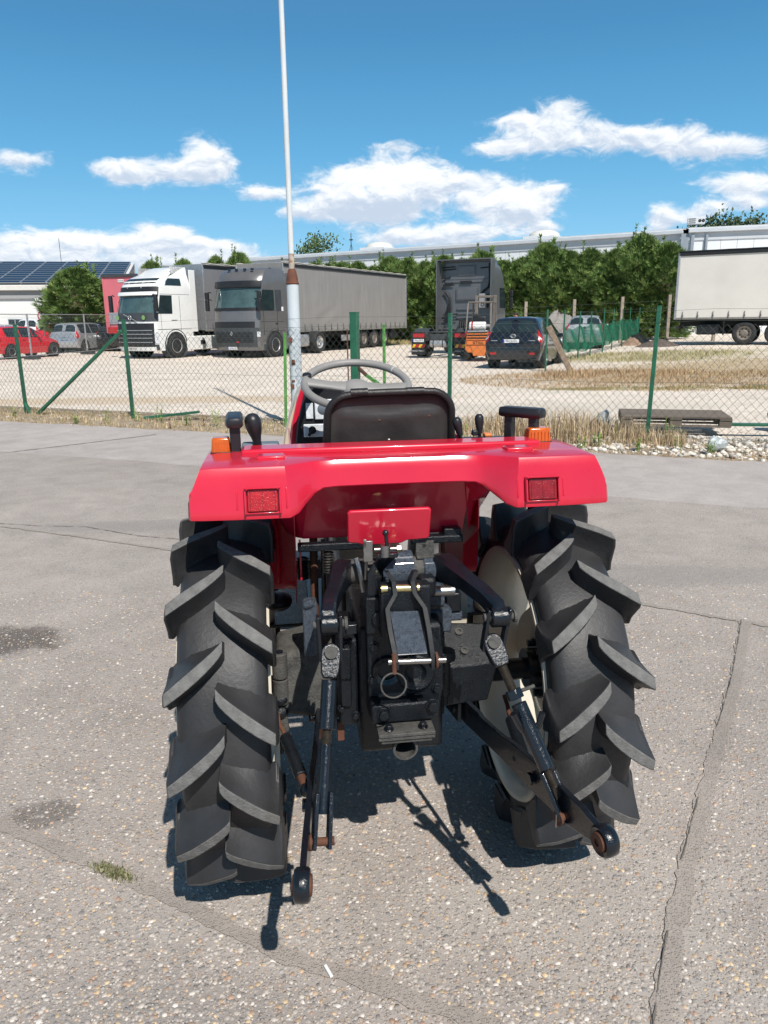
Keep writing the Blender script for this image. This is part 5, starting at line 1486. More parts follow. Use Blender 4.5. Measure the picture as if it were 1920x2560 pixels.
def trailer(name, label, loc, rz, L, z0, curtain, roof, top=4.05, bottom=1.05, wheels_at=(-8.1, -9.4, -10.7), strap=(.07, .07, .07), rail=None, ripple=.012, kind='steel'):
    T = thing(name, label, 'trailer', loc, rz)
    W = 1.27; mr = rail or m_trim
    for sg in (-1, 1):
        rows = []
        for j in range(15):
            z = bottom + (top - .16 - bottom) * j / 14; row = []
            for i in range(61):
                y = -.05 - (L - .1) * i / 60
                dx = ripple * (sin(y * 2.4 + 1.3 * z) * .5 + sin(y * 5.7 - z * 3.1 + 2) * .35 + sin(z * 7 + y * 1.1) * .35) * (1.25 - j / 14)
                dx += .05 * math.exp(-((y + 3.9) / .9) ** 2) * sin(z * 9 + y * 3) * math.exp(-((z - 1.7) / .5) ** 2) * (1 if ripple > .01 else .2)
                row.append((sg * (W - .004 + dx), y, z))
            rows.append(row)
        c = MB().grid(rows, (-sg * .02, 0, 0)).build('curtain', curtain, T, 60)
        r_ = MB().box((sg * (W + .012), -L / 2, top - .10), (.05, L, .13)).build('top_rail', mr, T, bevel=.008)
        b_ = MB().box((sg * (W - .01), -L / 2, bottom - .015), (.05, L, .09)).build('side_rail', mat('trailer_side_rail', (.20, .19, .175), .6, var=.2), T, bevel=.006)
        n = int(L / .62)
        for k in range(n):
            y = -.45 - k * (L - .8) / (n - 1)
            st = MB(); st.bar((sg * (W + .016), y, bottom + .30), (sg * (W + .022), y, bottom - .02), .045, .012, up=(0, 1, 0)); st.box((sg * (W + .026), y, bottom + .10), (.022, .06, .08))
            st.build('strap', mat('strap_webbing', strap, .7, var=.2), c)
    MB().box((0, -L / 2, top - .02), (2.52, L - .02, .05)).build('roof', roof, T, bevel=.02)
    # lumpy rolled cover along the roof edge
    for sg in (-1, 1):
        pts = [(sg * (W - .03), -L * k / 40, top + .02 + .02 * sin(k * 1.9) * (1 if roof is m_roofcover else .2)) for k in range(41)]
        MB().tube(pts, .035, 6).build('roof_edge', roof, T, 60)
    MB().box((0, -.03, (top + bottom) / 2), (2.50, .06, top - bottom)).build('front_wall', m_galv if curtain is m_curtgrey2 else curtain, T, bevel=.01)
    MB().box((0, -L + .03, (top + bottom) / 2), (2.50, .06, top - bottom)).build('rear_door', curtain, T, bevel=.01)
    for sg in (-1, 1):
        for y in (-.03, -L + .03): MB().box((sg * (W + .002), y, (top + bottom) / 2 - .05), (.07, .10, top - bottom)).build('corner_post', m_galv, T, bevel=.01)
    for x in (-.45, .45): MB().box((x, -L / 2, bottom - .20), (.14, L - .3, .32)).build('chassis_beam', m_chassis, T, bevel=.01)
    MB().box((0, -L + .15, bottom - .40), (2.4, .10, .14)).build('underride_bar', m_chassis, T, bevel=.01)
    for y in wheels_at:
        for sg in (-1, 1): wheel(T, sg * 1.03, y, .50, .34, kind, sg, name='wheel')
        MB().cyl((-.9, y, .50), (.9, y, .50), .07, n=12).build('axle', m_chassis, T)
    for sg in (-1, 1):
        MB().box((sg * 1.18, (wheels_at[0] + 2.6 + wheels_at[0] + .9) / 2, .62), (.06, 1.7, .30)).build('side_guard', m_galv, T, bevel=.01)
        MB().box((sg * .85, -2.9, .62), (.16, .16, .9)).build('landing_leg', m_chassis, T, bevel=.01)
        MB().box((sg * 1.15, wheels_at[-1] - .85, .72), (.18, .05, .62)).build('mud_flap', m_trim, T, bevel=.01)
    for x, y in ((-.8, wheels_at[-1] - 1.5), (.8, wheels_at[-1] - 1.5)):
        MB().box((x, y, .68), (.62, .9, .42)).build('tool_box', m_trim, T, bevel=.02)
    return T


# grey lorry ------------------------------------------------------------------
RZ_G = radians(180 - 28.5)
fw = Vector((-sin(radians(28.5)), -cos(radians(28.5)), 0)); rt = Vector((-fw.y * -1, fw.x * -1, 0))   # unused helper directions
corner = Vector((-5.40, 33.35, 0))                                # nearest front corner (vehicle's left)
gx = Vector((cos(RZ_G), sin(RZ_G), 0))
G = thing('grey_lorry', 'metallic grey lorry cab with black grille, parked right of the white lorry', 'lorry', corner + gx * 1.22, RZ_G)
SEC_G = [(.30, -.04, 1.20, 0), (.62, .02, 1.225, 0), (1.05, .04, 1.235, 0), (1.45, .02, 1.24, 0), (2.02, -.03, 1.24, 0), (2.20, -.07, 1.24, 0), (2.96, -.26, 1.22, 0), (3.10, -.25, 1.215, 0), (3.40, -.42, 1.20, 0), (3.62, -.62, 1.17, .02), (3.74, -.88, 1.12, .04), (3.79, -1.25, 1.03, .06)]
lf, cb = cab(G, SEC_G, 2.35, m_truckgrey)
z = lambda q: zpar(SEC_G, q)
lf.patch(z(2.06), z(2.94), 3.5, 12.5, .012, 5, 14).build('windscreen', m_wscreen, G, 60)
lf.patch(z(1.98), z(2.10), 3.2, 12.8, .02, 1, 14).build('scuttle', m_trim, G, 60)
lf.patch(z(2.93), z(3.17), 3.1, 12.9, .10, 2, 14).build('sun_visor', m_trim, G, 60)
lf.patch(z(1.22), z(1.52), 4.9, 11.1, .016, 2, 10).build('upper_grille', m_trim, G, 60)
gr = lf.patch(z(.45), z(1.22), 4.3, 11.7, .03, 4, 10).build('grille', m_greytrim, G, 60)
for k in range(6):
    q = .66 + .075 * k; lf.patch(z(q), z(q + .03), 5.2, 10.8, .045, 1, 8).build('grille_bar', m_trim, gr, 60)
lf.patch(z(1.12), z(1.26), 3.2, 12.8, .03, 1, 14).build('grille_brow', m_greytrim, G, 60)
for b0, b1 in ((2.6, 4.4), (11.6, 13.4)):
    lf.patch(z(.88), z(1.10), b0, b1, .025, 2, 5).build('headlamp', m_headlamp, G, 60)
    lf.patch(z(.40), z(.80), b0, b1, .02, 2, 5).build('bumper_corner', m_truckgrey, G, 60)
lf.patch(z(.31), z(.46), 4.6, 11.4, .03, 1, 8).build('lower_bumper', m_truckgrey, G, 60)
em = MB().prism([(0, .10), (-.07, 0), (0, -.10), (.07, 0)], (0, .085, 1.02), (1, 0, 0), (0, 0, 1), (0, 1, 0), .02).build('emblem', m_alu, G)
MB().prism([(0, .055), (-.035, 0), (0, -.055), (.035, 0)], (0, .104, 1.02), (1, 0, 0), (0, 0, 1), (0, 1, 0), .004).build('emblem_centre', m_trim, em)
eu_plate(G, 0, .075, .40, 'AE·GH-909', pi)
MB().box((-.33, .082, .66), (.14, .02, .06)).build('red_badge', m_redlens2, G)
for sg, bs in ((-1, (1.05, 2.2)), (1, (13.8, 14.95))):
    lf.patch(z(1.98), z(2.84), bs[0], bs[1], .012, 3, 4).build('door_window', m_glass, G, 60)
    lf.patch(z(1.96), z(2.86), bs[0] - .62 if sg < 0 else bs[1] + .12, bs[0] - .12 if sg < 0 else bs[1] + .62, .010, 2, 2).build('side_panel', m_greytrim, G, 60)
    mirror(G, sg * 1.42, -.12, 2.62, .30, sg); mirror(G, sg * 1.42, -.12, 2.22, .48, sg)
    for zz in (1.10, 1.5): lf.patch(z(zz), z(zz + .012), .2 if sg < 0 else 13.8, 2.2 if sg < 0 else 15.8, .004, 1, 4).build('seam', m_trim, G, 0)
    MB().box((sg * 1.243, -.62, 1.55), (.012, .010, 1.2)).build('seam', m_trim, G); MB().box((sg * 1.243, -1.62, 1.7), (.012, .010, 1.5)).build('seam', m_trim, G)
    MB().box((sg * 1.25, -1.55, 1.42), (.03, .16, .05)).build('door_handle', m_trim, G, bevel=.01)
    a = MB(); a.lathe([(.56, -.14), (.66, -.16), (.66, .16), (.56, .14)], (sg * 1.08, -1.40, .55), (1, 0, 0), 32, closed=True); a.build('wheel_arch', m_greytrim, G, 40)
    MB().cyl((sg * 1.0, -1.40, .55), (sg * 1.246, -1.40, .55), .58, n=32).build('arch_recess', m_chassis, G)
    wheel(G, sg * 1.125, -1.40, .51, .32, 'alu', sg, name='wheel')
    MB().box((sg * 1.14, -.78, .50), (.16, .42, .36)).build('step', m_greytrim, G, bevel=.03)
    wheel(G, sg * .95, -5.05, .51, .58, 'alu', sg, name='wheel')
    MB().box((sg * 1.10, -3.35, .62), (.34, 1.5, .55)).build('fuel_tank', m_galv, G, bevel=.10, seg=3)
    MB().box((sg * 1.2, -1.65, 2.2), (.03, .02, .02)).build('clip', m_trim, G)
    MB().box((sg * 1.20, -2.55, 2.35), (.03, .42, 2.5)).build('side_extender', m_truckgrey, G, bevel=.01)
for x in (-.43, .43): MB().box((x, -3.6, .78), (.10, 5.0, .26)).build('chassis_beam', m_chassis, G, bevel=.01)
for x in (-.75, -.35, .1, .5): MB().box((x, -.62, 3.70), (.12, .10, .09)).build('roof_lamp', m_trim, G, bevel=.02)
MB().box((-1.252, -2.0, 2.05), (.006, .14, .18)).build('sticker', m_white, G)
trailer('curtain_trailer', 'dirty grey curtain-sided trailer behind the grey lorry, wrinkled near its front', Vector((-4.45, 36.0, 0)) + Vector((cos(radians(154)), sin(radians(154)), 0)) * 1.27, radians(180 - 26), 13.6, 0, m_curtgrey, m_roofcover, 4.10, 1.05, strap=(.12, .115, .105))

# white lorry ------------------------------------------------------------------
RZ_W = radians(180 - 31.5); wx = Vector((cos(RZ_W), sin(RZ_W), 0)); wyv = Vector((-sin(RZ_W), cos(RZ_W), 0))
cornerW = Vector((-9.92, 33.7, 0))
WL = thing('white_lorry', 'white lorry cab with tall dark grille and white sun visor, left of the grey lorry', 'lorry', cornerW + wx * 1.22, RZ_W)
SEC_W = [(.32, -.06, 1.20, 0), (.60, .02, 1.23, 0), (1.05, .03, 1.24, 0), (1.62, .0, 1.24, 0), (1.92, -.05, 1.24, 0), (2.72, -.24, 1.22, 0), (3.02, -.32, 1.20, 0), (3.28, -.48, 1.16, .0), (3.46, -.85, 1.10, .0), (3.62, -1.30, 1.05, .0), (3.84, -1.75, 1.02, .0), (3.92, -2.05, .98, .0)]
lw, cbw = cab(WL, SEC_W, 2.45, m_truckwhite)
z = lambda q: zpar(SEC_W, q)
lw.patch(z(1.94), z(2.62), 3.4, 12.6, .012, 5, 14).build('windscreen', m_wscreen, WL, 60)
lw.patch(z(2.62), z(3.04), 3.2, 12.8, .014, 2, 14).build('header_panel', m_trim, WL, 60)
lw.patch(z(2.66), z(2.80), 3.9, 12.4, .11, 1, 14).build('sun_visor', m_truckwhite, WL, 60)
lw.patch(z(1.58), z(1.94), 2.4, 13.6, .016, 2, 16).build('front_band', m_greytrim, WL, 60)
lw.patch(z(3.18), z(3.40), 4.8, 10.6, .012, 2, 10).build('roof_hatch', m_glass, WL, 60)
gr = lw.patch(z(.48), z(1.50), 4.35, 11.65, .02, 5, 10, a0e=z(.48)).build('grille', m_trim, WL, 60)
for q in (.68, .86, 1.02, 1.18): lw.patch(z(q), z(q + .03), 5.0, 11.0, .04, 1, 8).build('grille_bar', m_galv, gr, 60)
lw.patch(z(1.06), z(1.10), 4.4, 11.6, .045, 1, 8).build('grille_bar', m_greytrim, gr, 60)
bdg = MB().tube([V(.09 * cos(a), .07, 1.74 + .09 * sin(a)) for a in [2 * pi * k / 20 for k in range(20)]], .018, 8, closed=True).build('round_badge', m_alu, WL, 80)
MB().bar((.42, .05, 1.90), (-.42, .05, 1.58), .02, .022, up=(0, 1, 0)).build('badge_bar', m_alu, WL)
for x in (-.78, .86):
    MB().lathe([(.001, .003), (.10, .003), (.10, 0)], (x, .03 - .03, 1.74), (0, 1, 0), 20).build('green_sticker', mat('green_sticker', (.18, .34, .12), .6), WL)
for b0, b1 in ((2.5, 4.3), (11.7, 13.5)):
    lw.patch(z(.66), z(1.12), b0, b1, .02, 3, 5).build('headlamp', m_headlamp, WL, 60)
    lw.patch(z(.36), z(.60), b0, b1, .02, 2, 5).build('fog_lamp_panel', m_greytrim, WL, 60)
lw.patch(z(.33), z(.50), 4.2, 11.8, .04, 1, 10).build('lower_bumper', m_truckwhite, WL, 60)
text('VOLVO', .12, m_ink, WL, (0, .09, .41), (pi / 2, 0, pi), sx=1.1)
for sg in (-1, 1):
    b0, b1 = (1.25, 2.15) if sg < 0 else (13.85, 14.75)
    lw.patch(z(1.90), z(2.68), b0, b1, .012, 3, 4).build('door_window', m_glass, WL, 60)
    lw.patch(z(3.10), z(3.40), .55 if sg < 0 else 14.3, 1.7 if sg < 0 else 15.45, .012, 2, 3).build('upper_window', m_glass, WL, 60)
    mirror(WL, sg * 1.43, -.18, 2.34, .72, sg)
    for zz in (2.72, 1.22): lw.patch(z(zz), z(zz + .012), .1 if sg < 0 else 13.8, 2.2 if sg < 0 else 15.9, .004, 1, 4).build('seam', m_greytrim, WL, 0)
    MB().box((sg * 1.243, -.58, 1.60), (.010, .010, 1.0)).build('seam', m_greytrim, WL); MB().box((sg * 1.243, -1.72, 1.9), (.010, .010, 1.5)).build('seam', m_greytrim, WL)
    MB().box((sg * 1.247, -1.35, 1.62), (.02, .34, .02)).build('door_handle', m_greytrim, WL, bevel=.005)
    a = MB(); a.lathe([(.57, -.14), (.68, -.17), (.68, .17), (.57, .14)], (sg * 1.08, -1.38, .55), (1, 0, 0), 32, closed=True); a.build('wheel_arch', m_greytrim, WL, 40)
    MB().cyl((sg * 1.0, -1.38, .55), (sg * 1.246, -1.38, .55), .58, n=32).build('arch_recess', m_chassis, WL)
    wheel(WL, sg * 1.125, -1.38, .51, .32, 'alu', sg, name='wheel')
    MB().box((sg * 1.12, -3.45, .60), (.26, 2.9, .62)).build('side_skirt', m_truckwhite, WL, bevel=.03)
    MB().box((sg * 1.26, -3.0, .62), (.02, .28, .18)).build('skirt_flap', m_trim, WL)
    wheel(WL, sg * .95, -5.15, .51, .58, 'alu', sg, name='wheel')
    MB().box((sg * 1.20, -2.62, 2.45), (.03, .36, 2.7)).build('side_extender', m_truckwhite, WL, bevel=.01)
for x in (-.43, .43): MB().box((x, -3.7, .78), (.10, 5.0, .26)).build('chassis_beam', m_chassis, WL, bevel=.01)
trailer('curtain_trailer', 'plain dark grey curtain-sided trailer behind the white lorry, mostly hidden', cornerW + wx * 1.27 - wyv * 3.25 + wx * -.05, RZ_W, 13.6, 0, m_curtgrey2, m_roofcover, 4.10, 1.15, ripple=.004)

# faded red box trailer behind the white lorry -----------------------------------
RTm = thing('red_trailer', 'faded red box trailer standing end-on behind the white lorry', 'trailer', (-13.85, 42.6, 0), radians(180 - 14))
MB().box((0, -5.0, 2.45), (2.50, 10.0, 2.95)).build('box_body', m_curtred, RTm, bevel=.03)
MB().box((0, -4.98, 3.97), (2.56, 10.1, .16)).build('roof_edge', m_greytrim, RTm, bevel=.02)
for sg in (-1, 1): MB().box((sg * 1.22, .012, 2.45), (.07, .03, 2.95)).build('corner_post', m_curtred, RTm, bevel=.01)
MB().tube([(.30, .10, 1.15), (.32, .14, 2.0), (.36, .12, 2.6), (.34, .06, 2.72)], .045, 8).build('vertical_pipe', m_curtred, RTm, 60)
MB().box((.75, .03, 1.75), (.55, .03, .62)).build('grey_panel', m_galv, RTm, bevel=.01); MB().box((-.15, .03, 1.75), (.55, .03, .62)).build('grey_panel', m_galv, RTm, bevel=.01)
MB().box((0, .04, 1.12), (2.3, .05, .34)).build('lower_panel', mat('deep_red_panel', (.42, .02, .02), .5), RTm, bevel=.01)
MB().box((.12, .02, 3.70), (.36, .02, .15)).build('maker_plate', m_white, RTm, bevel=.05, seg=3); text('KRONE', .10, m_ink, RTm, (.12, .035, 3.70), (pi / 2, 0, pi))
for x in (-.45, .45): MB().box((x, -5.0, .86), (.14, 9.6, .26)).build('chassis_beam', m_chassis, RTm)
for y in (-6.4, -7.7, -9.0):
    for sg in (-1, 1): wheel(RTm, sg * 1.03, y, .50, .34, 'steel', sg)
for sg in (-1, 1): MB().box((sg * .85, -1.9, .45), (.16, .16, .9)).build('landing_leg', m_chassis, RTm)

# white curtain trailer on the right ---------------------------------------------
d_ = Vector((.868, -.497, 0)); rzR = atan2(d_.y, d_.x) - pi / 2                    # front of the trailer lies out of frame to the right
nearN = Vector((-.497, -.868, 0))
end = Vector((13.35, 35.75, .26))
RT2 = trailer('curtain_trailer', 'off-white curtain-sided trailer entering from the right edge, black top rail', end + d_ * 13.6 - nearN * 1.27, rzR, 13.6, 0, m_curtwhite, m_trim, 4.02, 1.16, wheels_at=(-8.05, -9.35, -10.65), strap=(.10, .095, .09), ripple=.004, kind='steel')
RT2.location.z = .26
MB().box((-1.285, -13.0, 3.55), (.01, .48, .04)).build('corner_mark', m_greytrim, RT2); MB().box((-1.285, -13.22, 3.36), (.01, .04, .38)).build('corner_mark', m_greytrim, RT2)
MB().box((-1.30, -12.45, 1.40), (.012, .62, .17)).build('maker_label', m_white, RT2); text('SCHMITZ', .11, m_ink, RT2, (-1.308, -12.50, 1.40), (pi / 2, 0, -pi / 2))
for y in np.linspace(-12.9, -.5, 20): MB().box((-1.29, float(y), 1.56), (.008, .5, .035)).build('reflective_tape', m_greytrim, RT2)
MB().box((-1.16, -12.5, .66), (.10, .86, .56)).build('tool_locker', m_greytrim, RT2, bevel=.04, seg=3)
MB().cyl((-1.0, -11.9, .62), (-1.0, -11.15, .62), .20, n=20).build('air_tank', m_greytrim, RT2, 40)

# black tractor unit seen from behind ---------------------------------------------
RZ_B = radians(-24.0); bxv = Vector((cos(RZ_B), sin(RZ_B), 0)); byv = Vector((-sin(RZ_B), cos(RZ_B), 0))
B = thing('charcoal_lorry', 'charcoal lorry tractor unit without trailer, seen from behind in front of the hedge', 'lorry', Vector((2.28, 31.6, 0)) + byv * 6.0, RZ_B)
SEC_B = [(.95, -.04, 1.22, 0), (1.45, .02, 1.24, 0), (2.02, -.03, 1.24, 0), (2.20, -.07, 1.24, 0), (2.96, -.26, 1.22, 0), (3.40, -.42, 1.20, 0), (3.70, -.75, 1.17, .0), (3.90, -1.15, 1.13, .0), (4.0, -1.5, 1.10, .0)]
lb_, _ = cab(B, SEC_B, 2.25, m_truckdark)
z = lambda q: zpar(SEC_B, q)
lb_.patch(z(2.06), z(2.94), 3.5, 12.5, .012, 4, 12).build('windscreen', m_wscreen, B, 60)
for sg, bs in ((-1, (1.05, 2.2)), (1, (13.8, 14.95))):
    lb_.patch(z(1.98), z(2.84), bs[0], bs[1], .012, 3, 4).build('door_window', m_glass, B, 60)
    mirror(B, sg * 1.44, -.12, 2.62, .30, sg); mirror(B, sg * 1.44, -.12, 2.20, .48, sg)
    MB().box((sg * 1.235, -2.55, 2.50), (.04, .62, 3.05)).build('side_extender', m_truckdark, B, bevel=.015)
    wheel(B, sg * 1.08, -1.40, .51, .32, 'alu', sg)
MB().box((0, -2.42, 4.02), (2.46, .55, .05)).build('roof_deflector', m_truckdark, B, bevel=.015)
MB().box((0, -2.27, 3.50), (2.05, .05, .86)).build('rear_panel', m_truckdark, B, bevel=.02)
for z0, z1, w in ((3.35, 3.80, .82), (2.30, 2.85, .98)):
    fr = MB().box((0, -2.305, (z0 + z1) / 2), (w, .05, z1 - z0)).build('pressed_panel', m_truckdark, B, bevel=.035, seg=3)
    MB().box((0, -2.335, (z0 + z1) / 2), (w - .12, .02, z1 - z0 - .12)).build('pressed_centre', m_truckdark, fr, bevel=.02)
for z0 in (1.95, 1.75, 1.58): MB().box((0, -2.29, z0), (.95, .04, .10)).build('pressed_rib', m_truckdark, B, bevel=.02)
MB().box((-.05, -2.30, 3.08), (.52, .03, .13)).build('vent', m_trim, B)
MB().box((0, -2.285, 3.20), (2.2, .02, .02)).build('seam', m_trim, B)
for k in range(4):     # cable looms curving down the left-hand side
    r0 = .34 + .10 * k
    MB().tube([(-1.05 + .06 * k, -2.34, 2.72 - .08 * k), (-.90 + .04 * k, -2.36, 2.62 - .08 * k), (-.78 + .0 * k, -2.36, 2.40 - .09 * k), (-.74 - .05 * k, -2.36, 2.0), (-.76 - .06 * k, -2.36, 1.35)], .035, 8).build('cable_loom', m_trim, B, 60)
for zz, x0, x1 in ((3.72, -1.15, -.55), (3.62, -1.15, -.5), (3.28, -1.1, -.75), (3.0, -1.1, -.7), (2.95, -1.1, -.6), (1.70, -1.1, -.4), (1.45, -1.1, -.45), (3.66, .62, 1.1)): MB().cyl((x0, -2.33, zz), (x1, -2.33, zz + .03), .025, n=8).build('bracket_rod', m_trim, B)
MB().tube([(1.02, -2.34, 3.85), (1.04, -2.34, 3.1), (.98, -2.34, 2.85), (.75, -2.36, 2.68), (.62, -2.36, 2.55)], .04, 8).build('intake_hose', m_trim, B, 60)
sn = MB().box((.80, -2.42, 2.28), (.34, .22, .60)).build('heater_box', mat('pale_grey_box', (.28, .285, .29), .5, var=.12), B, bevel=.02)
MB().lathe([(.05, .0), (.05, .01), (.085, .01), (.085, 0)], (.80, -2.53, 2.12), (0, -1, 0), 20).build('vent_ring', m_trim, sn)
hs = MB().box((.10, -2.40, 1.22), (.75, .24, .52)).build('valve_panel', m_chassis, B, bevel=.02)
for k in range(7): MB().tube([(-.2 + .1 * k, -2.52, 1.40), (-.2 + .1 * k + .02, -2.62, 1.25), (-.18 + .09 * k, -2.60, 1.02), (-.1 + .06 * k, -2.75, .95)], .022, 6).build('air_line', m_trim, hs, 60)
for x in (-.43, .43): MB().box((x, -4.0, .80), (.10, 4.2, .26)).build('chassis_beam', m_chassis, B, bevel=.01)
MB().box((0, -5.93, .82), (1.02, .10, .24)).build('rear_crossmember', m_greytrim, B, bevel=.02)
MB().tube([(-.52, -5.2, .98), (-.45, -5.85, 1.02), (0, -5.95, 1.02), (.45, -5.85, 1.02), (.52, -5.2, .98)], .035, 8).build('guide_rail', m_greytrim, B, 60)
MB().prism([(-.45, .1), (-.38, .42), (.38, .42), (.45, .1), (.30, -.45), (.10, -.45), (.06, -.05), (-.06, -.05), (-.10, -.45), (-.30, -.45)], (0, -4.75, 1.02), (1, 0, 0), (0, 1, 0), (0, 0, 1), .09).build('fifth_wheel', m_chassis, B, bevel=.01)
MB().cyl((-.36, -5.90, .56), (.36, -5.90, .56), .15, n=24).build('air_tank', m_galv, B, 40, bevel=.03)
for x in (-.2, .2): MB().lathe([(.150, -.02), (.156, -.02), (.156, .02), (.150, .02)], (x, -5.90, .56), (1, 0, 0), 24, closed=True).build('tank_strap', m_trim, B)
for sg in (-1, 1):
    wheel(B, sg * .95, -5.10, .51, .58, 'alu', sg)
    g_ = MB(); prof = [Vector((0, cos(a) * .62, sin(a) * .62)) for a in [radians(5 + 17 * k) for k in range(11)]]
    g_.grid([[Vector((sg * .62, -5.10, .52)) + p for p in prof], [Vector((sg * 1.25, -5.10, .52)) + p for p in prof]], (0, 0, .02)); g_.build('mudguard', m_greytrim, B, 50)
    cx = sg * .93
    fl = MB().box((cx, -5.80, .56), (.62, .03, .92)).build('mud_flap', m_trim, B, bevel=.01)
    MB().box((cx - .03 * sg, -5.835, .88), (.50, .05, .16)).build('tail_lamp', m_redlens2, fl, bevel=.01)
    for k in range(4):
        wq = .12
        MB().prism([(-.06, 0), (.06, 0), (.12, .13), (0, .13)], (cx - .21 + .14 * k, -5.825, .40), (1, 0, 0), (0, 0, 1), (0, -1, 0), .008).build('warning_stripe', m_ylw if k % 2 == 0 else m_redlens2, fl)
    text('RENAULT TRUCKS', .075, m_white, fl, (cx, -5.822, .26), UPX, sx=.85)
eu_plate(B, -.93, -5.83, .68, 'AA·JU-813', 0, .50, .12)

# orange forklift -----------------------------------------------------------------
FK = thing('orange_forklift', 'orange forklift with gas bottle, parked between charcoal lorry and dark estate car', 'forklift', (3.55, 28.95, 0), radians(-16))
m = MB(); m.prism([(-.46, .42), (-.46, .62), (-.40, 1.02), (.40, 1.02), (.46, .62), (.46, .42), (.36, .30), (-.36, .30)], (0, 0, 0), (1, 0, 0), (0, 0, 1), (0, 1, 0), .55); cw = m.build('counterweight', m_orange, FK, 30, bevel=.03, seg=3)
for zz in (.98, .88, .78): MB().box((0, -.015, zz), (.80, .05, .045)).build('slat', m_orange, cw, bevel=.01)
MB().box((0, -.01, .93), (.74, .02, .06)).build('slot', m_chassis, cw); MB().box((0, -.01, .83), (.74, .02, .05)).build('slot', m_chassis, cw)
pl = MB().box((0, -.025, .66), (.78, .03, .14)).build('name_panel', m_orange, cw, bevel=.01)
text('STILL', .14, m_ink, pl, (0.05, -.045, .66), UPX, sx=1.25)
MB().prism([(-.30, .56), (.30, .56), (.24, .18), (-.20, .18)], (.05, -.02, 0), (1, 0, 0), (0, 0, 1), (0, 1, 0), .12).build('tow_block', m_orange, cw, bevel=.02)
MB().box((0, 1.1, .72), (.92, 1.2, .45)).build('chassis', m_orange, FK, bevel=.04)
MB().box((0, .75, 1.05), (.6, .6, .22)).build('seat', m_trim, FK, bevel=.05); MB().box((0, .50, 1.35), (.5, .12, .55)).build('seat_back', m_trim, FK, bevel=.05)
cyl_ = MB().cyl((-.32, .10, 1.27), (.30, .10, 1.27), .155, n=24).build('gas_bottle', m_truckwhite, FK, 40, bevel=.05, seg=3)
MB().lathe([(.156, -.03), (.160, -.03), (.160, .03), (.156, .03)], (-.20, .10, 1.27), (1, 0, 0), 24, closed=True).build('red_band', m_redlens2, cyl_)
MB().cyl((.30, .10, 1.27), (.44, .10, 1.27), .06, n=14).build('valve', m_galv, cyl_)
MB().box((0, .10, 1.08), (.74, .34, .06)).build('bottle_cradle', m_galv, FK, bevel=.01)
m_guard = mat('dusty_brown_guard', (.16, .14, .12), .7, var=.25, vscale=6)
for sg in (-1, 1):
    MB().tube([(sg * .46, .15, 1.0), (sg * .43, .35, 2.02), (sg * .43, .45, 2.10)], .032, 8).build('guard_post', m_guard, FK, 60)
    MB().tube([(sg * .46, 1.75, .9), (sg * .43, 1.55, 2.10)], .032, 8).build('guard_post', m_guard, FK, 60)
    MB().box((sg * .36, 1.95, 1.22), (.11, .12, 2.36)).build('mast_rail', m_guard, FK, bevel=.01)
    wheel(FK, sg * .40, .30, .26, .20, 'steel', sg); wheel(FK, sg * .47, 1.75, .33, .24, 'steel', sg)
    MB().box((sg * .25, 2.75, .10), (.10, 1.2, .05)).build('fork', m_chassis, FK)
rf = MB().box((0, 1.0, 2.13), (.90, 1.20, .05)).build('guard_roof', m_guard, FK, bevel=.01)
for zz in (2.36, .9, .2): MB().box((0, 1.96, zz), (.84, .08, .09)).build('mast_cross', m_guard, FK, bevel=.01)
MB().box((0, 2.12, .45), (.9, .06, .5)).build('fork_carriage', m_chassis, FK, bevel=.01)
for x in (-.40, .40): MB().box((x, .06, 1.02), (.12, .05, .08)).build('tail_lamp', m_redlens2, FK)


# ---- cars: rings along the length, rear at y = 0
def car_stations(kind):
    if kind == 'mpv':
        return [(0, .36, .66, .52, .76, .62, .78, .66, .70), (.04, .30, .74, .54, .86, .74, .87, .80, .78), (.10, .27, .80, .55, .885, .90, .88, 1.00, .78), (.16, .25, .82, .56, .89, .98, .885, 1.10, .74), (.36, .24, .84, .58, .90, 1.03, .885, 1.48, .64), (.46, .23, .85, .60, .90, 1.03, .885, 1.57, .62), (.62, .22, .85, .60, .90, 1.02, .885, 1.61, .62), (1.3, .20, .85, .60, .90, 1.0, .885, 1.635, .62), (2.1, .20, .85, .60, .90, .98, .88, 1.63, .62), (2.75, .20, .85, .60, .90, .97, .88, 1.57, .61), (3.55, .20, .85, .58, .89, .96, .86, 1.02, .66), (4.0, .21, .83, .56, .87, .86, .82, .92, .62), (4.3, .24, .74, .52, .80, .74, .74, .80, .54), (4.46, .30, .55, .46, .62, .62, .56, .66, .42)]
    if kind == 'hatch':
        return [(0, .36, .62, .50, .72, .62, .74, .66, .66), (.04, .30, .70, .54, .81, .72, .82, .78, .72), (.10, .27, .76, .56, .84, .86, .83, .94, .72), (.17, .25, .78, .57, .85, .94, .835, 1.03, .68), (.42, .23, .80, .58, .86, .97, .835, 1.36, .58), (.56, .22, .80, .58, .86, .96, .835, 1.43, .57), (.75, .21, .80, .58, .86, .95, .835, 1.46, .57), (1.2, .20, .80, .58, .86, .93, .835, 1.48, .58), (1.9, .20, .80, .58, .86, .91, .83, 1.47, .58), (2.35, .20, .80, .58, .86, .90, .83, 1.42, .57), (3.1, .20, .80, .56, .85, .89, .81, .95, .62), (3.55, .21, .78, .55, .83, .80, .77, .86, .58), (3.85, .24, .70, .50, .76, .68, .68, .74, .50), (3.98, .30, .52, .44, .58, .56, .50, .60, .38)]


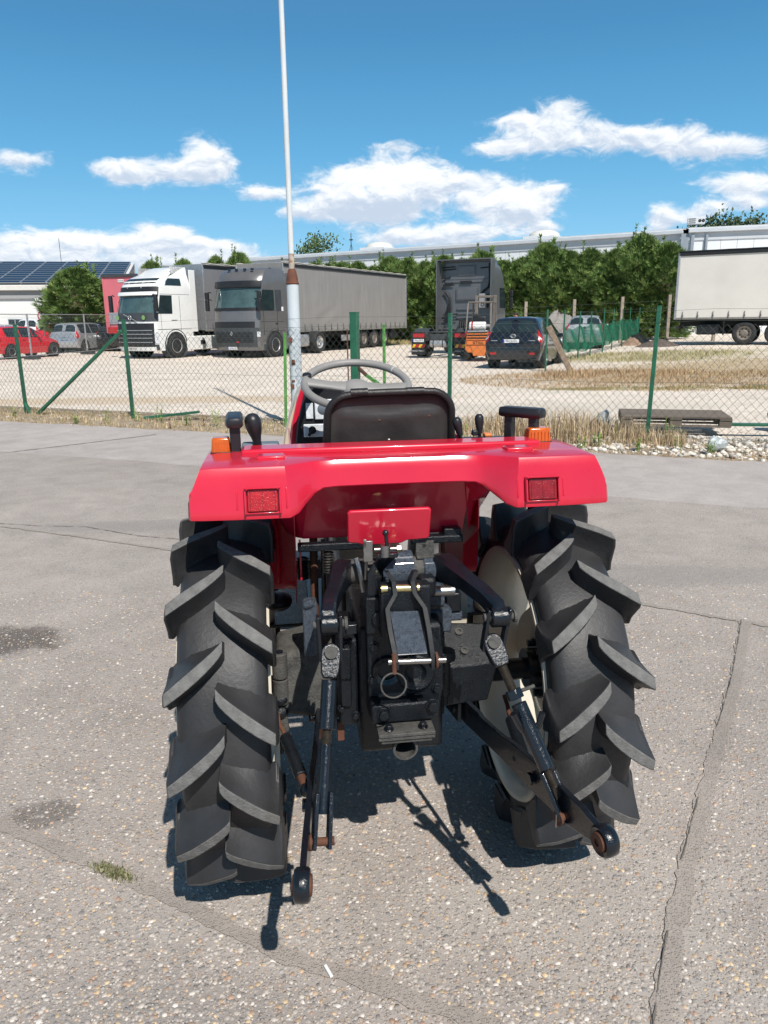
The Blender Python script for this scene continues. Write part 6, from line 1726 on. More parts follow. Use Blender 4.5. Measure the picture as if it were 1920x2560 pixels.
def car(name, label, loc, rz, kind, paint, sc=(1, 1, 1), side_windows=((5.3, 7.3), (7.4, 8.6), (8.7, 9.75)), wheels=(.78, 3.38), wr=.315, alu='alu', lamps=True, cat='car'):
    C_ = thing(name, label, cat, loc, rz)
    st = car_stations(kind); rings = []
    for (y, zb, ws, zm, wm, zbt, wb, zt, wt) in st:
        y *= sc[1]; k = sc[2]; q = sc[0]
        half = [(ws, zb), (wm, zm), (wb, zbt), (wt + (wb - wt) * .30, zbt + (zt - zbt) * .70), (wt, zt - (zt - zbt) * .04), (wt * .55, zt + .012), (0, zt + .018)]
        L_ = [Vector((-x * q, y, z_ * k)) for x, z_ in half]; R_ = [Vector((x * q, y, z_ * k)) for x, z_ in reversed(half[:-1])]
        rings.append(L_ + R_)
    lf = Loft(rings)
    MB().loft([list(r) for r in lf.r]).build('body', paint, C_, 42)
    # glass
    lf.patch(9.15, 9.92, 3.6, 8.4, .010, 3, 8).build('windscreen', m_wscreen, C_, 60)
    lf.patch(3.12, 4.25, 3.85, 8.15, .010, 3, 8).build('rear_window', m_glass, C_, 60)
    for a0, a1 in side_windows:
        for b0, b1 in ((2.12, 3.72), (8.28, 9.88)):
            lf.patch(a0, a1, b0, b1, .008, 3, 3, a0e=a0 + (.0), a1e=a1).build('side_window', m_glass, C_, 60)
    for w_ in wheels:
        for sg in (-1, 1):
            x = sg * sc[0] * (.90 if kind == 'mpv' else .86)
            MB().cyl((x - sg * .25, w_ * sc[1], wr + .01), (x + sg * .006, w_ * sc[1], wr + .01), wr + .055, n=28).build('wheel_arch', m_trim, C_)
            wheel(C_, x - sg * .072, w_ * sc[1], wr, .20, alu, sg)
    for sg in (-1, 1):
        MB().box((sg * (.97 if kind == 'mpv' else .92) * sc[0], (2.85 if kind == 'mpv' else 2.45) * sc[1], 1.0 * sc[2]), (.18, .10, .13)).build('door_mirror', paint, C_, bevel=.03, seg=3)
        MB().box((sg * (.905 if kind == 'mpv' else .865) * sc[0], 1.55 * sc[1], .86 * sc[2]), (.02, .18, .03)).build('door_handle', paint, C_, bevel=.006)
        if lamps:
            lf.patch(1.55, 3.45, 1.6 if sg < 0 else 8.5, 3.5 if sg < 0 else 10.4, .014, 3, 5).build('tail_lamp', m_redlens2, C_, 60)
        lf.patch(11.1, 12.4, 2.1 if sg < 0 else 8.9, 3.1 if sg < 0 else 9.9, .012, 2, 3).build('headlamp', m_headlamp, C_, 60)
    lf.patch(.0, 1.0, .2, 11.8, .006, 1, 10).build('rear_bumper', m_trim if name == 'dark_estate_car' else paint, C_, 60)
    return C_, lf


m_navy = mat('dark_navy_car_paint', (.010, .014, .022), .22, var=.1, vscale=3, coat=.7, dirt_or_glint=(.05, .047, .045), dirt_or_glint_amt=.1)
m_silver = mat('silver_car_paint', (.47, .50, .52), .3, metal=.5, var=.05, coat=.6)
m_silver2 = mat('warm_silver_car_paint', (.40, .42, .44), .3, metal=.5, var=.05, coat=.6)
m_carred = mat('bright_red_car_paint', (.55, .015, .025), .24, var=.05, coat=.7)
m_carwhite = mat('white_car_paint', (.66, .68, .70), .28, var=.04, coat=.5)
m_carblack = mat('black_car_paint', (.012, .013, .015), .22, var=.1, coat=.6)

rzZ = radians(-23.5); zx = Vector((cos(rzZ), sin(rzZ), 0))
Z_, lz = car('dark_estate_car', 'dark navy people carrier seen from behind, parked in front of the forklift', Vector((4.10, 24.45, 0)), rzZ, 'mpv', m_navy, (1., 1., .965))
eu_plate(Z_, -.06, .04, .845, 'AE·CK-611', 0, .52, .112)
em = MB().tube([V(.075 * cos(a), .075, 1.00 + .055 * sin(a)) for a in [2 * pi * k / 20 for k in range(20)]], .010, 6, closed=True).build('round_emblem', m_alu, Z_, 80)
MB().bar((-.11, .075, .995), (.11, .075, 1.008), .012, .016, up=(0, 1, 0)).build('emblem_bolt', m_alu, Z_)
MB().box((0, -.010, .64), (1.40, .02, .025)).build('bumper_strip', m_greytrim, Z_)
for sg in (-1, 1):
    MB().box((sg * .62, .0, .46), (.20, .03, .07)).build('reflector', m_redlens2, Z_, bevel=.01)
    MB().box((sg * .60, .055, .86), (.20, .02, .02)).build('model_badge', m_alu, Z_)
    lz.patch(2.0, 2.6, 2.0 if sg < 0 else 8.9, 3.1 if sg < 0 else 10.0, .018, 1, 3).build('lamp_clear_band', m_headlamp, Z_, 60)
MB().cyl((.05, .03, .12), (.05, .32, .30), .02, n=8).build('tow_bar', m_chassis, Z_)

Gf, lg = car('silver_hatchback', 'silver hatchback behind green netting, seen from behind', Vector((9.42, 36.3, .12)), radians(-17), 'hatch', m_silver, (1.02, 1.05, 1.0))
eu_plate(Gf, 0, .02, .60, 'KGF-729', 0, .52, .112)
MB().lathe([(.001, .004), (.06, .004), (.065, 0)], (0, .07, .93), (0, -1, 0), 20).build('round_emblem', m_greytrim, Gf)
car('red_hatchback', 'bright red hatchback at the far left, side on, behind the mesh panels', Vector((-18.0, 35.2, 0)), radians(-22), 'hatch', m_carred, (.97, .98, .97), wr=.305)
SA_, ls = car('silver_car', 'silver hatchback with dark rear glass, left of the white lorry', Vector((-17.2, 42.0, 0)), radians(-13), 'mpv', m_silver2, (.97, .95, .95))
eu_plate(SA_, 0, .035, .56, 'JWN-148', 0, .50, .11)
car('red_car', 'second red car, further back between the bright red hatchback and the silver hatchback', Vector((-20.6, 48.0, 0)), radians(-15), 'hatch', m_carred, (1.0, 1.0, 1.04))
car('white_van', 'white van with wide dark windows behind the red cars', Vector((-24.2, 53.0, 0)), radians(-15), 'mpv', m_carwhite, (1.05, 1.05, 1.14))
car('black_car', 'black car half hidden beside the white lorry front', Vector((-15.25, 43.4, 0)), radians(-13), 'hatch', m_carblack, (1.0, 1.0, 1.0))
car('dark_blue_car', 'dark blue car behind the silver hatchback', Vector((-18.3, 50.5, 0)), radians(-15), 'mpv', m_navy, (1., 1., .95))
car('white_car', 'pale car with roof bars at the far left, behind the red hatchback', Vector((-23.6, 45.5, 0)), radians(-16), 'mpv', m_carwhite, (.98, 1., .92))

# ------------------------------------------------------------------ cypress hedge and other trees
m_leaf = mat('cypress_foliage', (.06, .11, .03), .75, var=.15, vscale=3, attr='tint', spec=.25)
m_bark = mat('bark', (.11, .08, .055), .9, var=.3, vscale=8, bump=.01, bscale=20)


def fronds(P, D, L, W_, cols, n_leaf=3):
    """flat sprays: each a fan of slim leaflets; P positions, D directions, arrays"""
    n = len(P); V_ = []; C_ = []
    up = np.array([0, 0, 1.])
    side = np.cross(D, up); side /= np.linalg.norm(side, axis=1)[:, None] + 1e-6
    rollv = RNG.random(n) * pi - pi / 2
    nrm = np.cross(side, D)
    side2 = side * np.cos(rollv)[:, None] + nrm * np.sin(rollv)[:, None]
    for k in range(n_leaf):
        f = (k - (n_leaf - 1) / 2) / max(1, (n_leaf - 1) / 2) if n_leaf > 1 else 0
        d = D + side2 * f * .75; d /= np.linalg.norm(d, axis=1)[:, None]
        s2 = np.cross(d, np.cross(side2, d)); s2 /= np.linalg.norm(s2, axis=1)[:, None] + 1e-6
        l = (L * (1 - .28 * abs(f)))[:, None]; w = (W_ * (.8 + .4 * RNG.random(n)))[:, None]
        V_.append(np.stack([P, P + d * l * .45 + s2 * w, P + d * l, P + d * l * .45 - s2 * w], 1))
        C_.append(np.repeat(cols[:, None], 4, 1))
    V_ = np.concatenate(V_).reshape(-1, 3); C_ = np.concatenate(C_).reshape(-1, 3)
    F_ = np.arange(len(V_)).reshape(-1, 4)
    return V_, F_, C_


def cypress_mesh(H, R_, n, seed, taper=.72):
    rs = np.random.default_rng(seed)
    t = rs.random(n) ** .9
    prof = np.where(t < taper, .80 + .20 * np.sin(t / taper * pi * .55), np.maximum(.04, 1.0 * ((1 - t) / (1 - taper)) ** .62))
    a = rs.random(n) * 2 * pi
    lump = 1 + .20 * np.sin(a * 3 + t * 9 + seed) + .16 * np.sin(a * 5 - t * 17 + seed * 2) + .10 * np.sin(a * 9 + t * 31)
    rad = R_ * prof * lump * (.62 + .38 * rs.random(n) ** .5)
    # a few leaders sticking out of the top
    P = np.stack([rad * np.cos(a), rad * np.sin(a), .10 + t * H], 1)
    elev = .35 + .75 * t + .25 * rs.random(n)
    D = np.stack([np.cos(a) * np.cos(elev), np.sin(a) * np.cos(elev), np.sin(elev)], 1) + .35 * rs.standard_normal((n, 3))
    D /= np.linalg.norm(D, axis=1)[:, None]
    base = np.array([(.095, .160, .042), (.125, .205, .052), (.165, .250, .066), (.075, .130, .038), (.205, .270, .080)])
    c = base[rs.integers(0, 5, n)] * (.8 + .4 * rs.random(n))[:, None]
    V_, F_, C_ = fronds(P, D, .22 + .34 * rs.random(n) ** 1.5, np.full(n, .024), c, 4)
    return tri_mesh('crown', V_, F_, C_)


def cypress_tips(H, R_, seed):
    rs = np.random.default_rng(seed + 50); n = 260
    k = rs.integers(0, 4, n); off = rs.standard_normal((4, 2)) * R_ * .38; tip = H * (1.02 + .12 * rs.random(4)); q = rs.random(n)
    z = H * .80 + (tip[k] - H * .80) * q
    P = np.stack([off[k, 0] + .14 * (1 - q) * rs.standard_normal(n), off[k, 1] + .14 * (1 - q) * rs.standard_normal(n), z], 1)
    D = np.stack([.5 * rs.standard_normal(n), .5 * rs.standard_normal(n), np.ones(n)], 1); D /= np.linalg.norm(D, axis=1)[:, None]
    c = np.array([(.125, .195, .052)]) * (.7 + .6 * rs.random(n))[:, None]
    return fronds(P, D, .14 + .2 * rs.random(n), np.full(n, .028), c, 2)


def full_crown(H, R_, n, seed):
    me = cypress_mesh(H, R_, n, seed)
    v = np.zeros(len(me.vertices) * 3, np.float32); me.vertices.foreach_get('co', v)
    c = np.zeros(len(me.vertices) * 4, np.float32); me.color_attributes['tint'].data.foreach_get('color', c)
    v = v.reshape(-1, 3); c = c.reshape(-1, 4)[:, :3]; f = np.arange(len(v)).reshape(-1, 4)
    v2, f2, c2 = cypress_tips(H, R_, seed)
    out = tri_mesh('crown', np.concatenate([v, v2]), np.concatenate([f, f2 + len(v)]), np.concatenate([c, c2]))
    out.materials.append(m_leaf)
    return out


CR = [full_crown(6.0, 1.35, 6000, k) for k in (1, 2, 3)]
core = MB().lathe([(.05, .1), (.62, .3), (.72, 2.5), (.60, 4.2), (.22, 5.4), (.02, 5.8)], (0, 0, 0), (0, 0, 1), 10).mesh('crown_core', 60); core.materials.append(m_bark)  # solid filler added inside the crown to close see-through gaps
trunk_me = MB().cyl((0, 0, -.05), (0, 0, 4.5), .13, .04, 8).mesh('trunk', 50); trunk_me.materials.append(m_bark)
hl = {0: 'cypress at the right-hand end of the hedge, beside the white trailer'}
xs_ = np.linspace(15.9, -7.5, 21)
for k, x in enumerate(xs_):
    y = 44. + (15.9 - x) * .80 + random.uniform(-.3, .3)
    lb = 'cypress tree number %s along the hedge, counted from the white trailer' % ('one two three four five six seven eight nine ten eleven twelve thirteen fourteen fifteen sixteen seventeen eighteen nineteen twenty twenty-one'.split()[k])
    if k == 0: lb = hl[0]
    elif 6 <= k <= 8: lb = ['cypress just right of the charcoal lorry cab', 'cypress behind the right half of the charcoal lorry cab', 'cypress behind the left half of the charcoal lorry cab'][k - 6]
    elif k == 10: lb = 'cypress in the gap between the grey trailer and the charcoal lorry'
    elif k > 11: lb = '%s cypress from the right of those topping the grey curtain trailer' % ('first second third fourth fifth sixth seventh eighth ninth'.split()[k - 12])
    t = thing('cypress_tree', lb, 'tree', (float(x), float(y), float(terrain(np.array(x), np.array(y))) - .05), random.uniform(0, 6), 'cypress hedge')
    s = random.uniform(.93, 1.07) * (.86 if x > 10 else .85 if x > 2 else .88); t.scale = (1.08, 1.08, s)
    put('crown', CR[k % 3], None, t); put('crown_core', core, None, t); put('trunk', trunk_me, None, t)
for x, y, sx, sz, lb in ((-17.7, 46.0, 1.25, .74, 'bushy dark conifer left of the red box trailer'), (-15.3, 62., 1.0, .98, 'conifer tip peeping over the white lorry roof'), (-12.6, 61., .9, 1.0, 'conifer tip peeping over the grey trailer of the white lorry'), (-10.6, 60., 1.0, 1.03, 'conifer tip peeping over the grey lorry cab'), (-17.6, 61., .9, .96, 'conifer tip above the red box trailer')):
    t = thing('cypress_tree', lb, 'tree', (x, y, -.05), x); t.scale = (sx, sx, sz)
    put('crown', CR[int(abs(x)) % 3], None, t); put('crown_core', core, None, t); put('trunk', trunk_me, None, t)


def leafy(name, label, loc, H, R_, n, seed, tint):
    rs = np.random.default_rng(seed); t = thing(name, label, 'tree', loc)
    m = MB(); m.tube([(0, 0, -.2), (.1, 0, H * .3), (0, .1, H * .55), (.1, 0, H * .8)], [.28, .22, .15, .05], 8)
    for k in range(7):
        a = k * 2.4; z0 = H * (.38 + .06 * k); m.tube([(0, 0, z0), (cos(a) * R_ * .35, sin(a) * R_ * .35, z0 + H * .10), (cos(a) * R_ * .7, sin(a) * R_ * .7, z0 + H * .16)], [.09, .06, .02], 6)
    m.build('trunk', m_bark, t, 60)
    cl = rs.standard_normal((26, 3)); cl /= np.linalg.norm(cl, axis=1)[:, None]; cl *= (rs.random(26) ** .4)[:, None]
    k = rs.integers(0, 26, n); P = cl[k] * np.array([R_, R_, H * .30]) + rs.standard_normal((n, 3)) * R_ * .20 + np.array([0, 0, H * .68])
    D = rs.standard_normal((n, 3)) + np.array([0, 0, .4]); D /= np.linalg.norm(D, axis=1)[:, None]
    c = np.array([tint]) * (.6 + .8 * rs.random(n))[:, None]
    V_, F_, C_ = fronds(P, D, .30 + .25 * rs.random(n), np.full(n, .12), c, 1)
    me = tri_mesh('crown', V_, F_, C_); put('crown', me, m_leaf, t)


leafy('broadleaf_tree', 'distant rounded tree behind the warehouse roof, left of centre', (-8.2, 112., -.5), 12.8, 3.6, 5000, 5, (.10, .15, .055))
leafy('broadleaf_tree', 'distant tree above the warehouse roof right of the cooling unit', (37.5, 86., -.5), 12.6, 2.6, 3500, 6, (.085, .12, .06))
leafy('broadleaf_tree', 'distant tree above the warehouse roof, rightmost of three', (41.0, 87., -.5), 12.9, 2.4, 3500, 7, (.085, .12, .06))
leafy('broadleaf_tree', 'distant tree above the warehouse roof, nearest the cooling unit', (34.2, 86., -.5), 12.0, 2.2, 3500, 8, (.085, .12, .06))

# ------------------------------------------------------------------ warehouse
m_panel = mat('white_sandwich_panel', (.74, .76, .77), .5, var=.05, vscale=1.2, stretch=(1, 1, .2))
m_band = mat('pale_grey_flashing', (.54, .57, .60), .5, var=.08, vscale=1)
m_roofw = mat('white_roof_sheet', (.60, .61, .62), .55, var=.08)
m_pipe = mat('grey_downpipe', (.26, .30, .34), .5, var=.1)
m_dome = mat('skylight_dome', (.66, .64, .58), .35, var=.1, coat=.3)


def hall(label, A, B_, H, depth, npan, ground=-.1, name='warehouse'):
    A = Vector((A[0], A[1], 0)); B_ = Vector((B_[0], B_[1], 0)); d = B_ - A; L = d.length; rz = atan2(d.y, d.x)
    t = thing(name, label, 'building', A, rz)
    w = L / npan
    pm = MB().box((0, 0, 0), (w - .018, .10, H - .95)).mesh('wall_panel', 30); pm.materials.append(m_panel)
    for k in range(npan): put('wall_panel', pm, None, t, loc=(w * (k + .5), 0, (H - .95) / 2))
    MB().box((L / 2, depth / 2 + .06, (H - .4) / 2), (L - .02, depth, H - .42)).build('wall_core', m_band, t)
    MB().box((L / 2, -.03, H - .70), (L, .16, .50)).build('fascia', m_band, t, bevel=.01)
    MB().box((L / 2, -.16, H - .32), (L + .1, .36, .26)).build('gutter', m_band, t, bevel=.03)
    rows = [[(-.1, -.25, H - .19), (L + .1, -.25, H - .19)], [(-.1, depth * .5, H + .75), (L + .1, depth * .5, H + .75)], [(-.1, depth + .1, H - .19), (L + .1, depth + .1, H - .19)]]
    MB().grid(rows, (0, 0, .08)).build('roof', m_roofw, t, 20)
    return t, L


WH, LWH = hall('long white warehouse with flat roof edge behind the cypress hedge', (-13.6, 77.2), (21.0, 55.9), 7.45, 26, 34)
def dome(parent, x, y, z, r, h):
    b = MB().box((x, y, z + .12), (r * 2.1, r * 2.1, .3)).build('skylight_kerb', m_roofw, parent, bevel=.03)
    m = MB(); m.lathe([(r, .25), (r * .94, .25 + h * .45), (r * .7, .25 + h * .8), (r * .35, .25 + h * .97), (.01, .25 + h)], (x, y, z), (0, 0, 1), 20); m.build('skylight', m_dome, b, 60)


for x, y in ((14.0, 3.0), (29.5, 3.0)): dome(WH, x, y, 7.45, 1.25, .55)
an = MB(); an.cyl((11.6, 2., 7.3), (11.6, 2., 9.1), .035, n=8); an.box((11.6, 2., 8.5), (.30, .1, .12)); an.tube([(11.35, 2, 7.4), (11.6, 2, 8.2), (11.85, 2, 7.4)], .025, 6); an.build('antenna_mast', m_greytrim, WH)
W2, L2 = hall('nearer white warehouse wing with grey downpipes, above the right-hand trailer', (21.25, 55.4), (41.0, 49.2), 7.45, 20, 20)
for x in (.25, 1.15): MB().box((x, -.16, 3.4), (.22 if x < .5 else .16, .18, 6.9)).build('downpipe', m_pipe, W2, bevel=.03)
MB().box((-.25, .0, 3.5), (.5, .3, 6.95)).build('corner_flashing', m_pipe, W2, bevel=.02)
dome(W2, 6.5, 3.0, 7.45, 1.3, .6)
ac = MB().box((.5, 1.6, 7.93), (1.15, .6, .44)).build('cooling_unit', m_roofw, W2, bevel=.02)
for x in (.72, .95): MB().lathe([(.02, .01), (.10, .01), (.11, 0)], (x, 1.295, 7.92), (0, -1, 0), 16).build('fan', m_trim, ac)
for z in (7.80, 7.93, 8.06): MB().box((.22, 1.29, z), (.45, .02, .04)).build('louvre', m_trim, ac)

# ------------------------------------------------------------------ building with solar panels, far left
m_render = mat('white_render', (.68, .68, .66), .8, var=.04, vscale=1.)
m_solar = mat('solar_cells', (.010, .016, .034), .32, var=.25, vscale=1.5, spec=.3)
m_frame = mat('aluminium_frame', (.45, .46, .47), .4, metal=.6, var=.05)
m_eave = mat('cream_eave', (.60, .585, .54), .6, var=.05)
SB = thing('solar_building', 'low white building with a roof of dark solar panels, far left', 'building', (-36.0, 55.0, 0), radians(12.5))
LB = 17.0
MB().box((LB / 2, 6.2, 1.65), (LB, 12, 3.3)).build('wall', m_render, SB)
MB().box((LB / 2, .14, 3.56), (LB, .20, .56)).build('grey_band', mat('grey_render_band', (.30, .30, .30), .8, var=.05), SB)
MB().box((LB / 2, .05, 4.02), (LB + .4, .60, .36)).build('eave', m_eave, SB, bevel=.03)
rows = [[(-.3, -.2, 4.19), (LB + .3, -.2, 4.19)], [(-.3, 11.5, 6.55), (LB + .3, 11.5, 6.55)], [(-.3, 12.5, 4.2), (LB + .3, 12.5, 4.2)]]
MB().grid(rows, (0, 0, -.06)).build('roof', m_roofw, SB, 20)
sl = atan2(6.55 - 4.19, 11.7); cell = MB().box((0, 0, 0), (1.62, 1.02, .035)).mesh('solar_panel', 20); cell.materials.append(m_solar)
fr = MB()
for dx, dy, w, h in ((0, .525, 1.68, .045), (0, -.525, 1.68, .045), (.825, 0, .05, 1.08), (-.825, 0, .05, 1.08)): fr.box((dx, dy, .003), (w, h, .045))
frm = fr.mesh('panel_frame', 20); frm.materials.append(m_frame)
for i in range(10):
    for j in range(10):
        y = .5 + 1.12 * j
        o = put('solar_panel', cell, None, SB, loc=(.75 + 1.72 * i, y * cos(sl), 4.19 + .14 + (y * cos(sl) + .2) * math.tan(sl))); o.rotation_euler = (sl, 0, 0)
        put('panel_frame', frm, None, o)
for x in (11.4, 14.7): MB().box((x, .05, 1.66), (.55, .34, 3.26)).build('pier', m_render, SB, bevel=.01)
MB().box((13.1, .10, 1.45), (2.8, .14, 2.9)).build('roller_door', mat('beige_door', (.42, .41, .38), .6, var=.06), SB)
MB().box((13.1, .08, 2.85), (2.8, .2, .5)).build('door_box', m_greytrim, SB)
wn = MB().box((9.55, .16, 1.35), (.95, .12, 1.05)).build('window', m_frame, SB, bevel=.01)
for dx in (-.23, .23): MB().box((9.55 + dx, .09, 1.35), (.40, .02, .92)).build('pane', m_glass, wn)
MB().box((9.55, .05, .80), (1.1, .14, .06)).build('sill', m_render, wn)
wl = MB().box((11.6, -.15, 3.05), (.10, .40, .10)).build('wall_lamp', m_greytrim, SB, bevel=.01); MB().box((11.75, -.38, 3.12), (.36, .20, .12)).build('lamp_head', m_frame, wl, bevel=.02)
MB().cyl((12.2, 6., 5.3), (12.2, 6., 8.0), .02, n=6).build('aerial', m_greytrim, SB)
# low tiled wall of a garden house in front
o = MB().box((0, 0, 0), (5.5, .3, .75)).build('brick_wall', mat('brown_brick', (.20, .11, .08), .85, var=.4, vscale=9), None, bevel=.01, loc=(-25.6, 54.2, .35)); tag(o, 'low brown wall below the white building, far left', 'wall')

sg_ = thing('round_sign', 'round red and white no-entry style road sign left of the conifer', 'sign', (-20.1, 46.6, 0))
MB().cyl((0, .03, -.05), (0, .03, 2.15), .03, n=10).build('post', m_galv, sg_)
d0 = MB().cyl((0, 0, 1.95), (0, -.02, 1.95), .30, n=28).build('red_rim', m_redlens2, sg_)
MB().cyl((0, -.02, 1.95), (0, -.026, 1.95), .22, n=28).build('white_face', m_white, d0)
MB().box((0, -.03, 1.95), (.26, .006, .06)).build('black_mark', m_ink, d0)

# ------------------------------------------------------------------ site-fence panels by the cars
def mesh_panel(label, a, b):
    a = Vector((a[0], a[1], 0)); b = Vector((b[0], b[1], 0)); d = b - a; L = d.length - .06
    t = thing('site_fence_panel', label, 'fence', a + d.normalized() * .03, atan2(d.y, d.x), 'temporary mesh fence panels')
    for x in (0, L): MB().cyl((x, 0, .05), (x, 0, 1.98), .024, n=10).build('upright', m_galv, t)
    for z in (.15, 1.95): MB().cyl((0, 0, z), (L, 0, z), .018, n=8).build('rail', m_galv, t)
    Vs = []; Fs = []
    def strand(p, q, r=.0022):
        o = len(Vs); p = Vector(p); q = Vector(q); u, v, w = basis(q - p)
        for e in (p, q):
            for k in range(3): Vs.append(tuple(e + u * cos(2.1 * k) * r + v * sin(2.1 * k) * r))
        for k in range(3): Fs.append((o + k, o + (k + 1) % 3, o + 3 + (k + 1) % 3, o + 3 + k))
    for k in range(int(L / .11)): strand((.05 + .11 * k, 0, .15), (.05 + .11 * k, 0, 1.95))
    for k in range(7): strand((0, 0, .25 + .26 * k), (L, 0, .25 + .26 * k))
    me = tri_mesh('mesh_infill', Vs, Fs); o = put('mesh_infill', me, m_galv, t); o['kind'] = 'stuff'
    for x in (0,): MB().box((x, 0, .06), (.22, .72, .13)).build('foot_block', m_greytrim, t, bevel=.02)


QP = [(-16.3, 30.8), (-15.75, 34.9), (-15.05, 39.7), (-14.4, 44.0)]
for k, lb in enumerate(('grey wire mesh site fence panel nearest the left edge of the frame', 'grey wire mesh site fence panel in front of the bright red hatchback', 'grey wire mesh site fence panel in front of the black car, beside the white lorry')): mesh_panel(lb, QP[k], QP[k + 1])

# ------------------------------------------------------------------ green netting round the silver hatchback
m_net = mat('green_plastic_netting', (.010, .17, .095), .5, var=.15, vscale=4)
NT_ = thing('netting_fence', 'green plastic netting on slim green posts around the silver hatchback', 'fence', (0, 0, 0))
NP = [(6.35 + 1.02 * k + .05 * sin(k * 3.), 27.2 + 2.0 * k) for k in range(8)]
NP = [(5.9, 31.0), (6.1, 29.0)][::-1][:0] + NP
gz = lambda x, y: float(terrain(np.array(x), np.array(y))) - .03
for k, (x, y) in enumerate(NP): MB().cyl((x, y, gz(x, y) - .05), (x + .03 * sin(k * 2.1), y, gz(x, y) + 1.82 - .04 * (k % 3)), .028, n=8).build('post', m_green, NT_)
Vs, Fs = [], []
def strand2(pts, r):
    o = len(Vs)
    for p in pts:
        for k in range(3): Vs.append((p[0] + r * cos(2.1 * k), p[1] + r * .3 * cos(2.1 * k), p[2] + r * sin(2.1 * k)))
    for i in range(len(pts) - 1):
        for k in range(3): Fs.append((o + 3 * i + k, o + 3 * i + (k + 1) % 3, o + 3 * i + 3 + (k + 1) % 3, o + 3 * i + 3 + k))
def netp(t, f):
    """t along the posts, f 0 bottom .. 1 top"""
    i = min(int(t), len(NP) - 2); q = t - i; x = NP[i][0] + (NP[i + 1][0] - NP[i][0]) * q; y = NP[i][1] + (NP[i + 1][1] - NP[i][1]) * q
    sag = .14 * sin(pi * q); top = 1.30 - sag - .04 * sin(t * 2.3); bot = .34 - sag * .3 + .05 * sin(t * 3.1)
    return (x + .03 * sin(t * 9 + f * 5), y + .02 * sin(t * 13), gz(x, y) + bot + (top - bot) * f)
for k in range(22): strand2([netp(t, k / 21) for t in np.linspace(0, len(NP) - 1, 71)], .0065)
for t in np.linspace(0, len(NP) - 1, 330): strand2([netp(t, f) for f in np.linspace(0, 1, 7)], .0055)
me = tri_mesh('netting', Vs, Fs); o = put('netting', me, m_net, NT_); o['kind'] = 'stuff'

# post holding up the leaning plank, at the corner of the dark people carrier
o = MB().bar((0, 0, -.05), (.0, 0, 1.78), .05, .05, up=(0, 1, 0)).build('fence_post', m_green, None, bevel=.005, loc=(4.93, 23.3, 0)); tag(o, 'lone dark green post at the rear corner of the dark people carrier', 'post')
o = MB().bar((0, 0, 0), (-.70, .02, 1.30), .17, .055, up=(0, 1, 0)).build('leaning_plank', mat('rough_bark_plank', (.24, .18, .13), .9, var=.4, vscale=7, bump=.01, bscale=25), None, bevel=.01, loc=(5.66, 23.22, .0)); tag(o, 'rough wooden plank leaning against the lone green post', 'plank')

# concrete posts with wires at the foot of the hedge
m_cpost = mat('weathered_concrete_post', (.34, .28, .22), .9, var=.2, vscale=6, bump=.006, bscale=20)
PF = thing('post_and_wire_fence', 'weathered post and wire fence along the foot of the cypress hedge', 'fence', (0, 0, 0))
cps = [(5.4, 43.4), (7.75, 42.2), (10.2, 41.6), (12.55, 41.0), (14.75, 40.3), (16.9, 39.7)]
for x, y in cps: MB().box((x, y, gz(x, y) + 1.15), (.15, .13, 2.4)).build('post', m_cpost, PF, bevel=.01)
for z in (2.05, 1.7, 1.2, .7):
    MB().tube([(x, y - .07, gz(x, y) + z) for x, y in cps], .006, 4).build('wire', m_wire, PF)
for x, y, lb in ((-20.2, 50.5, 'short wooden post left of the roof bars, behind the silver car'), (-18.2, 49.9, 'short wooden post behind the dark blue car')):
    o = MB().box((0, 0, 0), (.17, .15, 2.1)).build('wooden_post', m_cpost, None, bevel=.01, loc=(x, y, .95)); tag(o, lb, 'post')

# heaps
def heap(name, label, x, y, r, h, material, seed):
    rows = []
    for i in range(15):
        rr = r * i / 14; rows.append([Vector((rr * cos(2 * pi * k / 32), rr * sin(2 * pi * k / 32), max(-.1, h * (1 - (i / 14) ** 1.25) * (1 + .22 * float(vnoise(np.array(cos(2 * pi * k / 32) * 2.2 + i * .3), np.array(sin(2 * pi * k / 32) * 2.2), seed))) - .05))) for k in range(33)])
    return tag(MB().grid(rows).build(name, material, None, 180, loc=(x, y, gz(x, y))), label, 'heap')


m_heap = mat('grey_gravel_heap', (.27, .25, .23), .95, var=.2, vscale=4, bump=.05, bscale=14)
heap('gravel_heap', 'grey gravel heap between the dark people carrier and the silver hatchback', 9.1, 40.5, 2.4, 1.75, m_heap, 1.)
heap('debris_heap', 'low dark debris heap at the left end of the white trailer', 12.9, 36.2, 1.1, .38, mat('dark_debris', (.12, .095, .08), .95, var=.5, vscale=7, bump=.04, bscale=12), 4.)
heap('soil_heap', 'small reddish soil heap left of the white trailer wheels', 12.6, 38.4, .9, .55, mat('reddish_soil', (.30, .20, .14), .95, var=.3, vscale=5, bump=.04, bscale=14), 6.)
o = MB().box((0, 0, 0), (.12, .05, .24)).build('marker_stone', m_cpost, None, bevel=.01, loc=(8.85, 17.0, .08)); tag(o, 'small grey block standing in the grass right of the right fence post', 'block')

# ------------------------------------------------------------------ person behind the dark people carrier
PS = thing('person', 'short-haired person in a blue shirt seen over the roof of the dark people carrier', 'person', (5.28, 30.6, 0), radians(80))
m_skin = mat('skin', (.46, .24, .17), .55, var=.08, vscale=10)
m_hair = mat('dark_hair', (.035, .024, .018), .7, var=.2, vscale=30)
m_shirt = mat('blue_shirt_cloth', (.16, .25, .42), .85, var=.12, vscale=8, bump=.004, bscale=20)
m_trouser = mat('dark_trouser_cloth', (.035, .04, .05), .9, var=.15, vscale=8)






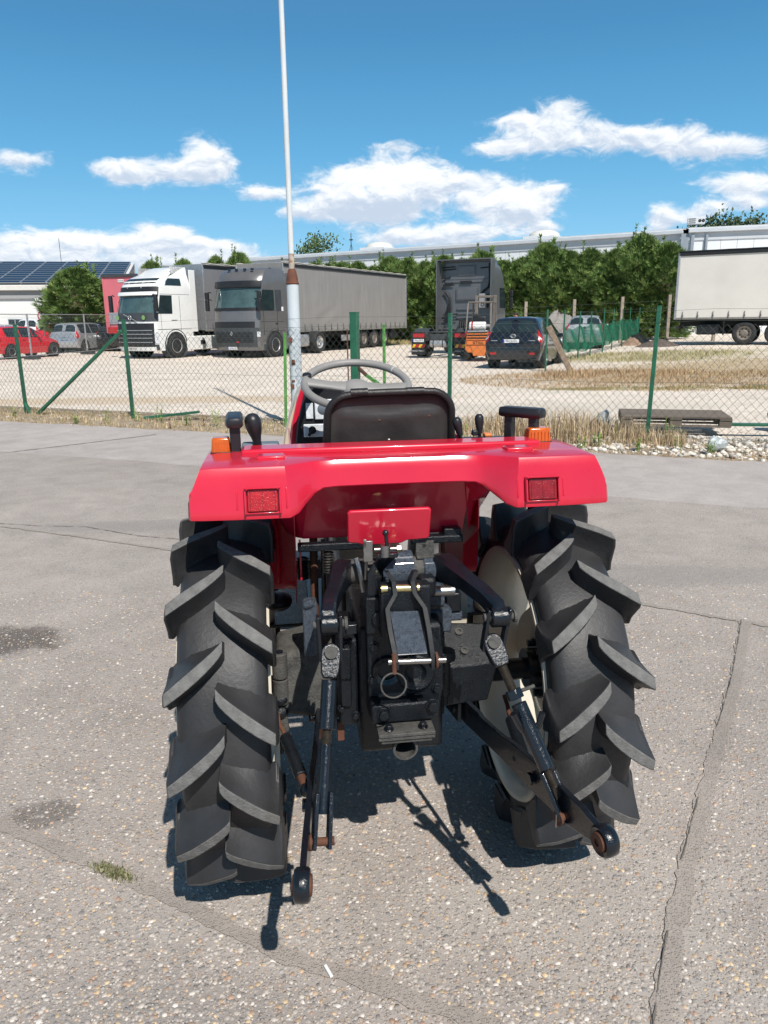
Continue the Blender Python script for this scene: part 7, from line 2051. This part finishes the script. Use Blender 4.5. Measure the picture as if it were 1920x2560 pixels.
def body():
    vs = [(0, 0, .95), (0, 0, 1.12), (0, 0, 1.30), (0, .01, 1.44), (0, .02, 1.50), (0, .035, 1.565), (0, .05, 1.63), (0, .05, 1.70)]
    ed = [(i, i + 1) for i in range(7)]; ra = [(.17, .12), (.155, .11), (.18, .12), (.15, .095), .062, .066, .082, .072]
    for sg in (-1, 1):
        b = len(vs); vs += [(sg * .19, 0, 1.41), (sg * .24, -.02, 1.14), (sg * .24, .12, .92), (sg * .23, .18, .86)]
        ed += [(3, b), (b, b + 1), (b + 1, b + 2), (b + 2, b + 3)]; ra += [.062, .048, .036, .034]
        h = len(vs)
        for k, (dx, dz, L) in enumerate(((-.030, 0, .075), (-.010, .004, .085), (.010, .004, .08), (.028, 0, .065))):
            vs += [(sg * .23 + dx, .215, .835 + dz), (sg * .23 + dx, .215 + L * .6, .80 + dz)]; ed += [(b + 3, len(vs) - 2), (len(vs) - 2, len(vs) - 1)]; ra += [.010, .008]
        vs += [(sg * .23 - sg * .045, .20, .86)]; ed += [(b + 3, len(vs) - 1)]; ra += [.010]
        b = len(vs); vs += [(sg * .095, 0, .88), (sg * .11, .02, .50), (sg * .115, -.01, .09), (sg * .12, .12, .045)]
        ed += [(0, b), (b, b + 1), (b + 1, b + 2), (b + 2, b + 3)]; ra += [.095, .062, .045, .040]
    bm = bmesh.new()
    lay = bm.verts.layers.skin.verify()
    bv = [bm.verts.new(v) for v in vs]; bm.verts.ensure_lookup_table()
    for a, b in ed: bm.edges.new((bv[a], bv[b]))
    for i, r in enumerate(ra):
        bv[i][lay].radius = r if isinstance(r, tuple) else (r, r)
    bv[0][lay].use_root = True
    me = bpy.data.meshes.new('body'); bm.to_mesh(me); bm.free()
    me.materials.append(m_skin)
    o = put('body', me, None, PS)
    o.modifiers.new('skin', 'SKIN').use_smooth_shade = True
    sb = o.modifiers.new('sub', 'SUBSURF'); sb.levels = 1; sb.render_levels = 2


body()
rings = []
for z, rx, ry, y in ((.90, .20, .145, 0), (1.0, .195, .14, 0), (1.15, .185, .135, 0), (1.30, .205, .145, 0), (1.40, .21, .13, 0), (1.46, .15, .10, .01), (1.495, .085, .082, .015)):
    rings.append([Vector((rx * cos(2 * pi * k / 20), y + ry * sin(2 * pi * k / 20), z)) for k in range(20)])
MB().loft(rings).build('shirt', m_shirt, PS, 70)
for sg in (-1, 1):
    MB().tube([(sg * .17, 0, 1.425), (sg * .215, -.005, 1.33), (sg * .235, -.02, 1.20)], [.075, .072, .066], 12).build('sleeve', m_shirt, PS, 70)
    MB().tube([(sg * .09, 0, .95), (sg * .10, .01, .75), (sg * .11, .025, .50), (sg * .115, 0, .10)], [.115, .10, .082, .062], 12).build('trouser_leg', m_trouser, PS, 70)
    MB().box((sg * .12, .06, .045), (.10, .27, .09)).build('shoe', m_trim, PS, bevel=.03, seg=3)
    MB().sphere((sg * .083, .045, 1.635), .022, 8, 6, (.5, .8, 1.2)).build('ear', m_skin, PS)
    MB().sphere((sg * .032, .125, 1.645), .012, 8, 6).build('eye', m_white, PS)
MB().sphere((0, .138, 1.622), .016, 8, 6, (.8, 1., 1.5)).build('nose', m_skin, PS)
MB().sphere((0, .125, 1.578), .022, 8, 6, (1.2, .6, .35)).build('mouth', mat('lips', (.38, .14, .11), .5), PS)
MB().sphere((0, .038, 1.690), .098, 16, 10, (.92, 1.05, .72)).build('hair', m_hair, PS, 70)
